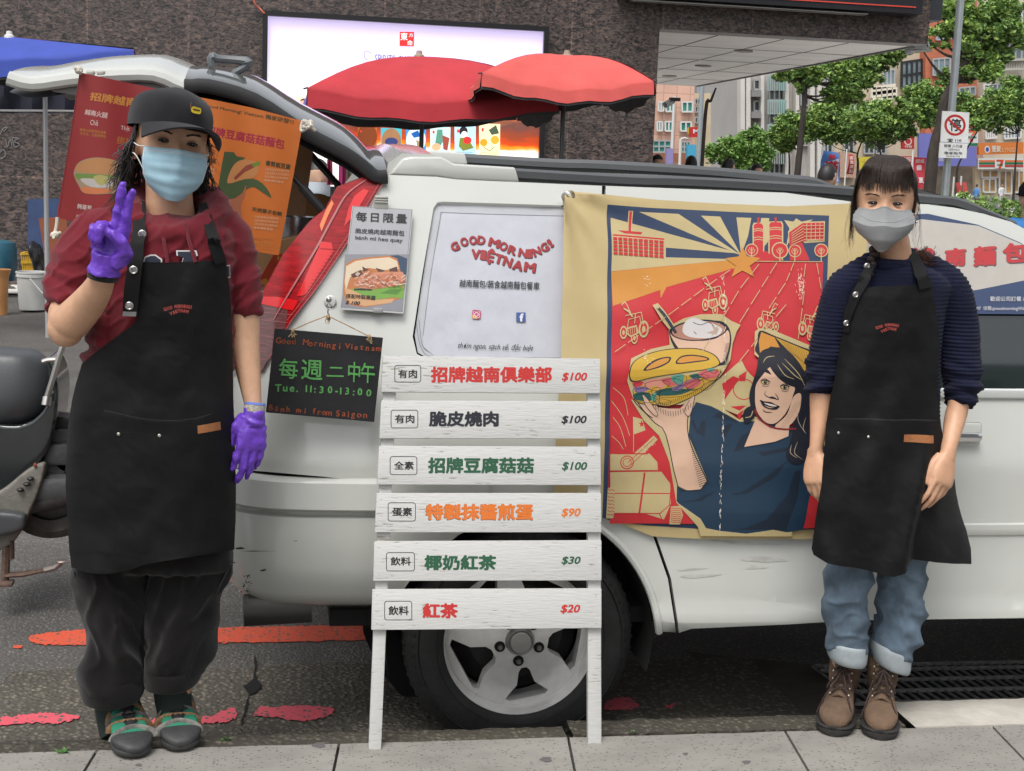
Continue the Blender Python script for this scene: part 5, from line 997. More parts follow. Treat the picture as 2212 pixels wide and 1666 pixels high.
# ---------------------------------------------------------------- door decal
a=Art(VS,step=26,lift=.0010);a.k=3;NV,CR=ink(62,80,118),ink(206,200,192)
dec=[(1866,468),(2003,462),(2112,486),(2202,524),(2340,620),(2400,680),(1866,677)];a.poly(dec,NV);a.poly([(1866,500),(1990,474),(2112,488),(2202,526),(2260,565),(2300,590),(2211,606),(2112,626),(1866,660)],CR)
for ch,(x0,y0,x1,y1) in (('越',(1960,535,2018,582)),('南',(1610,385,1768,528)),('麵',(1822,368,1994,526)),('包',(2040,345,2230,500))):
    q=[(x0,y0),(x1,y0),(x1,y1),(x0,y1)] if ch == '越' else [d8(x0,y0+8),d8(x1,y0-6),d8(x1,y1-10),d8(x0,y1+2)];a.text(ch,[(x+1.6,y+1.6) for x,y in q],ink(90,90,100),.045);a.text(ch,q,ink(206,62,66),.045)
a.text('歡迎公司訂餐 / 活動',[d8(1948,748),d8(2290,748),d8(2290,786),d8(1948,784)],ink(226,226,230),.012);a.text('07  信箱:gooodmorningVN@',[d8(1846,820),d8(2230,820),d8(2230,860),d8(1846,856)],ink(220,220,226),.01);a.obj('window_decal',fd)
# reflected building is real light; the glass below the decal stays glass
# ---------------------------------------------------------------- the big cloth banner
def bwave(x,y):
    u,v=(x-1215)/640,(y-412)/740
    w=.006*math.sin(u*7+v*2.2+.6)*(1-.4*v)+.005*nz((u*3,v*5,0),1.3)+.006*math.exp(-((v-.30-.06*math.sin(u*5))/.05) ** 2)*(.5+.5*math.sin(u*6))+.006*math.exp(-((v-.52)/.045) ** 2)+.005*math.exp(-((v-.73-u*.02)/.045) ** 2)
    r=math.hypot(u,v);th=math.atan2(v,u);w += .016*math.sin(th*9+.4)*math.exp(-r*3.2)*min(1,r*9)
    return w
def BS(x,y,l=0):
    p=VS(x,y,0);fl=3.912+max(0,p[2]-.55)*.16;p=onY(x,y,min(p[1]-.016,max(fl,p[1]-.05)));p[1] -= bwave(x,y)+l;return p
bn=thing('cloth_banner',BS(1500,1150),'big tan cloth banner with a red poster of a smiling woman lifting a sandwich','banner');a=Art(BS,step=14,lift=.00016)
TAN=mat('banner_tan',tuple(c*.66 for c in s2l(208,186,134)),.7,var=.07,vs_=4);edge=[(1217,412),(1300,420),(1420,432),(1550,440),(1700,446),(1868,438),(1871,520),(1862,700),(1800,1000),(1752,1165),(1697,1164),(1537,1165),(1470,1163),(1410,1160),(1347,1135),(1303,1119),(1250,1102),(1193,1090),(1199,950),(1210,770),(1214,560)]
a.poly(edge,TAN);NVY=ink(44,64,98);TN=ink(212,192,140);RD=ink(214,44,52);OR=ink(222,150,58);TEA=ink(24,58,84);SKN=ink(238,196,168);DK=ink(20,24,40);YL=ink(222,178,56)
inn=[(1310,442),(1400,449),(1600,459),(1789,466),(1782,700),(1760,950),(1740,1142),(1508,1143),(1400,1137),(1327,1128),(1301,1119),(1306,900),(1311,700)]
a.poly(inn,NVY);fld=[(1320,453),(1600,469),(1779,476),(1772,700),(1750,950),(1731,1132),(1500,1132),(1400,1127),(1312,1117),(1316,900),(1321,700)]
a.poly(fld,RD);f7=lambda P:[d7(*p) for p in P];f8=lambda P:[d8(*p) for p in P];f9=lambda P:[d9(*p) for p in P];f11=lambda P:[d11(*p) for p in P]
a.poly(f7([(893,98),(1800,140),(2490,165),(2480,486),(1990,486),(1760,470),(900,560)]),NVY)
C0=(1870,440)
for P in ([(893,160),C0,(1855,425)],[(893,160),(1850,428),(1310,385),(893,385)],[(893,380),(1310,385),(1310,458),(1760,470),(1800,480),(893,560)],[(1100,116),(1400,132),C0],[(1568,145),(1712,152),C0],[(1834,158),(1946,162),(1920,300),C0]):a.poly(f7(P),TN)
a.poly(f8([(240,162),(300,164),(290,340),(210,440),(220,300)]),TN);a.poly(f8([(412,178),(480,190),(500,165),(540,190),(625,172),(560,220),(480,250),(420,400),(450,240)]),TN)
a.poly(f7([(893,562),(1830,478),(1880,520),(1810,545),(1310,680),(1262,762),(1262,700),(905,818)]),OR)
a.poly(f7([(1262,762),(1312,678),(1300,722),(1805,540),(1820,560),(1330,760)]),RD)
# left building
a.poly(f7([(898,268),(1304,305),(1304,460),(898,436)]),TN);a.poly(f7([(905,282),(1298,316),(1298,328),(905,294)]),RD)
for r_ in range(5):
    for c_ in range(10):
        x0,y0=905+c_*39.5,302+r_*27+c_*3.2;a.poly(f7([(x0,y0),(x0+31,y0+2.5),(x0+31,y0+23),(x0,y0+20)]),RD,lay=a.k)
a.poly(f7([(1022,108),(1056,110),(1052,262),(1020,260)]),TN);a.poly(f7([(1030,112),(1048,113),(1046,262),(1027,260)]),RD);a.poly(f7([(948,254),(1132,268),(1118,286),(1000,278)]),RD)
# towers, right building, trees
for x0,x1,yt in ((180,258,200),(296,398,190)):
    a.poly(f8([(x0-6,yt+20),(x0+4,yt-2),(x1-4,yt-2),(x1+6,yt+20),(x1+4,480),(x0-4,480)]),TN);a.poly(f8([(x0+4,yt+22),(x0+14,yt+4),(x1-14,yt+4),(x1-4,yt+22),(x1-6,480),(x0+6,480)]),RD);m_=(x0+x1)/2;a.poly(f8([(m_-8,158),(m_+8,158),(m_+8,yt+8),(m_-8,yt+8)]),RD)
    for y in (yt+50,yt+64,yt+112,yt+130):a.line(f8([(x0,y),(m_,y-8),(x1,y)]),1.6,TN,k=4)
a.poly(f8([(438,262),(545,190),(712,186),(708,340),(560,350),(540,330),(445,350)]),TN);a.poly(f8([(446,270),(548,200),(704,196),(700,330),(600,322),(540,345),(600,480),(452,480)]),RD)
for i in range(6):a.line(f8([(460,282+i*16),(550,215+i*22)]),1.3,TN,lay=a.k)
for i in range(5):a.line(f8([(575+i*32,200),(572+i*32,330)]),1.3,TN,lay=a.k);a.line(f8([(552,220+i*26),(702,216+i*26)]),1.3,TN,lay=a.k)
for cx,cy,r in ((168,402,45),(378,404,58),(488,408,44),(682,404,48)):
    a.ell(*d8(cx,cy),r*.31,r*.31,TN);a.ell(*d8(cx,cy),r*.265,r*.265,RD);a.line(f8([(cx,cy-20),(cx,484)]),2.2,TN)
    for s in (-1,1):a.line(f8([(cx,cy+26),(cx+s*18,cy+14),(cx+s*24,cy-6)]),1.4,TN,k=4);a.line(f8([(cx,cy+6),(cx+s*12,cy-4),(cx+s*14,cy-20)]),1.2,TN,k=4)
a.poly(f8([(215,484),(225,415),(280,410),(330,470),(330,484)]),RD);a.line(f8([(120,486),(690,488)]),1.6,TN)
# road lanes
for A,B in (((1790,545),(905,1170)),((2000,500),(1850,700)),((1850,700),(1560,1180)),((2130,490),(2010,690)),((2010,690),(1840,960)),((2255,490),(2195,640)),((2195,640),(2060,850)),((2200,800),(1830,1250)),((2340,495),(2310,740)),((2330,700),(2280,1080)),((2420,490),(2455,700))):
    A,B=np.array(A,float),np.array(B,float);n=max(2,int(np.linalg.norm(B-A)/120))
    for i in range(n):a.line(f7([A+(B-A)*(i+.06)/n,A+(B-A)*(i+.86)/n]),1.5,TN,lay=a.k)
a.poly(f7([(1880,378),(1912,448),(2012,462),(1934,520),(1968,604),(1880,556),(1800,606),(1832,520),(1752,464),(1850,450)]),OR)
# tractors in outline
def tractor(f,x,y,s,fl=1):
    P=lambda*q:[f(x+fl*u*s,y+v*s) for u,v in q];L_=lambda q,w=1.7:a.line(P(*q),w,TN)
    cx,cy=f(x-fl*62*s,y+60*s)
    for (u,v,rx,ry) in ((-70,55,26,48),(72,30,36,62),(8,96,24,42)):
        cx,cy=f(x+fl*u*s,y+v*s);a.ell(cx,cy,rx*s*.2887,ry*s*.2887,TN);a.ell(cx,cy,rx*s*.2,ry*s*.21,RD);a.ell(cx,cy,rx*s*.10,ry*s*.11,TN)
    a.poly(P((-50,20),(20,0),(40,60),(-20,90),(-55,60)),TN);a.poly(P((-40,30),(14,14),(26,56),(-20,76),(-44,56)),RD)
    for k in range(5):L_(((-38+k*14,30-k*4),(-34+k*14,70-k*3)),1.0)
    L_(((-44,18),(-36,-40),(40,-60),(52,-6)));L_(((-60,-66),(50,-92)));L_(((10,-80),(6,-10)));L_(((50,-92),(70,0)))
    a.poly(P((-90,-150),(-62,-170),(-44,-140),(-26,-96),(-6,-60),(-14,-54),(-42,-92),(-70,-110)),TN);a.poly(P((-84,-144),(-64,-160),(-50,-138),(-34,-104),(-60,-116),(-76,-124)),RD)
tractor(d7,1060,960,1.05);tractor(d7,1665,760,.95);tractor(d8,290,930,.8,-1);tractor(d8,600,960,.85,-1)
# tank at the lower left
a.poly(f9([(884,60),(1060,60),(1140,320),(1250,440),(1330,640),(1400,900),(1560,1090),(1500,1100),(884,1100)]),RD)
for P in ([(905,80),(990,160),(1020,290)],[(895,180),(980,300),(1030,440)],[(905,300),(960,380),(1000,520)],[(895,440),(950,490),(980,540)],[(1060,300),(1058,560)],[(1060,420),(1110,400),(1140,380)]):a.line(f9(P),1.3,TN,k=4)
a.poly(f9([(1070,440),(1100,410),(1200,395),(1220,415),(1180,480),(1100,500)]),RD);a.poly(f9([(1060,300),(1130,320),(1150,400),(1062,430)]),TN);a.text('★',f9([(1098,325),(1148,325),(1148,378),(1098,378)]),RD)
a.poly(f9([(884,575),(1180,575),(1240,640),(1245,700),(884,700)]),TN);a.poly(f9([(884,712),(1270,712),(1335,800),(1340,950),(1290,1070),(1150,1025),(890,1020)]),TN)
a.poly(f9([(1010,620),(1210,440),(1240,470),(1040,660)]),TN);a.line(f9([(1020,640),(1215,460)]),1.4,RD);a.line(f9([(1040,660),(1236,478)]),1.4,RD);a.ring(*d9(1012,640),14,2.2,RD);a.ring(*d9(1012,640),9,1.4,RD)
for P,w in (([(884,706),(1230,708)],2.2),([(884,870),(1335,874)],2),([(1145,718),(1105,1022)],4),([(884,1022),(1260,1024),(1330,960),(1340,840)],2),([(1255,1025),(1290,1100),(1330,1030)],2),([(910,572),(1165,576)],2.4)):a.line(f9(P),w,RD)
for x0,x1,y0,y1 in ((866,930,830,1060),(1340,1430,970,1105)):
    a.poly(f9([(x0,y0),(x1-18,y0-6),(x1,(y0+y1)/2),(x1-20,y1),(x0-10,y1)]),TN)
    for k in range(8):y=y0+10+k*(y1-y0-16)/8;a.line(f9([(x0,y),((x0+x1)/2-10,y+8),((x0+x1)/2,y+2),(x1-12,y+12)]),1.5,RD)
# scraps beside the face
a.poly(f7([(1700,1360),(1860,1220),(1900,1300),(1960,1360),(1930,1560),(1860,1640),(1760,1600),(1520,1520)]),TN)
for P in ([(1720,1400),(1800,1340),(1850,1360),(1740,1520)],[(1780,1570),(1900,1560),(1850,1600)],[(1830,1630),(1880,1590),(1850,1680)],[(1840,1340),(1900,1300),(1890,1380),(1850,1380)]):a.poly(f7(P),RD)
a.ring(*d7(1880,1440),22,2,RD,n=24);
# tan halo then figure: arm, shirt
halo=f7([(1040,1210),(1190,1140),(1330,1110),(1320,1000),(1340,960),(1430,910),(1560,880),(1720,880),(1790,930),(1860,960),(1830,1010),(1800,1100),(1780,1220),(1720,1320),(1540,1540),(1400,1560),(1060,1520),(1010,1380)]);a.poly(halo,TN);a.poly(f7([(1195,810),(1235,795),(1290,860),(1360,960),(1320,990),(1270,930)]),TN)
a.poly(f9([(1040,170),(1120,180),(1300,300),(1560,180),(1700,220),(1850,320),(1900,280),(1980,300),(2240,420),(2240,1190),(1560,1190),(1540,1120),(1380,940),(1360,820),(1330,640),(1250,440),(1140,330)]),TN)
a.poly(f9([(1470,440),(1490,260),(1530,190),(1640,220),(1700,250),(1850,335),(1960,330),(2400,400),(2540,600),(2540,900),(2400,1130),(2200,1160),(2100,1140),(1900,1170),(1700,1150),(1600,1130),(1560,1060),(1400,950),(1382,930),(1385,815),(1460,850),(1560,840),(1610,770)]),TEA)
for P in ([(1490,340),(1510,320),(1540,400),(1570,330),(1600,330),(1590,450),(1530,420)],[(1700,260),(1850,340),(1780,330),(1650,300)],[(1700,400),(1760,350),(1800,350),(1740,450)],[(1860,440),(1900,420),(1940,400),(1880,540),(1800,560)],[(1980,560),(2220,520),(2240,540),(2020,590)],[(1790,870),(1860,860),(2050,740),(2200,620),(2120,740),(1900,870),(1800,880)],[(1800,1140),(1900,1125),(2050,1060),(2200,880),(2260,700),(2300,700),(2280,900),(2190,1150),(2100,1135)],[(1400,940),(1520,920),(1600,880),(1680,850),(1560,930)]):a.poly(f9(P),ink(18,38,58))
a.poly(f9([(1130,130),(1180,140),(1250,230),(1330,240),(1410,240),(1470,180),(1500,150),(1515,170),(1470,300),(1465,420),(1500,540),(1600,770),(1560,840),(1460,850),(1390,812),(1350,640),(1300,430),(1220,340),(1080,200),(1060,165),(1140,200),(1200,260),(1240,280)]),SKN)
for k in range(26):t=k/25;x0,y0=lerp(1478,1608,t ** 1.2),lerp(420,780,t);a.line(f9([(x0-2,y0),(x0-20-55*t,y0+6+20*t)]),1.2,DK,lay=a.k)
for k in range(16):t=k/15;a.line(f9([(1190+280*t,190+60*math.sin(math.pi*t)),(1196+276*t,222+66*math.sin(math.pi*t))]),1.1,DK,lay=a.k)
for P in ([(1060,165),(1080,200),(1220,345),(1300,430),(1390,812),(1460,850),(1560,842),(1610,772)],[(1512,170),(1468,300),(1466,420),(1500,545),(1608,775)],[(1130,130),(1180,140),(1250,232)],[(1090,190),(1150,270),(1205,310)]):a.line(f9(P),2.0,DK,k=3)
# bowl of coffee
def curve(P,k=5):return catmull(P,k,True)
a.poly(f7(curve([(1322,1010),(1400,970),(1560,940),(1700,930),(1765,970),(1790,1060),(1770,1180),(1720,1260),(1560,1240),(1400,1180)])),DK);a.poly(f7(curve([(1332,1020),(1440,1060),(1560,1080),(1680,1060),(1760,1000),(1778,1070),(1755,1180),(1710,1240),(1560,1220),(1420,1160)])),SKN)
a.ell(*d7(1545,1000),62,23,DK,a=-.06);a.ell(*d7(1545,1002),58,20,ink(196,140,120),a=-.06);a.poly(f7(curve([(1425,1010),(1440,940),(1500,905),(1580,930),(1650,950),(1720,990),(1690,1040),(1600,1060),(1480,1050)])),ink(232,226,224));a.poly(f7([(1640,960),(1700,990),(1680,1035),(1600,1020),(1660,1000)]),ink(206,180,170))
a.line(f7([(1500,940),(1560,960),(1620,940),(1660,970)]),1.4,DK,k=4);a.line(f7([(1510,1010),(1530,1030)]),1.4,DK)
for k in range(18):a.line(f7([(1752-k*.5,1090+k*9),(1728-k*2,1096+k*9)]),1.0,DK,lay=a.k)
a.line(f7([(1232,826),(1280,880),(1375,1020)]),6.2,DK);a.line(f7([(1238,834),(1285,888),(1370,1010)]),2.6,ink(60,66,92));a.ell(*d7(1232,828),3.4,2.2,TN)
# sandwich
bun=[(1030,1370),(1024,1300),(1060,1230),(1150,1180),(1280,1145),(1440,1132),(1560,1140),(1660,1180),(1700,1230),(1690,1260),(1600,1290),(1400,1320),(1200,1352),(1080,1382)]
low_=[(1060,1500),(1110,1550),(1220,1560),(1330,1570),(1480,1510),(1600,1440),(1680,1360),(1700,1290),(1500,1330),(1100,1400)]
a.poly(f7(curve(low_,4)),DK);a.poly(f7(curve([(x*.985+20,y*.985+18) for x,y in low_],4)),YL)
for k in range(34):t=k/33;x0,y0=lerp(1220,1690,t),1560-210*t ** 1.6;a.line(f7([(x0,y0),(x0-6,y0-26)]),1.0,DK,lay=a.k)
cols_=[ink(226,110,110),ink(36,96,92),ink(240,160,140),ink(150,120,170),ink(226,176,70),ink(96,170,148),ink(220,60,70)]
rng=random.Random(8)
fill_=[([(1048,1395),(1100,1375),(1130,1400),(1080,1430)],6),([(1060,1430),(1120,1420),(1180,1440),(1090,1470)],3),([(1056,1480),(1130,1460),(1220,1490),(1180,1530),(1080,1520)],1),([(1130,1385),(1240,1360),(1310,1385),(1260,1440),(1160,1430)],2),([(1180,1430),(1240,1420),(1230,1500),(1190,1490)],4),([(1220,1460),(1330,1430),(1450,1440),(1520,1430),(1420,1480),(1260,1490)],1),([(1260,1370),(1350,1350),(1410,1380),(1340,1420)],0),([(1340,1345),(1430,1330),(1420,1400),(1360,1390)],5),([(1350,1430),(1520,1350),(1560,1345),(1400,1450)],3),([(1430,1400),(1540,1360),(1560,1400),(1480,1440)],0),([(1470,1340),(1540,1320),(1600,1330),(1540,1360)],1),([(1540,1320),(1620,1290),(1690,1300),(1680,1345),(1600,1365)],0),([(1570,1390),(1650,1360),(1600,1430),(1540,1430)],4),([(1600,1290),(1660,1280),(1640,1310)],5),([(1200,1480),(1230,1470),(1235,1540),(1195,1520)],5),([(1240,1500),(1320,1520),(1300,1545),(1230,1530)],4)]
for P,c in fill_:Pc=curve(P,3);a.poly(f7(Pc),cols_[c]);a.line(f7(np.vstack([Pc,Pc[:1]])),1.0,DK,lay=a.k+.3)
a.k += 2
a.poly(f7(curve(bun,4)),DK);bun2=[(lerp(1360,x,.975),lerp(1250,y,.95)) for x,y in bun];a.poly(f7(curve(bun2,4)),YL)
a.poly(f7(curve([(1130,1300),(1180,1240),(1260,1205),(1335,1200),(1320,1240),(1240,1280)])),DK);a.poly(f7(curve([(1150,1292),(1190,1250),(1262,1215),(1322,1208),(1306,1238),(1230,1272)])),OR);a.poly(f7(curve([(1376,1250),(1410,1195),(1500,1182),(1600,1198),(1620,1220),(1540,1236)])),DK);a.poly(f7(curve([(1390,1242),(1416,1203),(1500,1191),(1590,1205),(1604,1218),(1530,1228)])),OR)
for P in ([(1128,1480),(1170,1520),(1240,1620),(1220,1640),(1150,1560)],[(1500,1495),(1515,1510),(1480,1640),(1440,1600)]):a.poly(f7(curve(P,3)),SKN);a.line(f7(np.vstack([curve(P,3)])),1.2,DK)
# hat, hair, face
a.poly(f8([(180,1180),(185,1010),(215,985),(300,990),(660,1140),(680,1420),(600,1500)]),TN)
a.poly(f8(curve([(212,1190),(205,1080),(225,1002),(330,1040),(500,1110),(700,1200),(720,1400),(560,1380)],4)),DK);a.poly(f8([(222,1190),(214,1080),(232,1012),(330,1052),(370,1130),(300,1120)]),OR);a.poly(f8([(336,1052),(640,1178),(640,1350),(560,1370),(420,1140)]),ink(206,158,48))
for k in range(14):t=k/13;a.line(f8([(360+250*t,1072+108*t),(420+190*t,1150+150*t),(470+150*t,1180+160*t)]),.9,ink(150,104,30),k=3,lay=a.k)
hairP=[(215,1180),(260,1140),(340,1125),(430,1150),(520,1260),(580,1390),(620,1560),(640,1800),(560,1860),(470,1720),(440,1560),(180,1600),(150,1560),(140,1480),(165,1380),(190,1300)];a.poly(f8(curve(hairP,3)),DK)
lowhair=[(470,60),(560,60),(620,200),(640,400),(600,560),(520,640),(450,640),(410,580),(440,480),(470,360),(450,200)];a.poly(f11(curve(lowhair,4)),DK)
a.poly(f11([(100,520),(190,310),(300,380),(440,360),(430,440),(330,480),(220,500)]),SKN)
face=[(178,1480),(185,1400),(230,1330),(300,1260),(340,1330),(420,1390),(480,1420),(470,1480),(445,1560),(400,1640),(330,1700),(260,1690),(200,1620),(180,1550)];a.poly(f8(curve(face,4)),DK);a.poly(f8(curve([(lerp(320,x,.965),lerp(1490,y,.97)) for x,y in face],4)),SKN)
a.poly(f11(curve([(460,160),(500,120),(525,140),(510,260),(440,360),(330,370),(420,280)],4)),SKN)
for k in range(15):t=k/14;a.line(f11([(lerp(520,380,t),150+210*t),(lerp(440,330,t),190+190*t)]),1.1,DK,lay=a.k,taper=True)
a.poly(f8(curve([(290,1262),(360,1260),(450,1330),(560,1420),(470,1420),(400,1390),(340,1340)],4)),DK)
for P in ([(240,1240),(270,1200),(330,1190)],[(345,1250),(400,1330),(470,1360)],[(380,1240),(470,1330),(530,1370)],[(400,1210),(500,1320),(550,1415)]):a.line(f8(P),1.5,TN,k=4,taper=True)
g11=lambda P:f11(P)
a.poly(g11(curve([(228,-55+0),(270,-60),(300,-20),(280,-28),(250,-40)],3)),DK);a.poly(g11(curve([(350,-5),(410,0),(450,25),(410,14),(360,8)],3)),DK)
for ex,ey in ((255,38),(400,75)):
    a.ell(*d11(ex,ey),9.4,5.4,DK,a=.15);a.ell(*d11(ex,ey+1),8.2,3.9,TN,a=.15);a.ell(*d11(ex+2,ey),3.6,3.9,DK);a.ell(*d11(ex+6,ey-5),1,1,TN);a.line(g11([(ex-34,ey-10),(ex,ey-26),(ex+38,ey-2)]),1.6,DK,k=4);a.line(g11([(ex-24,ey+26),(ex+10,ey+30),(ex+30,ey+22)]),1.0,DK,k=4)
for P in ([(262,100),(254,130),(290,152),(330,160),(352,165),(340,130)],[(330,120),(350,150),(358,170)],[(240,240),(260,260),(310,262)],[(225,170),(218,180)]):a.line(g11(P),1.8,DK,k=4,taper=True)
a.poly(g11(curve([(290,148),(310,144),(340,158),(320,162)],3)),DK);a.poly(g11(curve([(222,172),(250,180),(300,186),(340,208),(365,218),(335,242),(280,236),(240,214)],4)),DK);a.poly(g11(curve([(246,192),(300,200),(345,216),(300,216)],3)),ink(244,230,220));a.poly(g11(curve([(250,210),(300,226),(330,226),(290,230)],3)),SKN)
a.line(g11([(180,240),(215,310),(300,370),(400,388),(490,384)]),3.4,ink(150,32,40),k=4);a.poly(f8(curve([(95,1610),(130,1570),(170,1580),(180,1640),(130,1690),(100,1680)],3)),DK);a.line(f8([(110,1650),(150,1640),(165,1600)]),1.6,TN,k=3)
for P in ([(500,260),(505,330),(545,400)],[(450,500),(440,560),(490,600)],[(495,480),(470,560),(530,610)],[(560,300),(540,380),(560,420)]):a.line(g11(P),1.5,ink(196,180,160),k=4,taper=True)
a.poly(g11([(590,880),(690,860),(660,1130),(540,1140),(560,1060)]),RD);a.line(g11([(535,1134),(680,1128)]),3,DK)
# creases worn white
WH=mat('worn_crease',s2l(226,216,200),.8,var=.1);rng=random.Random(2)
for k in range(120):
    y=rng.uniform(590,1150);x=1551+3*math.sin(y*.01)+rng.gauss(0,1.4)-(y-800)*.014;a.line([(x,y),(x+rng.uniform(-.6,.6),y+rng.uniform(2,8))],rng.uniform(.4,1.0),WH,lay=a.k+3)
for k in range(70):x,y=1716+rng.gauss(0,4),610+rng.gauss(0,16);a.line([(x,y),(x+1,y+rng.uniform(1,5))],rng.uniform(.3,.9),WH,lay=a.k+3)
for k in range(40):x,y=1386+rng.gauss(0,7),rng.choice([598,768,962])+rng.gauss(0,8);a.line([(x,y),(x+3,y+1)],rng.uniform(.3,.8),WH,lay=a.k+3)
a.obj('cloth',bn)
gc=BS(1231,421,.004);g=MB();g.lathe([(.006,-.001),(.008,-.004),(.0125,-.003),(.0135,0)],gc,(0,1,0),20);obj('grommet',g,mat('brass',(.5,.42,.28),.3,.9),bn);g=MB();g.tube([onY(x,y,3.99+.08*i) for i,(x,y) in enumerate(((1230,421),(1222,416),(1215,424),(1219,438),(1214,444)))],.005,8,k=4);obj('tie_cord',g,mat('cord_white',(.6,.6,.58),.8),bn)
# ---------------------------------------------------------------- two banners hung from the tailgate edge
e1=D(0,0);e2=D(700,0);YT=4.16;f1=lambda P:[e1(*p) for p in P];fz2=lambda P:[e2(*p) for p in P]
hang=planar((0,YT,0),(0,-1,0),wave=lambda p:.010*math.sin(p[0]*17+p[2]*3)+.006*math.sin(p[0]*41+2*p[2]))
rb=thing('hanging_banner',onY(240,480,YT),'dark red menu banner of sandwiches hanging at the open tailgate','banner','banners hung from the tailgate');a=Art(hang,step=16,lift=.0003);RB=mat('banner_red',tuple(c*.75 for c in s2l(150,38,40)),.55,var=.06,vs_=6);GO=ink(214,142,58);PW=ink(226,196,190)
a.poly([(172,157),(290,182),(420,209),(405,330),(380,540),(250,505),(122,470),(148,320)],RB);a.text('招牌越南俱樂部',f1([(680,690),(1290,770),(1280,850),(672,752)]),GO,.03);a.text('越南火腿',f1([(640,818),(812,846),(806,890),(634,858)]),PW,.02);a.text('Chả',f1([(680,894),(738,902),(734,944),(676,936)]),PW,.01);a.text('Thịt',f1([(905,938),(970,948),(966,990),(900,980)]),PW,.01)
for k in range(2):a.text('越南火腿常見的肉餐' if k == 0 else '可冷吃、也能熱煎吃',f1([(600,960+k*28),(798,984+k*28),(796,1008+k*28),(597,982+k*28)]),GO,.0)
a.text('經典扎肉',f1([(880,1020),(960,1032),(956,1090),(876,1076)]),GO)
a.poly(f1(curve([(555,1280),(600,1210),(720,1180),(860,1200),(960,1260),(960,1420),(820,1450),(640,1450),(590,1390),(560,1330)],4)),ink(176,150,120));a.poly(f1(curve([(565,1280),(610,1215),(720,1186),(850,1200),(950,1260),(900,1310),(700,1300)],4)),ink(200,142,90));a.poly(f1(curve([(560,1310),(600,1300),(800,1310),(900,1330),(700,1340),(590,1345)],3)),ink(120,150,70));a.poly(f1(curve([(600,1340),(720,1340),(840,1360),(820,1400),(680,1400)],3)),ink(206,196,190));a.poly(f1(curve([(610,1400),(740,1410),(850,1420),(780,1448),(640,1448)],3)),ink(222,130,80));a.poly(f1(curve([(700,1330),(760,1310),(830,1340),(760,1390)],3)),ink(190,180,110))
a.text('醃蘿蔔',f1([(582,1524),(690,1540),(686,1580),(578,1562)]),PW,.015);a.text('Đồ chua',f1([(570,1600),(700,1616),(697,1650),(567,1634)]),PW);a.line(f1([(600,575),(440,1610)]),.8,ink(110,26,30));a.obj('cloth',rb)
ob=thing('hanging_banner',onY(520,540,YT),'orange menu banner of a leaf wrapped sandwich hanging at the open tailgate','banner','banners hung from the tailgate');a=Art(hang,step=16,lift=.0003);OB=mat('banner_orange',tuple(c*.7 for c in s2l(212,112,36)),.55,var=.06,vs_=6);DG=ink(54,62,34);CRM=ink(176,32,62);CW=ink(238,190,150)
a.poly([(421,209),(540,232),(655,262),(630,400),(602,552),(520,538),(400,520),(412,330)],OB);a.text('Good Morning! Vietnam 獨家研發!!!',f1([(1530,775),(2200,895),(2196,940),(1526,806)]),DG,.02);a.text('招牌豆腐菇菇麵包',f1([(1545,940),(2136,1045),(2124,1122),(1536,1010)]),CRM,.03)
a.line(f1([(1465,768),(1515,776)]),1.4,DG);a.line(f1([(1467,782),(1517,790)]),1.4,DG)
a.poly(f1([(1680,1136),(1750,1140),(1770,1170),(1830,1180),(1800,1300),(1740,1400),(1760,1480),(1690,1530),(1622,1520),(1640,1360),(1660,1240)]),ink(66,84,44));a.poly(f1(curve([(1700,1360),(1740,1250),(1800,1200),(1880,1200),(1930,1240),(1920,1310),(1840,1350),(1740,1370)],4)),ink(206,136,78));a.poly(f1([(1750,1330),(1840,1240),(1900,1220),(1930,1240),(1830,1290),(1760,1350)]),ink(150,66,44));a.poly(f1([(1880,1230),(1940,1205),(1946,1230),(1900,1256)]),ink(110,140,50))
a.poly(f1(curve([(1690,1400),(1800,1350),(1900,1340),(1980,1390),(2030,1480),(1960,1440),(1880,1400),(1760,1480),(1690,1490)],4)),ink(72,88,46));a.poly(f1(curve([(1630,1430),(1660,1450),(1720,1490),(1800,1460),(1840,1390),(1830,1460),(1800,1540),(1820,1680),(1840,1800),(1700,1800),(1690,1600)],4)),ink(176,104,72))
def para(x0,y0,x1,n,dy,sl=.09):
    for k in range(n):a.text(('以板豆腐為主的清爽滋味' if k < n-1 else '滑順濃郁香氣')[:],f1([(x0+k*-4,y0+k*dy),(x1-k*4-(30 if k == n-1 else 0),y0+sl*(x1-x0)+k*dy),(x1-k*4-(30 if k == n-1 else 0),y0+sl*(x1-x0)+k*dy+dy*.7),(x0-k*4,y0+k*dy+dy*.7)]),CW)
a.text('香煎板豆腐',f1([(1990,1200),(2175,1232),(2170,1272),(1984,1238)]),DG,.02);para(1985,1258,2165,4,27);a.text('招牌菇菇',f1([(1500,1170),(1618,1190),(1614,1226),(1496,1206)]),DG,.02);para(1500,1250,1610,4,27);a.text('天然葉子包裝',f1([(1888,1548),(2112,1586),(2106,1618),(1882,1578)]),DG,.02);para(1905,1612,2085,4,27)
for x0 in (1880,1965):P=[d5(x0,312),d5(x0+82,322),d5(x0+74,395),d5(x0-2,386)];a.line(P+P[:2],1.0,ink(222,140,60));a.text('蔬素可食' if x0 < 1900 else '獨門好味',[d5(x0+12,328),d5(x0+66,335),d5(x0+62,382),d5(x0+8,375)],ink(224,142,62))
a.line(f1([(1466,735),(1440,900)]),2.0,ink(200,90,60));a.obj('cloth',ob)
M_cot=mat('cotton_cord',(.56,.52,.45),.95,var=.2,vs_=60)
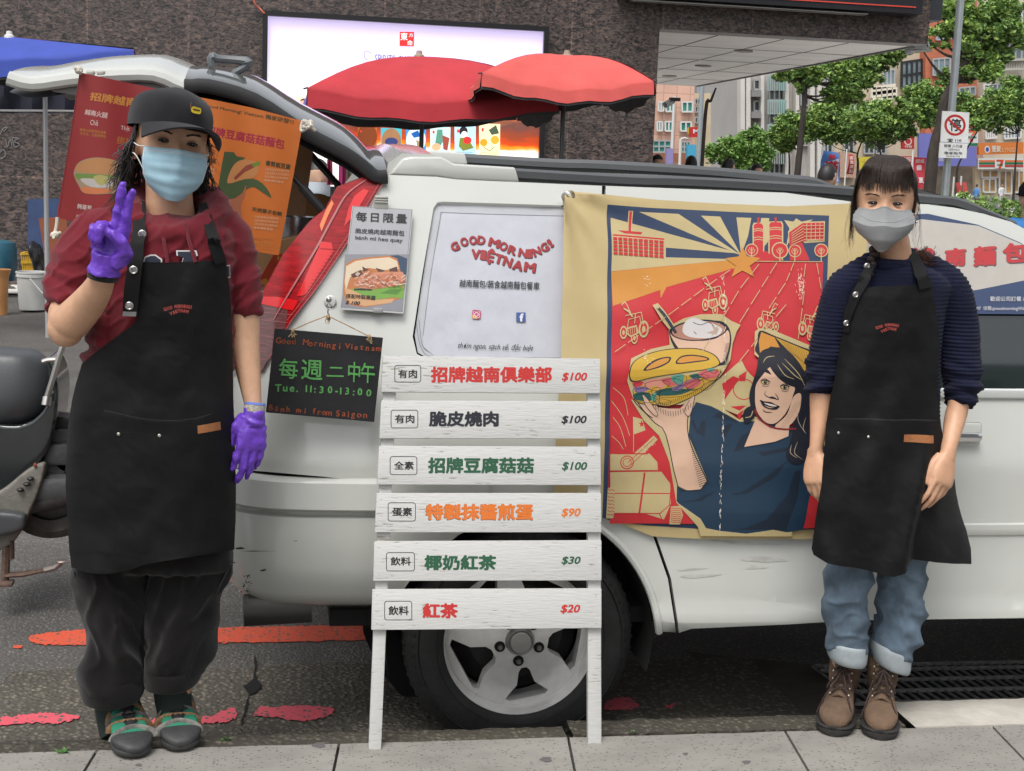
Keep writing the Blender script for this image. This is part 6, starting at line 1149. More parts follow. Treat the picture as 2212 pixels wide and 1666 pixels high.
def bow(x,y,s,par,n=7,seed=1):
    g=MB();rng=random.Random(seed)
    for k in range(n):P=[(x,y)]+[(x+rng.uniform(-1,1)*s*t,y+rng.uniform(-.6,.9)*s*t) for t in (.7,1.1,.5)];g.tube([onY(u,v,YT-.02-.01*math.sin(i*2+k)) for i,(u,v) in enumerate(P)],.0045,7,k=5)
    g.ell(onY(x,y,YT-.02),(.012,.012,.012),10,7);obj('cord',g,M_cot,par)
bow(662,268,18,ob,7,4);bow(170,152,8,rb,5,2);bow(120,508,9,rb,8,7);g=MB();g.tube([onY(x,y,YT-.01) for x,y in ((124,470),(122,490),(118,505))],.005,7,k=3);obj('cord',g,M_cot,rb)
# stowed things behind the lamp
g=MB();g.prism([onY(x,y,4.75) for x,y in (fz2([(520,1080),(632,1100),(560,1640),(425,1620)]))],(0,.004,0));tag(obj('paper_sheet',g,mat('tan_sheet',s2l(178,138,106),.8,var=.1,vs_=4),smooth=0),'plain tan sheet hanging behind the orange banner','sheet')
wd_=thing('wooden_lid',onY(685,500,4.95),'round wooden lid standing behind the tail lamp','lid');c_=onY(684,468,4.95);g=MB();g.lathe([(0,-.02),(.075,-.02),(.08,-.012),(.08,.02)],c_,(0,1,-.3),36,cap=(False,True));obj('disc',g,mat('cask_wood',s2l(168,122,76),.6,var=.3,vs_=9,stretch=(1,1,14)),wd_);g=MB();g.box(c_+V3(0,-.026,0),(.12,.012,.016),bev=.003);obj('batten',g,MATS['cask_wood'],wd_)
pot=thing('steel_pot',onY(640,480,4.6),'steel pot in the boot below the tan sheet','pot');c_=onY(640,488,4.6);g=MB();g.lathe([(.07,-.05),(.075,0),(.072,.03),(.068,.03),(.06,-.04)],c_,n=28);obj('pot_body',g,mat('pot_steel',(.35,.36,.38),.25,.9),pot);g=MB();g.tube([c_+V3(-.08,0,.0),c_+V3(-.11,-.02,.0),c_+V3(-.08,-.03,0)],.006,8,k=4);obj('handle',g,M_trim,pot)
g=MB();g.prism([onY(x,y,4.42) for x,y in f6([(200,420),(380,330),(520,300),(440,480),(300,720),(220,700)])],(0,.12,0));tag(obj('kraft_bag',g,mat('kraft',s2l(186,146,104),.85,var=.15,vs_=7),smooth=0),'kraft paper bag pressed against the tail lamp','paper bag')
a=Art(planar((0,4.40,0),(0,-1,0)),lift=.002);a.poly(f6([(330,440),(400,430),(410,470),(330,600),(240,690),(215,640),(260,560)]),ink(206,66,36));a.text('M',f6([(360,450),(400,450),(400,480),(360,480)]),ink(236,190,60),.03);a.ell(*d6(265,640),8,7,ink(236,150,60));tag(a.obj('red_packet'),'red and yellow packet in front of the kraft paper bag','packet')
# ================================================================ THE TWO PEOPLE
M_skin=mat('skin',(.56,.325,.205),.46,var=.12,vs_=22,bump=.10,bs=300,vd=6);M_skin2=mat('skin_warm',(.56,.315,.195),.46,var=.12,vs_=22,bump=.10,bs=300,vd=6)
M_hair=mat('hair_dark',(.014,.011,.010),.38,var=.5,vs_=60,spec=.6);M_hairb=mat('hair_brown',(.024,.015,.011),.55,var=.6,vs_=60,spec=.3,stretch=(3,3,.3),bump=.5,bs=60)
def cloth(name,c,bump=.25,bs=900,var=.12,vs_=14,rough=.9,sheen=.15,wave=None):return mat(name,c,rough,var=var,vs_=vs_,bump=bump,bs=bs,sheen=sheen,wave=wave,spec=.16)
M_hood=cloth('hoodie_burgundy',(.138,.0125,.020));M_apron=cloth('apron_black',(.0038,.0038,.0045),.25,900,.55,6,.58,.02);M_apron.node_tree.nodes['Principled BSDF'].inputs['Specular IOR Level'].default_value=.2;M_pants=cloth('trousers_black',(.0062,.0052,.0054),.3,700,.3,9)
M_glove=mat('nitrile_purple',(.135,.045,.46),.36,var=.18,vs_=30,bump=.30,bs=95,spec=.5);M_knit=cloth('sweater_navy',(.0095,.0115,.030),.45,400,.2,10,.95,.04,wave=('Z',29,.6,.25))
M_den=mat('denim',(.155,.22,.29),.9,var=.45,vs_=9,bump=.4,bs=600,col2=(.055,.078,.105),vd=8);M_cuff=mat('denim_inside',(.34,.38,.40),.9,var=.12,vs_=30,bump=.3,bs=600)
def dpt(p):return float(np.dot(np.array(p)-CAM,-R[:,2]))
def ring(c,a,b,n=40,e=2.3,ax=RIGHT,ay=FWD,bf=None):
    t=np.arange(n)/n*2*math.pi;ct,st=np.cos(t),np.sin(t);x=np.sign(ct)*np.abs(ct) ** (2/e)*a;y=np.sign(st)*np.abs(st) ** (2/e);y=np.where(y < 0,y*(bf if bf is not None else b),y*b)
    return np.array(c)+x[:,None]*ax+y[:,None]*ay
def rows(R_,Yc,n=40,e=2.3,k=4,grow=0,fr=0):   # (y, xl, xr, half depth[, Y])
    out=[]
    for i_,r in enumerate(R_):
        xc=(r[1]+r[2])/2;Y=r[4] if len(r) > 4 else Yc;c=onY(xc,r[0],Y);c[2]=onY(xc,r[0],Y-r[3]*max(fr,1 if i_ == len(R_)-1 else .5 if i_ == len(R_)-2 else 0))[2];a=(r[2]-r[1])/2/F*dpt(c)+grow;out.append((*c,a,r[3]+grow))
    q=catmull(out,k);return [ring(p[:3],p[3],p[4],n,e) for p in q]
def limb(P,k=5):   # (x, y, radius px, Y)
    pts,rr=[],[]
    for x,y,r,Y in P:c=onY(x,y,Y);pts.append(c);rr.append(r/F*dpt(c))
    return np.array(pts),np.array(rr),k
def envelope(tab,Yc,e=2.4):
    T_=np.array(tab,float)
    def s(x,y,l=0):
        xc,a,b=(np.interp(y,T_[:,0],T_[:,i]) for i in (1,2,3));u=max(-1,min(1,(x-xc)/a));Y=Yc-b*(1-abs(u) ** e) ** (1/e)-.004;return onY(x,y,Y)-l*FWD
    return s
def sheet(name,P,surf,m,par,fold=None,step=9,thick=.004,holes=()):
    v,f=cut_poly(P,None,holes);v,f=grid_cut(v,f,step);pts=[]
    for x,y in v:p=surf(x,y,0);pts.append(p-FWD*(fold(x,y) if fold else 0))
    mb=MB();mb.add(pts,f);me=evaluated(mb,[('WELD',dict(merge_threshold=.0002)),('SOLIDIFY',dict(thickness=thick,offset=0))]);return obj(name,me,m,par,smooth=60)
# ---- heads
def head_mesh(c,X,Yv,Z,s=1.0):   # Yv: the way the face looks
    T_=[(-.117,.016,.070,-.040),(-.112,.028,.080,-.020),(-.100,.042,.086,.010),(-.085,.047,.087,.035),(-.065,.055,.087,.060),(-.045,.062,.087,.078),(-.020,.071,.085,.090),(.0,.074,.082,.096),(.025,.0755,.084,.100),(.05,.075,.083,.100),(.075,.069,.073,.092),(.098,.053,.050,.068),(.111,.030,.022,.036),(.117,.008,.006,.01)]
    q=catmull(np.array(T_),4);n=96;t=np.arange(n)/n*2*math.pi;rg=[]
    for z,w,f,b in q:
        st=np.sin(t);ct=np.cos(t);x=np.sign(ct)*np.abs(ct) ** (2/2.25)*w;y=np.where(st > 0,np.abs(st) ** (2/2.25)*f,-np.abs(st) ** .95*b) if b > 0 else (f+b)/2+st*(f-b)/2-.0
        fr=np.where(st > 0,np.clip(st,0,1),0)
        prof=np.interp(z,(-.058,-.048,-.038,-.026,.0,.016),(0,.006,.021,.017,.006,0));wid=np.interp(z,(-.045,-.03,0,.02),(.013,.0105,.008,.010))
        y=y+prof*np.exp(-(x/wid) ** 2)*(st > 0)+.007*np.exp(-((np.abs(x)-.013)/.006) ** 2-((z+.038)/.008) ** 2)*(st > 0)
        y=y-.009*np.exp(-((np.abs(x)-.032)/.016) ** 2-((z+.0)/.012) ** 2)*(st > 0)+.0035*np.exp(-((np.abs(x)-.028)/.022) ** 2-((z-.022)/.009) ** 2)*(st > 0)
        y=y+.004*np.exp(-((np.abs(x)-.040)/.018) ** 2-((z+.032)/.018) ** 2)*(st > 0)+.006*np.exp(-(x/.022) ** 2-((z+.070)/.010) ** 2)*(st > 0)-.003*np.exp(-(x/.02) ** 2-((z+.072)/.002) ** 2)*(st > 0)
        rg.append(np.array(c)+s*(x[:,None]*X+y[:,None]*Yv+z*Z))
    mb=MB();mb.loft(rg)
    for k in (-1,1):
        ec=np.array(c)+s*(k*.077*X-.012*Yv-.018*Z);A=np.array([X*.9+k*.25*-Yv,Yv*.95+Z*.15+k*.25*X,Z*.97-Yv*.2]).T;mb.ell(ec,(.010*s,.019*s,.031*s),16,12,A);mb.ell(ec-.024*s*Z+.006*s*Yv,(.007*s,.008*s,.010*s),10,8,A)
    return mb
def eye_parts(par,c,X,Yv,Z,s,k,squint=1.,look=0):
    ec=np.array(c)+s*(k*.0315*X+.0655*Yv+.000*Z);r=.0138*s
    def S(u,v,l=0):   # u, v in mm on the eyeball front
        x,z=u/1000*s,v/1000*s;return ec+X*x+Z*z+Yv*(math.sqrt(max(1e-9,r*r-.8*x*x-z*z))+l)
    a=Art(S,lift=.0003);W_=mat('eye_white',(.34,.31,.29),.5,spec=.2);IR=mat('eye_iris',(.006,.004,.003),.35,spec=.3);LA=mat('eye_lash',(.010,.008,.007),.6);LD=mat('eye_lid',(.33,.17,.12),.5)
    up=[(-12.5,-.6),(-8,2.6*squint),(-2,4.4*squint),(4,4.2*squint),(9,2.2*squint),(12.5,-1.0)];lo=[(9,-2.6),(4,-3.6),(-2,-3.6),(-8,-2.6)]
    if k < 0:up=[(-x,y) for x,y in up][::-1];lo=[(-x,y) for x,y in lo][::-1]
    U=catmull(up,5);Lw=catmull([up[-1]]+lo+[up[0]],5);a.poly(np.vstack([U,Lw[1:-1]]).tolist(),W_,1)
    cu=look;ic=[(cu+5.8*math.cos(t),.3+5.8*math.sin(t)) for t in np.arange(24)/24*6.283]
    def clampy(x,y):yu=np.interp(x,U[:,0],U[:,1])-.2;o=np.argsort(Lw[:,0]);yl=np.interp(x,Lw[o,0],Lw[o,1])+.2;return (x,max(yl,min(yu,y)))
    a.poly([clampy(*p) for p in ic],IR,2);a.ell(cu+1.5,1.8*squint,.8,.8,mat('eye_glint',(.9,.9,.9),.1),3,n=10)
    a.line(U,3.2,LA,4);a.line([(x,y+.3) for x,y in Lw],.8,LA,4);a.line([(x,y+3.2+.4*math.cos(x/6)) for x,y in U],.9,LD,1);a.line([(x*.95,y-2.6) for x,y in Lw],.6,LD,1)
    a.obj('eye',par)
def brow(par,c,X,Yv,Z,s,k,m,h=0,thick=1.):
    g=MB();rng=random.Random(k+5)
    for i in range(34):
        t=rng.random();x=lerp(.014,.048,t);z=.0175+h+.0065*math.sin(t*2.1)-.0022*t*t+rng.uniform(-.0016,.0016)*thick;y=.0885-7.0*x*x;d=V3(.0065,0,(.0022-.0035*t));p=[np.array(c)+s*(k*(x+d[0]*q)*X+(y-12*d[0]*q*x)*Yv+(z+d[2]*q)*Z) for q in (0,.5,1)]
        g.tube(p,[.0009*thick,.0011*thick,.0004],4)
    obj('eyebrow',g,m,par)
def strands(par,specs,m,name='hair',n=5,flat_=.5):
    g=MB()
    for P,r in specs:
        q=catmull(P,4) if len(P) > 2 else np.array(P);rr=r*(1-np.linspace(0,1,len(q)) ** 2*.8);g.tube(q,rr,n,flat_=flat_,cap=False)
    return obj(name,g,m,par,smooth=80)
# ---- hands
def hand_mesh(w,ax,ay,az,curls,s=1.,spread=.08,thumb=None,fat=1.):
    ax,ay,az=(np.array(q,float)/np.linalg.norm(q) for q in (ax,ay,az));ay=ay-ax*np.dot(ax,ay);ay /= np.linalg.norm(ay);az=az-ax*np.dot(ax,az)-ay*np.dot(ay,az);az /= np.linalg.norm(az);w=np.array(w,float)
    P=lambda a,b,c=0:w+s*(a*ax+b*ay+c*az)
    mb=MB();rg=[]
    for a,hw,th,off in ((-.012,.024,.019,0),(.006,.026,.018,0),(.025,.034,.018,.001),(.05,.041,.0165,.001),(.075,.042,.0145,0),(.090,.039,.0125,0),(.097,.034,.009,0)):
        t=np.arange(28)/28*6.2832;rg.append(P(a,off)+s*((np.sign(np.cos(t))*np.abs(np.cos(t)) ** .8*hw)[:,None]*ay+(np.sign(np.sin(t))*np.abs(np.sin(t)) ** .85*th)[:,None]*az))
    mb.loft(catmull(np.array(rg).reshape(len(rg),-1),3).reshape(-1,28,3))
    F_=[(.090,.030,(.043,.026,.022),.0092),(.094,.0095,(.048,.029,.023),.0094),(.090,-.011,(.044,.027,.023),.009),(.082,-.029,(.034,.021,.020),.0080)]
    for i,((a,b,ls,r),cu) in enumerate(zip(F_,curls)):
        r=r*fat
        p=P(a-.012,b*.98);sp=spread*(1.5-i)*.8;d0=ax*math.cos(sp)+ay*math.sin(sp);pts=[p,P(a,b)];rr=[r*1.05,r*1.05];ang=0;q=P(a,b)
        for j,(l,c) in enumerate(zip(ls,cu)):
            ang += c;d=d0*math.cos(ang)-az*math.sin(ang);pts.append(q+d*l*s*.5);rr.append(r*(1-.10*j)*.97);q=q+d*l*s;pts.append(q);rr.append(r*(1.0-.12*(j+1))*(1.04 if j < 2 else .8))
        mb.tube(pts,np.array(rr)*s,12,k=3);mb.ell(q,(r*.70*s,)*3,10,8)
    th=thumb or [(.012,.024,-.006),(.040,.047,-.014),(.068,.058,-.022),(.092,.060,-.026)]
    pts=[P(*q) for q in th];mb.tube(pts,np.array([.014,.0135,.0105,.0078])*s*fat,12,k=4);mb.ell(pts[-1],(.0078*s,)*3,10,8)
    return mb
def merge(*mbs):
    o=MB()
    for m in mbs:
        for v in m.v:pass
        o.add(np.vstack(m.v),m.f)
    return o
px_of=None
def smudge(amp,sx,sz,seed=0):return lambda p,n:amp*(nz((p[0]*sx,p[1]*sx,p[2]*sz),1,seed)+.5*nz((p[0]*sx*2.3,p[1]*sx*2.3,p[2]*sz*2.1),1,seed+9))
def axes(yaw,tilt,pitch=0):   # face direction from the viewer's side: yaw > 0 looks to the picture's right
    Yv=-FWD*math.cos(yaw)+RIGHT*math.sin(yaw);X=np.cross(Yv,UP)*-1;X=RIGHT*math.cos(yaw)+FWD*math.sin(yaw);Z=UP.copy()
    Yv,Z=Yv*math.cos(pitch)+Z*math.sin(pitch),Z*math.cos(pitch)-Yv*math.sin(pitch)
    X,Z=X*math.cos(tilt)-Z*math.sin(tilt),Z*math.cos(tilt)+X*math.sin(tilt);return X,Yv,Z

# ================================================================ left person
A_=thing('person',onZ(335,1600,0),'person in a burgundy hoodie, black cap and blue mask making a peace sign','person','vendors posing in black aprons')
YL_=3.70;X,Yv,Z=axes(.42,.10,-.03);S_=1.12
hc0=onY(384,309,3.60)-Yv*.075*S_;hd=lambda a,b,c:hc0+S_*(a*X+b*Yv+c*Z)
hm=head_mesh(hc0,X,Yv,Z,S_)
neck=MB();nb=onY(368,492,3.70);neck.tube([nb+V3(0,.02,-.04),onY(366,440,3.69),hd(0,-.02,-.05)],[.075,.060,.058],24,k=4)
arms=MB();pL=limb([(150,690,44,3.60),(158,690,42,3.58),(190,655,37,3.53),(212,622,31,3.48),(223,592,25,3.44),(228,574,24,3.43)]);arms.tube(pL[0],pL[1],24,k=5)
pU=limb([(215,505,40,3.70),(170,600,42,3.66),(147,680,42,3.61),(146,712,36,3.60)]);arms.tube(pU[0],pU[1],20,k=4);e_=onY(142,708,3.60);arms.ell(e_,(.046,.046,.050),16,10)
pR=limb([(500,520,38,3.70),(518,620,34,3.70),(527,690,33,3.69),(528,740,33,3.68),(536,800,27,3.66),(547,880,18,3.63),(549,905,18,3.62)]);arms.tube(pR[0],pR[1],24,k=4)
tor=MB();tor.loft(rows([(490,285,455,.07),(520,230,500,.10),(600,240,480,.11),(760,235,470,.11),(900,220,470,.10),(1120,230,460,.08)],YL_,30))
for xx,x1,yb in ((240,280,1570),(400,376,1550)):tor.tube([onY(xx+40 if xx < 300 else xx,1020,YL_),onY(xx+3,1330,YL_),onY(x1,yb,YL_+.04)],[.07,.05,.030],16,k=4)
obj('body',fuse(merge(hm,neck,arms,tor),.0042,3,.4),M_skin,A_,smooth=80,fix=False)
for k in (-1,1):eye_parts(A_,hc0,X,Yv,Z,S_,k,.80,-.6);brow(A_,hc0,X,Yv,Z,S_,k,M_hair,-.001)
ENV_L=[(440,370,100,.10),(500,360,165,.13),(566,357,166,.150),(650,356,158,.156),(780,347,172,.160),(900,336,184,.165),(1050,328,190,.160),(1200,327,192,.155),(1260,327,192,.155)]
ES=envelope(ENV_L,YL_)
# hoodie
TR=[(466,296,446,.080,3.71),(474,262,474,.10,3.70),(484,236,492,.115,3.70),(500,205,512,.128),(560,200,512,.142),(650,206,504,.148),(740,196,506,.150),(790,184,508,.150),(806,188,504,.146)]
ho=MB();ho.loft(rows(TR,YL_,44,2.4))
sl=limb([(250,500,54,3.70),(212,510,60,3.70),(180,560,61,3.68),(155,612,56,3.65),(146,645,51,3.63),(147,664,48,3.62)]);ho.tube(sl[0],sl[1],26,k=5)
sr=limb([(460,500,50,3.70),(490,512,50,3.70),(510,570,45,3.70),(526,630,38,3.69),(531,664,35,3.69),(531,676,33,3.69)]);ho.tube(sr[0],sr[1],26,k=5)
hk_=[onY(x,y,Y) for x,y,Y in ((292,470,3.64),(286,450,3.70),(312,428,3.78),(375,420,3.82),(440,430,3.79),(464,455,3.70),(448,480,3.63),(404,506,3.585),(346,506,3.585),(306,490,3.61))]
ho.tube(np.array(hk_+hk_[:1]),np.array([.036,.040,.044,.046,.044,.040,.034,.024,.022,.030,.036]),14,k=4)
me=fuse(ho,.006,9)
sl_ax=sl[0];
def hood_fold(p,n):
    x,y=px_of(p);d=.0045*nz(p,9)+.003*nz(p,22)
    if x < 235:t=sstep(470,660,y);d += (.013*nz((x*.010,(y-.4*x)*.045,0),1)*t+.007*nz((x*.03,(y-.5*x)*.09,4),1)*t+.003*nz(p,14))
    elif x > 470:t=sstep(500,670,y);d += .012*nz((x*.010,(y+.5*x)*.042,0),1)*t+.007*nz((x*.03,(y+.6*x)*.09,4),1)*t+.003*nz(p,13)
    else:d += .004*math.sin((x+y*.35)*.05+2*nz(p,4))
    d += .006*max(0,1-4*abs(nz((x*.016,(y+(x-370)*.5)*.022,3),1))) ** 2
    return d
def px_of(p):
    q=R.T @ (np.array(p)-CAM);return W/2+F*q[0]/-q[2],H/2-F*q[1]/-q[2]
obj('hoodie',displace(me,hood_fold),M_hood,A_,smooth=80,fix=False)
g=MB()
for P in ([(350,494),(355,520),(360,545),(363,568)],[(401,486),(408,515),(417,545),(423,567)]):
    g.tube([ES(x,y,.006 if y > 505 else .0) if y > 500 else onY(x,y,3.57) for x,y in P],.0050,10,k=5)
obj('drawstring',g,cloth('cord_burgundy',(.15,.016,.026),.5,600),A_)
a=Art(lambda x,y,l=0:ES(x,y,l) ,step=12,lift=.0012);VN,VW=mat('letter_navy',(.018,.022,.04),.9,bump=.3,bs=600),mat('letter_white',(.55,.53,.52),.9)
for P in ([(310,566),(313,555),(326,550),(337,550),(351,560),(352,600),(312,600)],[(381,541),(425,541),(428,552),(420,556),(424,590),(388,590),(396,556),(382,552)],[(488,574),(497,572),(498,600),(488,600)]):
    a.poly(P,VW,3);cx=sum(p[0] for p in P)/len(P);cy=sum(p[1] for p in P)/len(P);a.poly([(cx+(x-cx)*.86,cy+(y-cy)*.86) for x,y in P],VN,4)
a.obj('chest_letters',A_)
# trousers
tr=MB();tr.loft(rows([(770,205,480,.12),(900,190,492,.135),(1050,178,496,.135),(1200,170,500,.125),(1245,168,500,.115)],YL_,40))
tr.loft(rows([(1190,160,322,.105),(1235,158,320,.105),(1280,166,316,.100),(1330,184,312,.098),(1416,186,308,.094),(1470,182,306,.096),(1508,186,306,.096)],YL_,36,2.2))
tr.loft(rows([(1190,318,503,.105),(1235,320,498,.105),(1280,319,478,.100),(1330,318,464,.098),(1400,316,457,.094),(1450,315,440,.092),(1482,316,430,.092)],YL_+.01,36,2.2))
def pant_fold(p,n):
    x,y=px_of(p);d=.007*nz(p,8)+.005*nz(p,19);lg=-1 if x < 317 else 1
    d += .009*max(0,1-2.4*abs(nz((x*.02,(y+lg*x*.8)*.014,1),1))) ** 2*sstep(1215,1260,y);d += .007*math.sin((y*.035+lg*x*.06)+3*nz(p,5))*sstep(1230,1330,y)+.007*math.exp(-((x-245-(y-1300)*.15)/14) ** 2)*sstep(1240,1300,y)*sstep(1480,1380,y)
    return d
obj('trousers',displace(fuse(tr,.0065,5),pant_fold),M_pants,A_,smooth=80,fix=False)
for R0 in ([(1484,177,308,.104),(1494,175,309,.108),(1512,178,310,.108),(1530,184,308,.104),(1534,190,304,.098),(1522,194,300,.094)],[(1462,312,434,.098),(1470,311,434,.102),(1484,313,433,.102),(1498,316,428,.098),(1500,322,424,.092),(1490,326,420,.088)]):
    g=MB();g.loft(rows(R0,YL_+(.0 if R0[0][1] < 200 else .01),36,2.2,3,0,1),cap=(False,False));me=g.mesh('cuff');obj('trouser_cuff',displace(me,lambda p,n:.003*nz(p,16)),M_pants,A_,smooth=80)
a=Art(lambda x,y,l=0:onY(x,y,YL_-.088-l),lift=.001)
g=MB()
for P in ([(157,1232),(168,1240),(190,1300),(192,1308),(172,1296),(162,1270)],[(498,1215),(503,1230),(494,1262),(462,1300),(468,1280),(488,1240)]):
    g.prism([onY(x,y,3.63 if P[0][0] < 300 else 3.62) for x,y in P],(0,.09,0))
obj('cargo_pocket',fuse(g,.006,5),M_pants,A_,smooth=80,fix=False)
# apron
apL=[(306,566),(350,567),(400,566),(450,563),(489,560),(491,585),(496,640),(500,700),(503,770),(504,850),(506,950),(508,1050),(507,1130),(504,1188),(480,1192),(440,1197),(400,1201),(350,1209),(310,1220),(280,1232),(246,1238),(215,1238),(185,1234),(155,1226),(151,1190),(148,1120),(145,1050),(146,980),(150,920),(158,870),(168,825),(180,785),(205,764),(250,730),(285,705),(298,690),(301,640)]
def apron_fold(x,y):
    d=.006*nz((x,y,0),.011)+.0035*nz((x,y*.7,3),.03)+.0015*nz((x,y,5),.09)+.008*sstep(700,900,y)*math.sin(x*.021+1.5*nz((x,y,0),.004))*sstep(0,400,y-700)
    d += .010*sstep(1150,1240,y)*math.sin(x*.035+.5)+.004*math.sin((x-y*.6)*.03)*math.exp(-((y-760)/90) ** 2)+.004*math.sin((x+y*.5)*.035)*math.exp(-((y-900)/60) ** 2);return d+.006
apf=lambda x,y,l=0:ES(x,y,0)-FWD*(apron_fold(x,y)+.002+l)
ap=sheet('apron',apL,ES,M_apron,A_,apron_fold)
def seam(a,P,w=.9,m=None,k=5):a.line(P,w,m or mat('seam_dark',(.004,.004,.0045),.9),k=k)
a=Art(apf,step=9,lift=.0006);ST=mat('stitch_line',(.035,.035,.038),.8)
seam(a,[(306,600),(400,602),(470,594),(492,588)]);seam(a,[(225,888),(330,908),(420,906),(500,880)],2.2);seam(a,[(225,886),(330,905),(420,903),(500,877)],.8,ST);seam(a,[(252,936),(300,934),(352,939)],1.6);seam(a,[(252,936),(250,985),(262,1005),(295,1026),(340,1002),(352,985),(352,939)],.8);seam(a,[(227,890),(215,950),(225,1020),(250,1060),(370,1050),(472,1026),(476,960),(492,884)],.9);seam(a,[(150,1215),(200,1226),(250,1228),(320,1206),(400,1192),(503,1178)],.8)
seam(a,[(247,1236),(248,1120),(250,1062)],.9);seam(a,[(455,1190),(462,1100),(468,1030)],.9)
a.poly([(429,918),(478,909),(479,927),(430,935)],mat('leather_tag',(.34,.13,.045),.55,var=.2,vs_=60,bump=.3,bs=300))
def metal_dot(g,x,y,r,l=.003):c=apf(x,y,l);g.ell(c,(r,r*.4,r),12,8)
hand2=lambda body,x0,y0,x1,y1,h,m,bow=0:letters([(c,lerp(x0,x1,(i+.5)/len(body)),lerp(y0,y1,(i+.5)/len(body))+bow*math.sin((i+.5)/len(body)*math.pi*2),abs(x1-x0)/len(body)*(.78 if c not in 'I!' else .3)) for i,c in enumerate(body)],h,m,.06)
LOGO=mat('embroidery_red',(.30,.045,.035),.8);
def logo(a,x0,x1,y,amp,h):
    for body,xa,xb,yo in (('GOOD MORNING!',x0,x1,0),('VIETNAM',lerp(x0,x1,.22),lerp(x0,x1,.88),h*1.35)):
        seq=[(c,lerp(xa,xb,(i+.5)/len(body)),y+yo-amp*math.sin((i+.5)/len(body)*4.4-.9)-amp*(i/len(body)),(xb-xa)/len(body)*(.8 if c not in 'I!' else .3)) for i,c in enumerate(body) if c != ' ']
        letters(a,seq,h,LOGO,.05,lay=30)
logo(a,359,421,664,3.2,7);a.obj('apron_print',ap)
g=MB();metal_dot(g,257,937,.0042);metal_dot(g,347,939,.0042);obj('rivet',g,mat('rivet_nickel',(.62,.6,.54),.3,.9),ap)
# straps of the left apron: a snapped one over the near shoulder, a plain one on the other side
def ribbon(name,P,w,surf,m,par,lift=.012,k=5,t=.003,Yend=None):
    q=catmull(P,k);tt=np.gradient(q,axis=0);tt /= np.linalg.norm(tt,axis=1)[:,None];nn=np.stack([-tt[:,1],tt[:,0]],1);ws=np.interp(np.linspace(0,1,len(q)),np.linspace(0,1,len(w)),w);rg=[]
    for (x,y),(nx,ny),w_ in zip(q,nn,ws):rg.append([surf(x+nx*w_*u/2,y+ny*w_*u/2,lift) for u in (-1,-.5,0,.5,1)])
    mb=MB();mb.grid(rg);return obj(name,evaluated(mb,[('SOLIDIFY',dict(thickness=t,offset=0))]),m,par,smooth=60)
def strapL(x,y,l=0):
    if y < 520:t=(y-420)/100;return onY(x,y,lerp(3.72,3.565,max(0,min(1,t)) ** .6)-l)
    return ES(x,y,l+.002)
s1=ribbon('strap',[(303,436),(302,470),(300,520),(297,566),(290,620),(286,668),(284,680)],(17,26,32,32,33,32,30),strapL,M_apron,ap,.018)
s2=ribbon('strap',[(438,440),(446,470),(458,505),(472,545),(480,568)],(16,22,24,26,24),strapL,M_apron,ap,.016)
g=MB()
for x,y in ((307,506),(294,582),(285,659)):c=strapL(x,y,.0225);g.lathe([(.0105,.002),(.0102,-.001),(.008,-.0025),(.0065,-.0012),(0,-.0018)],c,(0,1,0),22)
obj('snap',g,mat('snap_steel',(.42,.41,.40),.35,.9),s1)
a=Art(lambda x,y,l=0:strapL(x,y,l+.0205),step=9,lift=.0008);a.poly([(271,671),(300,672),(299,682),(270,681)],mat('worn_end',(.20,.20,.20),.5));a.obj('strap_end',s1)
# cap
Xc,Yc_,Zc=axes(.60,.13,.02);cc=hc0+S_*(-.004*X-.008*Yv+.048*Z);cp=lambda a_,b_,c_:cc+S_*(a_*Xc+b_*Yc_+c_*Zc)
M_cap=cloth('cap_charcoal',(.014,.014,.017),.35,900,.15,20,.9);g=MB();t=np.arange(48)/48*2*math.pi;rg=[]
for z,r in ((-.024,.995),(.0,1.0),(.020,.98),(.037,.915),(.051,.79),(.061,.58),(.067,.34),(.069,.12)):rg.append([cp(.093*r*math.cos(q)*(1+.006*abs(math.cos(3*q))),.108*r*math.sin(q)*(1+.004*abs(math.cos(3*q)))-.004,z+.006*math.sin(q)*(1-r)) for q in t])
g.loft(rg,cap=(False,True));cap_=obj('cap',displace(evaluated(g,[('SUBSURF',dict(levels=1))]),lambda p,n:.0018*nz(p,26)),M_cap,A_,smooth=80)
g=MB();G1=[]
for v in np.linspace(0,1,8):
    row=[]
    for u in np.linspace(-1,1,25):an=u*1.12;r0=(.090,.104);ro=(.100,.196-.012*u*u);rr=(lerp(r0[0],ro[0],v),lerp(r0[1],ro[1],v));row.append(cp(rr[0]*math.sin(an),rr[1]*math.cos(an)-.004,-.012-.010*u*u-.012*v-.022*u*u*v))
    G1.append(row)
g.grid(G1);obj('visor',evaluated(g,[('SOLIDIFY',dict(thickness=.0045,offset=0))]),M_cap,cap_,smooth=60)
g=MB();g.ell(cp(0,-.004,.0715),(.007,.007,.004),12,6);obj('button',g,M_cap,cap_)
def capS(u,v,l=0):an=u;v=v-.008;r=math.cos(max(0,v-.006)*9) ;return cp((.0935+l)*math.sin(an)*min(1,r+.02),(.1085+l)*math.cos(an)*min(1,r+.02)-.004,v)
a=Art(lambda x,y,l=0:capS(x,y,l),lift=.0015);YE=mat('thread_yellow',(.72,.52,.03),.7);bg_=[(.02,.030),(.05,.024),(.16,.023),(.26,.024),(.285,.030),(.26,.036),(.16,.037),(.06,.037)];a.poly(catmull(bg_,4,True).tolist(),YE,2);a.line([(.02,.030),(.0,.040),(.01,.044)],.004,mat('thread_orange',(.6,.2,.03),.7),2);a.line([(.06,.0305),(.24,.0305)],.0035,mat('thread_dark',(.05,.04,.02),.8),3);a.obj('embroidery',cap_)
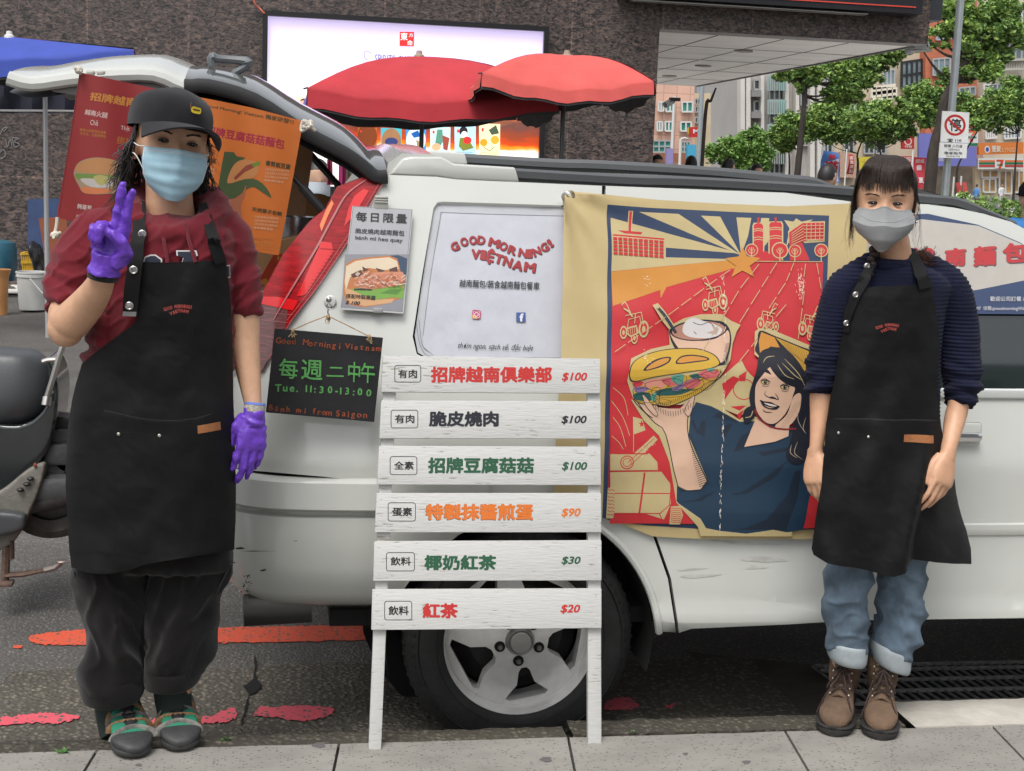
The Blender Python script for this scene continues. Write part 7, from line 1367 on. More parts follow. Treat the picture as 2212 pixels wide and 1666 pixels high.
# hair: waves under the cap
rng=random.Random(21);sp=[]
def lock(a0,z0,L_,out,r,wav,ph,back=0):
    P=[];n=9
    for i in range(n+1):
        t=i/n;bx=math.cos(a0)*(.083+out*t ** 1.5);by=math.sin(a0)*(.098+out*.5*t);P.append(hd(bx+wav*math.sin(ph+t*9)*t,by-.004+wav*math.cos(ph+t*8)*t,z0-L_*t))
    return (P,r)
for i in range(330):
    side=rng.random()
    if side < .50:a0=math.pi+rng.uniform(-.12,.95);L_=rng.uniform(.10,.185)
    elif side < .72:a0=-rng.uniform(.0,.8);L_=rng.uniform(.12,.20)
    else:a0=-rng.uniform(.5,2.6);L_=rng.uniform(.12,.20)
    if math.pi-.14 < a0 < math.pi+.05:L_ *= .5
    sp.append(lock(a0,rng.uniform(-.01,.03),L_,rng.uniform(.0,.050),rng.uniform(.0018,.0036),rng.uniform(.003,.012),rng.uniform(0,6.3)))
for i in range(26):sp.append(lock(rng.uniform(-.15,.12),.02,rng.uniform(.02,.09),rng.uniform(.01,.035),.0009,rng.uniform(.004,.010),rng.uniform(0,6)))
strands(A_,sp,M_hair,'hair',6,.7)
# blue mask
def mask_surf(c,X,Yv,Z,s,u,v,kind):
    z=lerp(-.014,-.128,v)+.022*u*u*v*v;wdt=np.interp(v,(0,.25,.6,.85,1),(.069,.072,.066,.054,.040));fr=np.interp(v,(0,.2,.5,.8,1),(.101,.112,.112,.108,.096));x=u*wdt;y=fr-.047*abs(u) ** 2.1+(.008*math.exp(-(u/.16) ** 2)*(1-v) if v < .6 else 0)
    if kind == 'pleat':y += .0022*math.sin(v*math.pi*7)*(1-abs(u) ** 4)*(.25 < v < .85) ;z +=-.004*abs(u)+.006*(1-abs(u))*(1-v)*0
    return np.array(c)+s*(x*X+y*Yv+z*Z)
M_mb=mat('mask_blue',(.30,.47,.56),.8,var=.06,vs_=25,bump=.15,bs=500);M_mw=mat('mask_white',(.58,.60,.60),.8)
g=MB();nu,nv=30,30;G=[[mask_surf(hc0,X,Yv,Z,S_,u,v,'pleat') for u in np.linspace(-1,1,nu)] for v in np.linspace(0,1,nv)];g.grid(G);mk=obj('face_mask',evaluated(g,[('SOLIDIFY',dict(thickness=.0016,offset=0))]),M_mb,A_,smooth=50)
g=MB()
for v in (.045,.075):g.tube([mask_surf(hc0,X,Yv,Z,S_,u,v,'pleat')+Yv*.0012 for u in np.linspace(-.97,.97,24)],.0008,5)
for u in (-.97,.97):g.tube([mask_surf(hc0,X,Yv,Z,S_,u,v,'pleat')+Yv*.0012 for v in np.linspace(.02,.98,12)],.0022,6,flat_=.5)
obj('mask_edge',g,M_mw,mk)
g=MB()
for k in (-1,1):
    for v,dz in ((.03,.004),(.93,-.045)):g.tube([mask_surf(hc0,X,Yv,Z,S_,k*.97,v,'x'),hd(k*.079,.035,-.020+dz*.5),hd(k*.086,-.012,-.012+dz*.55)],.0014,6,k=4)
obj('ear_loop',g,M_mw,mk)
g=MB();g.ell(hd(-.083,.0,-.048),(.004,.004,.004),8,6);obj('earring',g,mat('silver',(.7,.7,.72),.2,1),A_)
# gloved hands
pi=math.pi;w1=onY(226,573,3.425);axh=onY(252,420,3.40)-w1
thumb=[(.012,.026,-.010),(.045,.046,-.022),(.075,.028,-.034),(.086,.0,-.034)]
h1=hand_mesh(w1,axh,RIGHT,FWD*1.0+RIGHT*.05,[(.06,.05,.05),(.02,.03,.04),(1.5,1.6,.9),(1.45,1.55,.9)],1.04,.05,thumb,1.36)
cu=MB();cu.tube([w1-axh/np.linalg.norm(axh)*q for q in (-.03,-.005,.012,.022)],[.035,.034,.037,.040],22)
wr=lambda p,n:.0016*nz(p,55)+.0018*math.sin(nz(p,16)*14)
g1=obj('glove',displace(fuse(merge(h1,cu),.0026,3,.4),wr),M_glove,A_,smooth=80,fix=False)
g=MB();bd=axh/np.linalg.norm(axh);g.tube([w1-bd*q for q in (.008,.020,.034)],[.0355,.036,.0355],22);obj('wrist_band',g,cloth('band_black',(.010,.010,.010),.5,500),A_)
w2=onY(549,893,3.615);ax2=onY(533,1042,3.585)-w2
h2=hand_mesh(w2,ax2,-RIGHT*.80-FWD*.45,RIGHT*.62-FWD*.78,[(.42,.30,.2),(.30,.28,.2),(.30,.30,.2),(.35,.35,.25)],1.0,.03,[(.010,.022,-.004),(.040,.040,-.016),(.066,.044,-.026),(.088,.040,-.030)],1.14)
cu=MB();bd=ax2/np.linalg.norm(ax2);cu.tube([w2+bd*q for q in (-.012,.0,.02,.035)],[.0275,.0285,.027,.026],22)
obj('glove',displace(fuse(merge(h2,cu),.0026,3,.4),wr),M_glove,A_,smooth=80,fix=False)
g=MB();g.tube([w2+bd*q for q in (-.022,-.016,-.004)],[.0265,.0285,.0275],22);k1=obj('knit_cuff',g,cloth('knit_cream',(.46,.42,.36),.8,300,.3,90),A_);g=MB();g.tube([w2+bd*q for q in (-.028,-.022)],[.026,.0278],22);obj('cuff_rim',g,mat('rim_blue',(.12,.18,.5),.8),k1)
# sandals
def foot_frame(toe,heel):u=heel-toe;L_=np.linalg.norm(u);u=-u/L_;v=np.cross(u,UP);return heel,u,v,L_
def shoe_rings(heel,u,v,L_,prof,n=28,z0=0):
    rg=[]
    for t,hw,top,bot,sh in prof:c=heel+u*(t*L_)+v*sh;a_=np.arange(n)/n*2*math.pi;rg.append([c+v*hw*np.sign(math.cos(q))*abs(math.cos(q)) ** .75+UP*(z0+(lerp(bot,top,.5)+(top-bot)/2*np.sign(math.sin(q))*abs(math.sin(q)) ** .75)) for q in a_])
    return catmull(np.array(rg).reshape(len(rg),-1),3).reshape(-1,n,3)
M_rub=mat('sandal_rubber',(.035,.035,.036),.6,var=.3,vs_=20,bump=.15,bs=120);M_web=[mat('webbing_%d' % i,c,.8,bump=.5,bs=500,var=.5,vs_=40) for i,c in enumerate(((.13,.12,.115),(.30,.17,.08),(.22,.21,.19)))];M_lin=mat('lining_green',(.014,.18,.105),.8,var=.1);M_blk=mat('sandal_black',(.012,.012,.013),.8,bump=.3,bs=300)
def sandal(toe,heel,sd):
    toe,heel=np.array(toe),np.array(heel);H_,u,v,L_=foot_frame(toe,heel);P=lambda t,b,h:H_+u*(t*L_)+v*b+UP*h
    so=MB();so.loft(shoe_rings(H_,u,v,L_,[(.0,.022,.030,.004,0),(.05,.033,.034,.0,0),(.3,.036,.034,.0,0),(.55,.043,.032,.0,.003*sd),(.75,.053,.030,.0,.005*sd),(.9,.046,.030,.002,.004*sd),(.98,.026,.028,.006,.003*sd),(1.0,.010,.024,.010,.002*sd)]));o=obj('sandal',so,M_rub,A_,smooth=60)
    tc_=MB();tc_.loft(shoe_rings(H_,u,v,L_,[(.75,.054,.050,.022,.005*sd),(.80,.0545,.052,.022,.005*sd),(.86,.051,.051,.020,.005*sd),(.92,.043,.047,.018,.004*sd),(.985,.024,.038,.016,.003*sd),(1.005,.008,.030,.020,.002*sd)]));obj('toe_cap',tc_,M_rub,o,smooth=70)
    li=MB();li.loft(shoe_rings(H_,u,v,L_,[(.14,.030,.075,.03,0),(.2,.033,.085,.03,0),(.3,.036,.088,.03,0),(.5,.041,.074,.03,.002*sd),(.68,.048,.060,.03,.004*sd),(.80,.047,.05,.03,.004*sd)]));obj('lining',li,M_lin,o,smooth=70)
    for i,(t0,t1,hw,top,m) in enumerate(((.66,.60,.051,.060,1),(.56,.52,.047,.069,0),(.44,.42,.043,.081,1),(.30,.31,.040,.094,0),(.73,.79,.0525,.0545,2))):
        st=MB();st.tube([P(lerp(t0,t1,abs(math.cos(q))),(hw+.002)*math.cos(q),.030+(top-.028)*max(0,math.sin(q)) ** .8) for q in np.linspace(.02,math.pi-.02,16)],.0105,8,flat_=.22,up=u);obj('strap',st,M_web[m],o)
    tg=MB();tg.loft([[P(t,b,h) for b,h in ((-.016,top-.006),(-.010,top+.003),(0,top+.006),(.010,top+.003),(.016,top-.006))] for t,top in ((.72,.058),(.6,.064),(.48,.076),(.36,.092),(.26,.108))],closed=False);tg2=evaluated(tg,[('SOLIDIFY',dict(thickness=.006,offset=0))]);obj('tongue',tg2,M_blk,o,smooth=70)
    lc=MB()
    for i in range(5):t=.66-i*.09;h=.064+i*.0095;lc.tube([P(t,-.018,h),P(t-.03,0,h+.010),P(t-.06,.018,h+.010)],.0022,6,k=3);lc.tube([P(t,.018,h),P(t-.03,0,h+.011),P(t-.06,-.018,h+.010)],.0022,6,k=3)
    lc.tube([P(.34,.0,.105),P(.40,.016,.106),P(.5,.014,.090),P(.42,.002,.102)],.0022,6,k=4);obj('lace',lc,M_blk,o)
    hl=MB();hl.loft(shoe_rings(H_,u,v,L_,[(-.01,.02,.10,.02,0),(.03,.033,.112,.02,0),(.10,.037,.11,.025,0),(.18,.038,.09,.028,0)]));obj('heel_counter',hl,M_blk,o,smooth=70);return o
sandal(onZ(298,1642,0),onZ(298,1642,0)+V3(-.085,.30,0),1);sandal(onZ(388,1628,0),onZ(388,1628,0)+V3(-.035,.30,0),-1)
g=MB()
for x,y0 in ((243,1520),(370,1490)):g.tube([onY(x,y0-60,YL_+.02),onY(x+4,y0+20,YL_+.03),onY(x+12,y0+70,YL_+.0)],[.055,.05,.046],14,k=3)
obj('sock',g,mat('sock_dark',(.012,.022,.018),.9),A_)
# ================================================================ right person
B_=thing('person',onZ(1855,1570,0),'woman in a ribbed navy sweater, grey mask and black apron standing by the van','person','vendors posing in black aprons')
YW_=3.70;X,Yv,Z=axes(-.24,.0,-.02);S_=1.04;hc0=onY(1911,440,3.62)-Yv*.073*S_;hd=lambda a,b,c:hc0+S_*(a*X+b*Yv+c*Z)
hm=head_mesh(hc0,X,Yv,Z,S_);neck=MB();neck.tube([onY(1931,600,3.71),onY(1931,560,3.705),onY(1926,520,3.70),hd(.008,-.02,-.06)],[.062,.050,.047,.052],24,k=4)
arms=MB()
for P in ([(1815,640,26,3.70),(1784,770,27,3.70),(1774,850,25,3.69),(1771,895,22,3.68),(1764,955,15.5,3.66),(1760,985,14.5,3.655)],[(2055,640,28,3.70),(2070,780,28,3.69),(2070,865,23,3.655),(2062,905,23,3.64),(2050,960,17.5,3.595),(2045,992,17,3.585)]):
    q=limb(P);arms.tube(q[0],q[1],22,k=4)
tor=MB();tor.loft(rows([(575,1880,1985,.05),(600,1840,2020,.07),(700,1830,2015,.09),(850,1830,2010,.09),(1000,1830,2000,.08),(1130,1830,1980,.07)],YW_,28))
for xx,x1 in ((1830,1814),(1945,1898)):tor.tube([onY(xx,1060,YW_),onY(xx-4,1330,YW_),onY(x1+4,1470,YW_+.06)],[.055,.045,.030],16,k=4)
wA=onY(1760,978,3.657);aA=onY(1762,1080,3.615)-wA;hA=hand_mesh(wA,aA,RIGHT*.72-FWD*.68,-RIGHT*.70-FWD*.72,[(.55,.5,.35),(.5,.5,.35),(.5,.5,.35),(.5,.5,.3)],.92,.02)
wB=onY(2046,982,3.585);aB=onY(2022,1100,3.535)-wB;hB=hand_mesh(wB,aB,-RIGHT*.86-FWD*.5,RIGHT*.45-FWD*.88,[(.32,.30,.2),(.36,.34,.2),(.42,.36,.2),(.5,.4,.2)],.95,.05,[(.010,.022,-.006),(.040,.040,-.010),(.072,.046,-.014),(.100,.044,-.016)])
obj('body',fuse(merge(hm,neck,arms,tor,hA,hB),.0036,3,.4),M_skin2,B_,smooth=80,fix=False)
for k in (-1,1):eye_parts(B_,hc0,X,Yv,Z,S_,k,.92,.2);brow(B_,hc0,X,Yv,Z,S_,k,M_hairb,.001,.8)
sw_=MB();sw_.loft(rows([(560,1886,1976,.062,3.71),(572,1872,1992,.075,3.71),(586,1838,2026,.078),(612,1808,2052,.086),(660,1808,2040,.096),(760,1810,2028,.102),(880,1808,2026,.104),(960,1806,2026,.104)],YW_,44,2.3))
sw_.tube([onY(1892,574,3.72),onY(1850,594,3.71),onY(1812,616,3.70)],[.045,.042,.040],18,k=4);sw_.tube([onY(1974,572,3.72),onY(2020,590,3.71),onY(2056,612,3.70)],[.048,.046,.044],18,k=4)
q=limb([(1850,606,34,3.70),(1822,620,38,3.70),(1800,690,39,3.70),(1786,770,41,3.695),(1777,812,38,3.69),(1774,838,33,3.685),(1774,852,29,3.685)]);sw_.tube(q[0],q[1],26,k=5)
q=limb([(2010,606,38,3.70),(2046,622,44,3.70),(2066,700,46,3.70),(2072,780,44,3.69),(2078,826,42,3.672),(2074,856,36,3.662),(2070,873,33,3.655)]);sw_.tube(q[0],q[1],26,k=5)
def knit_fold(p,n):
    x,y=px_of(p);d=.004*nz(p,9)
    if x < 1822 or x > 2040:t=sstep(690,830,y);d += .014*nz((x*.012,(y+x*.35*(1 if x < 1900 else-1))*.05,2),1)*t+.005*math.sin(y*.16+3*nz(p,8))*sstep(790,830,y)
    return d+.0016*math.sin(p[2]*2*math.pi/.0112+1.2*nz(p,5))
obj('sweater',displace(fuse(sw_,.0036,14),knit_fold),M_knit,B_,smooth=80,fix=False)
g=MB();cl_=[onY(x,y,Y) for x,y,Y in ((1884,556,3.70),(1900,572,3.655),(1931,577,3.645),(1962,572,3.655),(1978,556,3.70),(1966,548,3.755),(1931,545,3.77),(1896,548,3.755))];g.tube(catmull(np.array(cl_),6,True).tolist()+[cl_[0]],.0115,12,flat_=1.5,up=(0,0,1));obj('collar',displace(evaluated(g,[('SUBSURF',dict(levels=1))]),lambda p,n:.001*math.sin(math.atan2(p[1]-3.70,p[0]-1.66)*95)),M_knit,B_,smooth=80)
# jeans
jn=MB();jn.loft(rows([(900,1825,2015,.095),(1000,1812,2012,.10),(1120,1800,2004,.10),(1200,1790,2002,.095)],YW_+.01,40))
jn.loft(rows([(1150,1786,1900,.085),(1214,1787,1886,.082),(1271,1782,1874,.076),(1300,1777,1872,.076),(1358,1781,1871,.073),(1420,1787,1869,.070)],YW_,34,2.2));jn.loft(rows([(1150,1890,2006,.088),(1214,1898,2000,.084),(1271,1898,1994,.080),(1310,1896,1991,.078),(1358,1889,1986,.075),(1400,1884,1974,.072),(1432,1880,1964,.070)],YW_+.005,34,2.2))
def jean_fold(p,n):
    x,y=px_of(p);s=1 if x > 1890 else 0;d=.004*nz(p,9)+.0025*nz(p,25);xc=1830 if not s else 1945
    d += .006*max(0,1-4*abs(nz((x*.02,(y-x*.5)*.02,1),1))) ** 2;d += .005*math.exp(-((y-(1298 if not s else 1318)-(x-xc)*(.05 if not s else .30))/9) ** 2)+.006*math.exp(-((y-(1392 if not s else 1400)+(x-xc)*.25)/11) ** 2)+.005*math.sin((y-x*(.9 if s else-.6))*.09+2*nz(p,6));return d
obj('jeans',displace(fuse(jn,.0052,4),jean_fold),M_den,B_,smooth=80,fix=False)
for R0,Yo in (([(1402,1785,1869,.072),(1408,1783,1870,.078),(1425,1784,1870,.078),(1440,1786,1868,.076),(1446,1791,1864,.070),(1436,1796,1860,.066)],0),([(1412,1877,1964,.074),(1420,1876,1964,.080),(1436,1876,1963,.080),(1454,1880,1960,.076),(1458,1886,1955,.07),(1446,1892,1950,.066)],.005)):
    g=MB();rg=rows(R0,YW_+Yo,36,2.2,3,0,1);g.loft([r+np.array([0,0,1])*((r[:,:1]-r[:,0].mean())*(-.10 if Yo == 0 else-.32)) for r in rg],cap=(False,False));obj('jean_cuff',displace(g.mesh('c'),lambda p,n:.002*nz(p,20)),M_cuff,B_,smooth=80)
a=Art(lambda x,y,l=0:onY(x,y,YW_-np.interp(y,(1210,1300,1420),(.084,.078,.074))-.004-l),lift=.001)
# apron
ENV_W=[(560,1931,70,.075),(600,1929,110,.095),(640,1930,118,.108),(720,1926,122,.116),(800,1920,126,.120),(900,1912,138,.124),(1000,1905,150,.13),(1100,1910,168,.138),(1200,1922,186,.142),(1250,1922,186,.142)];EW=envelope(ENV_W,YW_)
apW=[(1861,622),(1900,619),(1950,617),(2008,614),(2016,660),(2024,713),(2024,770),(2021,820),(2024,880),(2030,930),(2044,990),(2062,1040),(2074,1095),(2089,1145),(2099,1189),(2100,1222),(2060,1221),(2008,1215),(1975,1213),(1962,1215),(1947,1229),(1921,1237),(1864,1229),(1820,1222),(1783,1212),(1756,1196),(1752,1183),(1757,1150),(1764,1100),(1774,1044),(1777,987),(1783,914),(1794,850),(1806,790),(1816,730),(1838,670),(1852,640)]
def foldW(x,y):
    d=.006*nz((x,y,0),.013)+.0035*nz((x,y*.7,7),.035)+.0015*nz((x,y,9),.09)+.007
    xe=np.interp(y,(880,960,1060,1160,1240),(2040,2012,1990,1966,1958));t=sstep(900,1100,y);d += t*(.040*sstep(xe+6,xe-16,x)*math.exp(-((x-xe)/60) ** 2)-.022*sstep(xe,xe+14,x)*sstep(2010,1990,xe))
    d += .006*sstep(700,900,y)*math.sin((x+y*.38)*.045+1.5*nz((x,y,0),.006))+.008*sstep(950,1220,y)*math.sin(x*.05+1.2) ;return d
apw=sheet('apron',apW,EW,M_apron,B_,foldW,8);awf=lambda x,y,l=0:EW(x,y,0)-FWD*(foldW(x,y)+.002+l)
a=Art(awf,step=8,lift=.0006);seam(a,[(1856,652),(1930,656),(2012,650)]);seam(a,[(1798,905),(1850,906),(1908,907),(2022,909)],2.6);seam(a,[(1798,903),(1850,904),(1908,905),(2022,907)],.9,ST);seam(a,[(1808,935),(1850,938),(1880,939)],1.4);seam(a,[(1808,936),(1806,990),(1840,1021),(1879,1001),(1880,940)],.8);seam(a,[(1786,1020),(1800,1040),(1860,1046),(1960,1060),(1985,1050)],.9);seam(a,[(1910,908),(1908,960),(1906,1048)],.7);seam(a,[(1758,1186),(1830,1212),(1920,1226),(1946,1220)],.7);seam(a,[(1822,640),(1820,800),(1822,900)],.6)
a.poly([(1951,938),(2013,939),(2013,956),(1950,954)],MATS['leather_tag']);logo(a,1885,1936,704,3.0,6);a.obj('apron_print',apw)
g=MB()
for x,y in ((1809,934),(1874,943)):g.ell(awf(x,y,.002),(.004,.002,.004),10,8)
obj('rivet',g,MATS['rivet_nickel'],apw)
def strapW(x,y,l=0):
    if y < 600:t=max(0,min(1,(y-540)/60));return onY(x,y,lerp(3.72,3.605,t ** .7)-l)
    return EW(x,y,l+.004)
s1=ribbon('strap',[(1893,545),(1884,566),(1868,596),(1848,630),(1838,648)],(16,18,19,20,18),strapW,M_apron,apw,.016);ribbon('strap',[(1844,640),(1832,668),(1826,690),(1824,717)],(20,18,15,14),strapW,M_apron,s1,.014);ribbon('strap',[(1970,545),(1984,580),(1992,610),(1995,622)],(17,26,28,29),strapW,M_apron,apw,.014)
g=MB()
for x,y in ((1872,575),(1843,635),(1823,696)):g.lathe([(.0085,.002),(.0082,-.001),(.006,-.0025),(.0045,-.0012),(0,-.0018)],strapW(x,y,.021),(0,1,0),20)
obj('snap',g,MATS['snap_steel'],s1)
# hair
g=MB();t=np.arange(56)/56*2*math.pi;rg=[]
for z,sc_,cut in ((.121,.06,1),(.119,.25,1),(.113,.46,1),(.100,.72,1),(.082,.92,1),(.06,1.02,1),(.03,1.05,1),(.0,1.04,1),(-.03,1.0,1),(-.055,.9,1),(-.075,.74,1)):
    row=[]
    for q in t:
        st,ct=math.sin(q),math.cos(q);ff=(.076 if z < .115 else .086) if st > 0 else .104;xx=.0795*sc_*ct;yy=ff*sc_*st
        if z < .055 and st >-.12:k=sstep(.055,.02,z) if False else 1;yy=min(yy,.012 if abs(ct) > .9 else .012);
        row.append(hd(xx*(1+.012*nz((q*6,z*30,0),1)),yy,z))
    rg.append(row)
g.loft(rg,cap=(True,True));cap2=obj('hair',g,M_hairb,B_,smooth=80);rng=random.Random(4);sp=[]
FC=[q+rng.uniform(-.05,.05) for q in np.linspace(-1,1,14)]
for i in range(380):      # fringe and side locks fall from a centre parting
    u=rng.choice(FC)+rng.gauss(0,.024);x0=u*.030;x1=u*.068+rng.uniform(-.008,.008);end=.027+.024*rng.random() ** 1.6-.004*math.cos(u*7)+(.004 if abs(u) > .75 else 0);y1=.0945-8.2*x1*x1
    sp.append(([hd(x0*.7,.004,.1255),hd(lerp(x0,x1,.35),.050,.117),hd(lerp(x0,x1,.7),.082,.096),hd(x1*.92,.0935-7*x1*x1,.066),hd(x1,y1,end)],rng.uniform(.0007,.0016)))
for i in range(200):      # sides
    k=rng.choice((-1,1));f=rng.random();L_=-.03-.10*rng.random() ** 1.2 if k < 0 else-.01-.08*rng.random() ** 1.6;y0=rng.uniform(-.02,.050) if k < 0 else rng.uniform(-.075,-.02)
    sp.append(([hd(k*.025,.02,.119),hd(k*.066,y0*.8,.085),hd(k*.0815,y0,.03),hd(k*(.083+rng.uniform(-.002,.003)),y0*(.9 if k < 0 else .5)+(.012 if k < 0 else-.02),lerp(.03,L_,.5)),hd(k*(.076+rng.uniform(-.008,.012)),y0*.8+(.010 if k < 0 else-.03),L_)],rng.uniform(.0008,.0016)))
for i in range(320):      # crown and back
    q=rng.uniform(0,6.283);sp.append(([hd(.004*math.cos(q),.004,.124),hd(.05*math.cos(q),.055*math.sin(q),.108),hd(.079*math.cos(q),.094*math.sin(q)-.004,.06),hd(.083*math.cos(q),.100*math.sin(q)-.01 if math.sin(q) < .2 else .03,.02)],rng.uniform(.0012,.0022)))
for i in range(26):k=rng.choice((-1,1));sp.append(([hd(k*.07,.02,.06),hd(k*(.084+rng.uniform(0,.006)),.03,.0),hd(k*(.080+rng.uniform(-.01,.02)),.035,-.06-rng.random()*.03),hd(k*(.082+rng.uniform(-.01,.03)),.03,-.10-rng.random()*.06)],.0005))
strands(cap2,sp,M_hairb,'hair_strands',4,.6)
g=MB();rng=random.Random(9);sp=[]
for i in range(60):       # loose brown curl on the far shoulder
    a0=rng.uniform(0,6.28);b0=onY(1985+rng.uniform(-6,10),545+rng.uniform(-6,10),3.68);P=[b0]
    for j in range(6):a0 += rng.uniform(.5,1.1);P.append(P[-1]+RIGHT*(.008*math.cos(a0)+.005)+UP*(.009*math.sin(a0)-.003)-FWD*.002)
    sp.append((P,.0009))
strands(cap2,sp,mat('hair_curl_brown',(.085,.030,.016),.4,var=.4,vs_=50),'loose_curl',4,.7);br=MB()
for j in range(7):c_=onY(1890-j*2.2,528+j*11,3.655-.004*j);br.ell(c_+RIGHT*.004*(-1) ** j,(.0125-.0006*j,.011,.011),12,8)
obj('braid',br,M_hairb,cap2)
# grey fish-shaped mask
def fish(u,v):
    crease1=.30+.10*abs(u);z=lerp(-.020+.014*math.exp(-(u/.3) ** 2)+.006*abs(u),-.126+.030*abs(u) ** 2,v);w_=np.interp(v,(0,.25,.55,.8,1),(.066,.079,.077,.064,.034));x=u*w_
    f=np.interp(v,(0,.30,.42,.75,1),(.098,.116,.126,.118,.092));y=f-.050*abs(u) ** 1.7-.006*max(0,abs(u)-.8)*5+.007*math.exp(-(u/.14) ** 2)*max(0,1-v*3);return hd(x,y,z)
g=MB();g.grid([[fish(u,v) for u in np.linspace(-1,1,31)] for v in np.linspace(0,1,25)]);M_mg=mat('mask_grey',(.235,.24,.245),.75,var=.05,vs_=30,bump=.1,bs=500);mk=obj('face_mask',evaluated(g,[('SOLIDIFY',dict(thickness=.0016,offset=0))]),M_mg,B_,smooth=35)
g=MB()
for sg in (1,):g.tube([fish(u,.34-.22*abs(u) ** 1.3)+Yv*.0012 for u in np.linspace(-1,1,25)],.0013,6,flat_=.6);g.tube([fish(u,.02)+Yv*.001 for u in np.linspace(-1,1,21)],.0011,5);g.tube([fish(u,.98)+Yv*.001 for u in np.linspace(-1,1,21)],.0010,5)
obj('mask_seam',g,mat('mask_seam',(.28,.285,.29),.7),mk);g=MB()
for k in (-1,1):
    for v,dz in ((.10,.0),(.55,-.04)):g.tube([fish(k*.98,v),hd(k*.080,.030,-.026+dz*.5),hd(k*.087,-.012,-.014+dz*.5)],.0012,6,k=4)
obj('ear_loop',g,mat('loop_pale',(.5,.5,.5),.7),mk)
g=MB();g.lathe([(.006,-.001),(.0072,.0),(.006,.001),(.005,.0),(.006,-.001)],hd(.089,.006,-.012),X,14);g.ell(hd(.086,.004,-.048),(.0035,.0035,.0035),8,6);obj('earring',g,mat('silver',(.7,.7,.72),.2,1),B_)
# boots
M_boot=mat('boot_suede',(.125,.078,.048),.9,var=.38,vs_=11,bump=.35,bs=160,vd=6);M_sole=mat('boot_sole',(.020,.018,.017),.7,bump=.2,bs=100);M_lace=cloth('lace_brown',(.035,.018,.014),.6,600)
def boot(toe,heel,ank,sd):
    toe,heel=np.array(toe),np.array(heel);H_,u,v,L_=foot_frame(toe,heel);P=lambda t,b,h:H_+u*(t*L_)+v*b+UP*h
    so=MB();pr=[(.0,.024),(.05,.033),(.3,.034),(.55,.043),(.75,.051),(.9,.046),(.97,.030),(1.0,.012)];so.loft(shoe_rings(H_,u,v,L_,[(t,w_+.003,.026,.0,0) for t,w_ in pr]));so.loft(shoe_rings(H_,u,v,L_,[(t,w_+.0055,.030,.020,0) for t,w_ in pr]));root=obj('boot',so,M_sole,B_,smooth=45)
    up=MB();up.loft(shoe_rings(H_,u,v,L_,[(.0,.022,.075,.024,0),(.06,.031,.10,.024,0),(.3,.034,.105,.024,0),(.52,.040,.088,.024,0),(.7,.0475,.076,.024,0),(.86,.045,.064,.024,0),(.95,.032,.052,.024,0),(.985,.014,.040,.026,0)]));up.tube([P(.20,0,.06),P(.24,0,.10),P(.25,0,.14),P(.25,0,.185)],[.040,.045,.046,.048],22,k=3);obj('upper',displace(fuse(up,.0045,5),lambda p,n:.0022*nz(p,22)+.0012*nz(p,60)),M_boot,root,smooth=80,fix=False)
    tg=MB();tg.loft([[P(t,b,h) for b,h in ((-.022,top-.010),(-.012,top),(0,top+.004),(.012,top),(.022,top-.010))] for t,top in ((.66,.082),(.56,.094),(.47,.112),(.44,.14),(.43,.17))],closed=False);obj('tongue',evaluated(tg,[('SOLIDIFY',dict(thickness=.005,offset=0))]),M_boot,root,smooth=70)
    lc=MB();L2=[(.62,.088),(.55,.101),(.485,.118),(.455,.138),(.44,.158)]
    for i in range(4):
        for s2 in (-1,1):lc.tube([P(L2[i][0],s2*.022,L2[i][1]),P((L2[i][0]+L2[i+1][0])/2+.025,0,(L2[i][1]+L2[i+1][1])/2+.012),P(L2[i+1][0],-s2*.022,L2[i+1][1])],.0024,6,k=4)
    for s2,dr in ((-1,.9),(1,1.2)):lc.tube([P(.47,0,.150),P(.56,s2*.020,.140),P(.62,s2*.036,.100),P(.54,s2*.022,.118),P(.48,0,.146)],.0024,6,k=5);lc.tube([P(.47,0,.15),P(.60,s2*.012,.125),P(.70,s2*.030*dr,.088),P(.80,s2*.046*dr,.060-.02*(dr > 1))],.0024,6,k=5)
    obj('lace',lc,M_lace,root);ey=MB()
    for t,h in L2:
        for s2 in (-1,1):ey.ell(P(t-.01,s2*.0265,h-.004),(.0034,.0034,.0034),10,6)
    obj('eyelet',ey,MATS['rivet_nickel'],root);return root
boot(onZ(1797,1592,0),onZ(1797,1592,0)+V3(.150,.275,0),None,-1);boot(onZ(1899,1600,0),onZ(1899,1600,0)+V3(.125,.285,0),None,1)
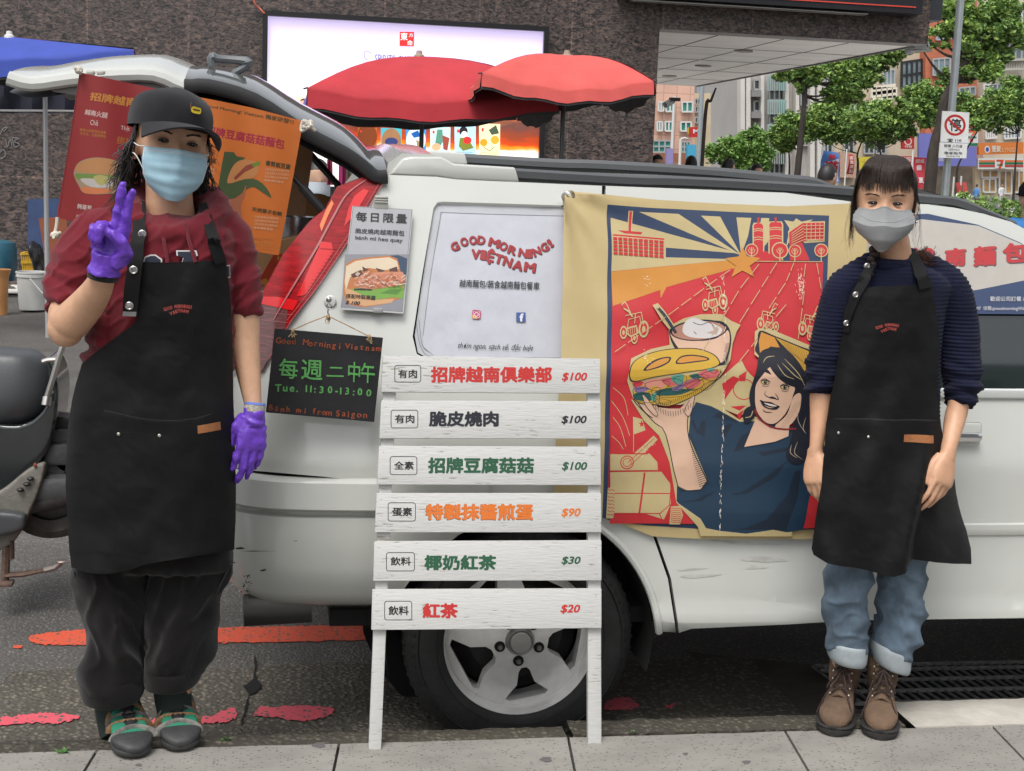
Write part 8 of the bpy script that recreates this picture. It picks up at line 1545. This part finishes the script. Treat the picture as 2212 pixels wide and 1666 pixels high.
# ================================================================ STALLS, PARASOLS, SCOOTER
def parasol(ap,nl,nr,Y,dep,cols,label,name='parasol',cat='parasol',val=.20,polex=None,pole_m=None,group=None,sag=.10,finial=M_wht):
    A=onY(*nl,Y);B=onY(*nr,Y);Cc=B+V3(0,dep,0);Dd=A+V3(0,dep,0);T_=onY(*ap,Y+dep/2);t=thing(name,((A[0]+B[0])/2,Y+dep/2,ROADZ),label,cat,group);cs=[A,B,Cc,Dd];ms_=[];g=MB();gi=MB()
    for k in range(4):
        P,Q=cs[k],cs[(k+1) % 4];G=[];m=cols[k % len(cols)]
        if m not in ms_:ms_.append(m)
        for v in np.linspace(0,1,9):
            G.append([lerp(T_,lerp(P,Q,u),v)+V3(0,0,sag*math.sin(v*math.pi)*.8-.10*math.sin(u*math.pi)*v ** 2+.012*math.sin(u*23)*v) for u in np.linspace(0,1,17)])
        last=np.array(G[-1]);out=np.cross(Q-P,UP);out /= np.linalg.norm(out)
        G += [last+out*.02*w+V3(0,0,-val*w)+out*np.array([.012*math.sin(u*34+k)*w for u in np.linspace(0,1,17)])[:,None] for w in (.15,.5,1.)]
        g.grid(G,ms_.index(m));gi.grid([[p+V3(0,0,-.02)-out*.012 for p in r] for r in G])
    c=obj('canopy',g,ms_,t,smooth=70);obj('lining',gi,mat('parasol_lining',(.075,.075,.078),.9,var=.1),c,smooth=70)
    g=MB();px_=T_[0] if polex is None else onY(polex,200,Y+dep/2)[0];g.cyl((px_,Y+dep/2,ROADZ),(px_,Y+dep/2,T_[2]-(.3 if polex and abs(px_-T_[0]) > .1 else 0)),.022,n=10);obj('pole',g,pole_m or mat('pole_dark',(.10,.105,.11),.4,.6),t)
    g=MB()
    for q in cs:g.tube([T_+V3(0,0,-.04),q+V3(0,0,-.02)],.009,6);g.tube([lerp(T_,q,1.0)+V3(0,0,0),q+(q-T_)*.03],.008,6)
    obj('rib',g,MATS['pole_dark'] if 'pole_dark' in MATS else M_wht,t);g=MB();g.lathe([(.05,-.02),(.045,.01),(.03,.02),(.025,.05),(0,.055)],T_,n=12);obj('finial',g,finial,t);return t
def canvas(n,c):return mat(n,c,.8,var=.12,vs_=3,bump=.3,bs=9)
C_r1,C_r2,C_bl=canvas('canvas_red',(.42,.025,.035)),canvas('canvas_coral',(.56,.085,.075)),canvas('canvas_blue',(.035,.065,.34));C_vi=canvas('canvas_violet',(.22,.14,.40));M_brs=mat('finial_tan',(.32,.26,.20),.6)
parasol((905,122),(664,190),(1206,196),12.2,2.2,[C_r1,C_r1,C_r1,C_vi],'large deep red market parasol before the billboard',val=.17,polex=913,group='red market parasols',finial=M_brs)
parasol((1224,122),(1040,158),(1412,174),11.6,1.9,[C_r2],'smaller faded coral parasol overlapping the large red one',val=.11,polex=1218,group='red market parasols',finial=M_brs)
parasol((20,80),(-330,102),(290,105),13.2,1.1,[C_bl,C_r1,C_r1,C_r1],'blue and red market canopy behind the raised tailgate','canopy_tent','canopy',val=.155,polex=97,pole_m=mat('pole_silver',(.52,.52,.52),.35,.5),sag=.0)
M_tarp=canvas('tarp_navy',(.012,.014,.028));g=MB();G=[[onY(x,y,15.2)+V3(0,.06*math.sin(x*.09+y*.02),0) for x in np.linspace(-60,172,24)] for y in np.linspace(140,245,8)];g.grid(G);tag(obj('tarpaulin',g,M_tarp),'dark navy tarpaulin hanging under the blue canopy','tarpaulin')
g=MB();G=[[onY(x,y-.02*x,14.9)+V3(0,.04*math.sin(x*.12),0) for x in np.linspace(-60,70,12)] for y in np.linspace(141,158,4)];g.grid(G);tag(obj('tarpaulin',g,C_r1),'red cloth edge hanging under the blue canopy','tarpaulin')
g=MB();g.tube([onY(x,y,14.8) for x,y in ((-60,239),(40,240),(100,240),(170,241))],.012,5,k=3);tag(obj('rope',g,mat('rope_grey',(.3,.3,.3),.8)),'thin rope stretched below the navy tarpaulin','rope')
def px_lathe(name,Y,prof,m,label,cat,n=28,parts=()):   # prof: (half width px, y px)
    cx=prof[0][2];z=[onY(cx,y,Y)[2] for _,y,_ in prof];c=onY(cx,prof[0][1],Y);k=dpt(c)/F;t=thing(name,(c[0],Y,min(z)),label,cat);g=MB();g.lathe([(w*k,zz) for (w,_,_),zz in zip(prof,z)],(c[0],Y,0),n=n,cap=(True,False));obj('shell',g,m,t,smooth=40);return t,c,k
bk,c,k=px_lathe('bucket',16,[(27,668,70),(29,640,70),(31,600,70),(33,598,70),(33,593,70),(31.5,592,70),(33.5,590,70),(33.5,587,70),(31,587,70),(28,650,70)],mat('bucket_white',(.60,.60,.58),.45,var=.08,vs_=5),'white plastic bucket standing on the asphalt by the granite wall','bucket')
g=MB();g.tube([onY(x,y,15.8) for x,y in ((64,602),(76,616),(92,634),(101,640))],.010,6,k=4);obj('handle',g,M_wht,bk)
px_lathe('barrel',17.6,[(30,606,2),(34,590,2),(34,540,2),(30,524,2),(14,519,2),(0,518,2)],mat('barrel_blue',(.02,.10,.15),.45,var=.2),'teal blue plastic barrel at the left edge by the wall','barrel')
px_lathe('tub',15.6,[(16,680,-1),(20,600,-1),(24,588,-1),(25,582,-1),(21,582,-1),(18,640,-1)],mat('tub_tan',s2l(190,136,84),.6,var=.12),'tan plastic tub cut by the left picture edge','tub')
cr_=thing('crate',onY(64,586,16.8),'yellow plastic crate behind the white bucket','crate');M_yc=mat('crate_yellow',s2l(196,156,34),.5,var=.15);q0,q1,q2,q3=(onY(*p,16.8) for p in ((46,549),(82,549),(80,586),(50,586)));g=MB();dy=V3(0,.3,0)
for a_,b_ in ((q0,q1),(lerp(q0,q3,.5),lerp(q1,q2,.5)),(q3,q2)):
    for s_ in (V3(0,0,0),dy):g.beam(a_+s_,b_+s_,.035,.02,(0,0,1))
    for e_ in (a_,b_):g.beam(e_,e_+dy,.035,.02,(0,0,1))
for i in range(9):
    u=i/8
    for s_ in (V3(0,0,0),dy):g.beam(lerp(q0,q1,u)+s_,lerp(q3,q2,u)+s_,.014,.012,(0,1,0))
obj('lattice',g,M_yc,cr_,smooth=0);g=MB();g.prism([q3,q2,q2+dy,q3+dy],(0,0,.01));obj('crate_floor',g,M_yc,cr_,smooth=0)
g=MB();qb=[onY(x,y,17.0) for x,y in ((44,588),(86,588),(84,640),(48,640))];g.prism(qb,(0,.5,0));tag(obj('stall_box',g,mat('box_dark',(.03,.03,.032),.8,var=.3),smooth=0),'dark box under the yellow crate','box')
def slab(name,Y,P,m,label,cat,th=.03,lean=0):g=MB();q=[onY(x,y,Y) for x,y in P];zm=min(p[2] for p in q);g.prism([p+V3(0,lean*(p[2]-zm),0) for p in q],(0,th,0));tag(obj(name,g,m,smooth=0),label,cat)
slab('board',17.2,[(57,431),(134,430),(134,600),(60,600)],mat('board_blue',s2l(46,66,106),.6,var=.2,vs_=4),'blue board standing behind the canopy pole','board',lean=.1)
slab('board',16.4,[(78,473),(140,470),(150,620),(108,620)],mat('board_rust',s2l(128,66,36),.7,var=.2,vs_=5),'rust brown board leaning beside the white bucket','board',lean=.2)
g=MB();M_bag=mat('bag_black',(.012,.012,.014),.35,bump=.5,bs=14)
for x,y,rx,ry in ((82,560,12,34),(92,590,12,30),(70,540,8,22)):c=onY(x,y,16.6);g.ell(c,(rx*.0054,.18,ry*.0054),16,10)
tag(obj('rubbish_bag',fuse(g,.03,3),M_bag,smooth=80,fix=False),'black plastic bag hung between the yellow crate and the rust board','bag')
g=MB();rng=random.Random(6)
for i in range(60):x,y=rng.uniform(0,150),rng.uniform(607,628);c=onZ(x,y,ROADZ);r=rng.uniform(.03,.10);g.ell(c,(r,r*.8,r*.6),7,5)
tag(obj('rubble',g,mat('rubble_grey',(.10,.095,.085),.9,var=.4,vs_=6),smooth=0),kind='stuff')
p=onY(686,352,9.2);figure((p[0],9.2,ROADZ),p[2]-ROADZ+.02,((.02,.10,.07),(.03,.03,.04)),'stall keeper with dark hair, grey mask and green top behind the tailgate strut',.2,group=None,mask=M_mask)
for x,w_,y0,y1,c_,lb in ((741,9,350,420,(.42,.03,.16),'pink cloth hanging behind the tailgate strut'),(712,6,345,400,(.36,.04,.10),'narrow crimson cloth hanging beside the stall keeper'),(757,10,366,400,(.20,.26,.18),'pale green cloth hanging left of the tail lamp')):
    g=MB();G=[[onY(x+u*w_*(1+.15*v),lerp(y0,y1,v),9.0)+V3(0,.03*math.sin(u*5+x),0) for u in np.linspace(-1,1,9)] for v in np.linspace(0,1,6)];g.grid(G);tag(obj('hanging_cloth',g,mat('cloth_stall_%d' % x,c_,.85,var=.2,vs_=9)),lb,'cloth')
# scooter
YS=5.35;sco=thing('scooter',onY(40,1250,YS),'dark grey motor scooter with a rusty side stand parked behind the left person','scooter');sp_=lambda P,Y=YS:[onY(x,y,Y) for x,y in P]
M_seat=mat('seat_grey',(.060,.065,.070),.40,var=.12,vs_=8,bump=.15,bs=200);M_sb=mat('scooter_dark',(.016,.020,.021),.18,coat=.7,var=.3,vs_=6);M_sg=mat('scooter_dusty',(.17,.16,.14),.7,var=.25,vs_=14,bump=.2,bs=90);M_eng=mat('engine_grey',(.075,.078,.08),.5,.2,var=.3,vs_=12,bump=.2,bs=60);M_rust=mat('rust',(.13,.082,.062),.85,var=.4,vs_=30)
g=MB();g.loft(rows([(752,-30,50,.05),(760,-70,84,.10),(785,-90,106,.125),(825,-100,116,.14),(865,-100,110,.14),(900,-90,88,.12),(925,-80,50,.07)],YS+.14,36,2.3));obj('seat',displace(g.mesh('s'),lambda p,n:.004*nz(p,7)),M_seat,sco,smooth=80)
def bulge(name,P,m,dpth,par=sco,Y=YS,fz=.02):g=MB();g.prism(sp_(catmull(P,4,True),Y),(0,dpth,0));return obj(name,fuse(g,.008,6),m,par,smooth=70,fix=False)
bulge('side_panel',[(98,778),(112,792),(124,830),(124,880),(114,940),(96,985),(60,1020),(0,1070),(-60,1090),(-60,930),(40,920),(86,895),(106,850)],M_sb,.30)
bulge('skirt',[(92,1002),(94,1024),(76,1080),(52,1130),(20,1180),(-60,1200),(-60,1085),(0,1062),(56,1018)],M_sg,.30,Y=YS-.03);g=MB()
for x,y in ((66,1034),(58,1046),(44,1058)):c=onY(x,y,YS-.038);g.ell(c,(.014,.012,.008),12,6)
obj('vent',g,M_trim,sco);g=MB();c=onY(76,1005,YS-.032);g.ell(c,(.006,.006,.010),10,6);obj('reflector',g,mat('reflector_red',(.25,.05,.04),.3),sco)
bulge('foot_peg',[(-40,1110),(40,1112),(54,1124),(40,1150),(-40,1160)],M_grey,.06,Y=YS-.10)
g=MB()
for x,y,r,d in ((135,960,.06,.16),(112,1010,.05,.2),(150,990,.055,.2)):c=onY(x,y,YS+.06);g.cyl(c,c+V3(0,d,0),r,r*.9,20)
g.box(onY(128,975,YS+.1),(.10,.14,.09),bev=.02);g.box(onY(120,1050,YS+.06),(.20,.14,.10),bev=.03);g.tube(sp_([(60,1095),(100,1075),(150,1060),(190,1055)],YS+.05),[.03,.05,.055,.05],18,k=3);obj('engine',g,M_eng,sco,smooth=40)
g=MB();g.tube(sp_([(108,1052),(118,1048),(136,1042)],YS+.02),[.006,.010,.006],8);g.ell(onY(110,1051,YS+.01),(.012,.012,.012),10,6);obj('kick_lever',g,M_rust,sco)
c=onY(112,1052,YS+.14);g=MB();g.lathe([(.12,-.05),(.165,-.06),(.195,-.04),(.205,0),(.195,.04),(.165,.06),(.12,.05)],c,(0,1,0),40);w_=obj('wheel',g,mat('tyre_dusty',(.07,.066,.06),.85,var=.35,vs_=15,bump=.3,bs=50),sco);g=MB();g.lathe([(0,-.03),(.06,-.04),(.12,-.03),(.12,.03),(0,.03)],c,(0,1,0),28);obj('rim',g,M_eng,w_)
bulge('mudguard',[(112,905),(150,905),(158,935),(170,960),(120,965),(112,940)],M_trim,.12,Y=YS+.08)
g=MB();g.tube(sp_([(136,748),(128,770),(114,818),(102,856)],YS-.06),.011,10,k=3);g.tube(sp_([(92,782),(104,778),(124,777)],YS-.04),.010,8,k=3);e=onY(102,858,YS-.06);g.cyl(e,e+V3(-.004,-.01,-.03),.017,n=14);obj('grab_rail',g,mat('rail_steel',(.5,.48,.46),.28,.9),sco)
g=MB();g.tube(sp_([(14,1180),(12,1225),(10,1255)],YS-.02),.016,8);g.box(onY(8,1260,YS-.04),(.07,.06,.015),bev=.004);g.tube(sp_([(12,1243),(50,1240),(96,1232)],YS-.02),[.020,.022,.014],10,flat_=.5);st_=obj('side_stand',g,M_rust,sco);g=MB();g.tube(sp_([(96,1232),(118,1226),(132,1214)],YS-.02),[.012,.012,.012],10);g.ell(onY(134,1212,YS-.03),(.028,.02,.006),14,6);obj('stand_foot',g,mat('stand_steel',(.30,.26,.24),.4,.7),st_)
g=MB();n_=90;g.tube([onY(26+4*math.cos(i*.9),1168+i*.45,YS-.03)+V3(0,.012*math.sin(i*.9),0) for i in range(n_)],.003,5);obj('spring',g,M_rust,st_)
# the house across the street: seen only as a reflection in the door glass
ob_=thing('opposite_building',(24,-34,0),'pale office block with square windows across the street, mirrored in the door glass','building');g=MB();g.box((24,-34,11),(34,4,22));obj('wall',g,mat('office_white',(.42,.46,.42),.7),ob_,smooth=0);g=MB()
for i in range(11):
    for j in range(7):g.box((8.8+i*3.04,-31.97,2+j*3),(1.3,.1,1.3))
obj('window_row',g,M_win,ob_,smooth=0)
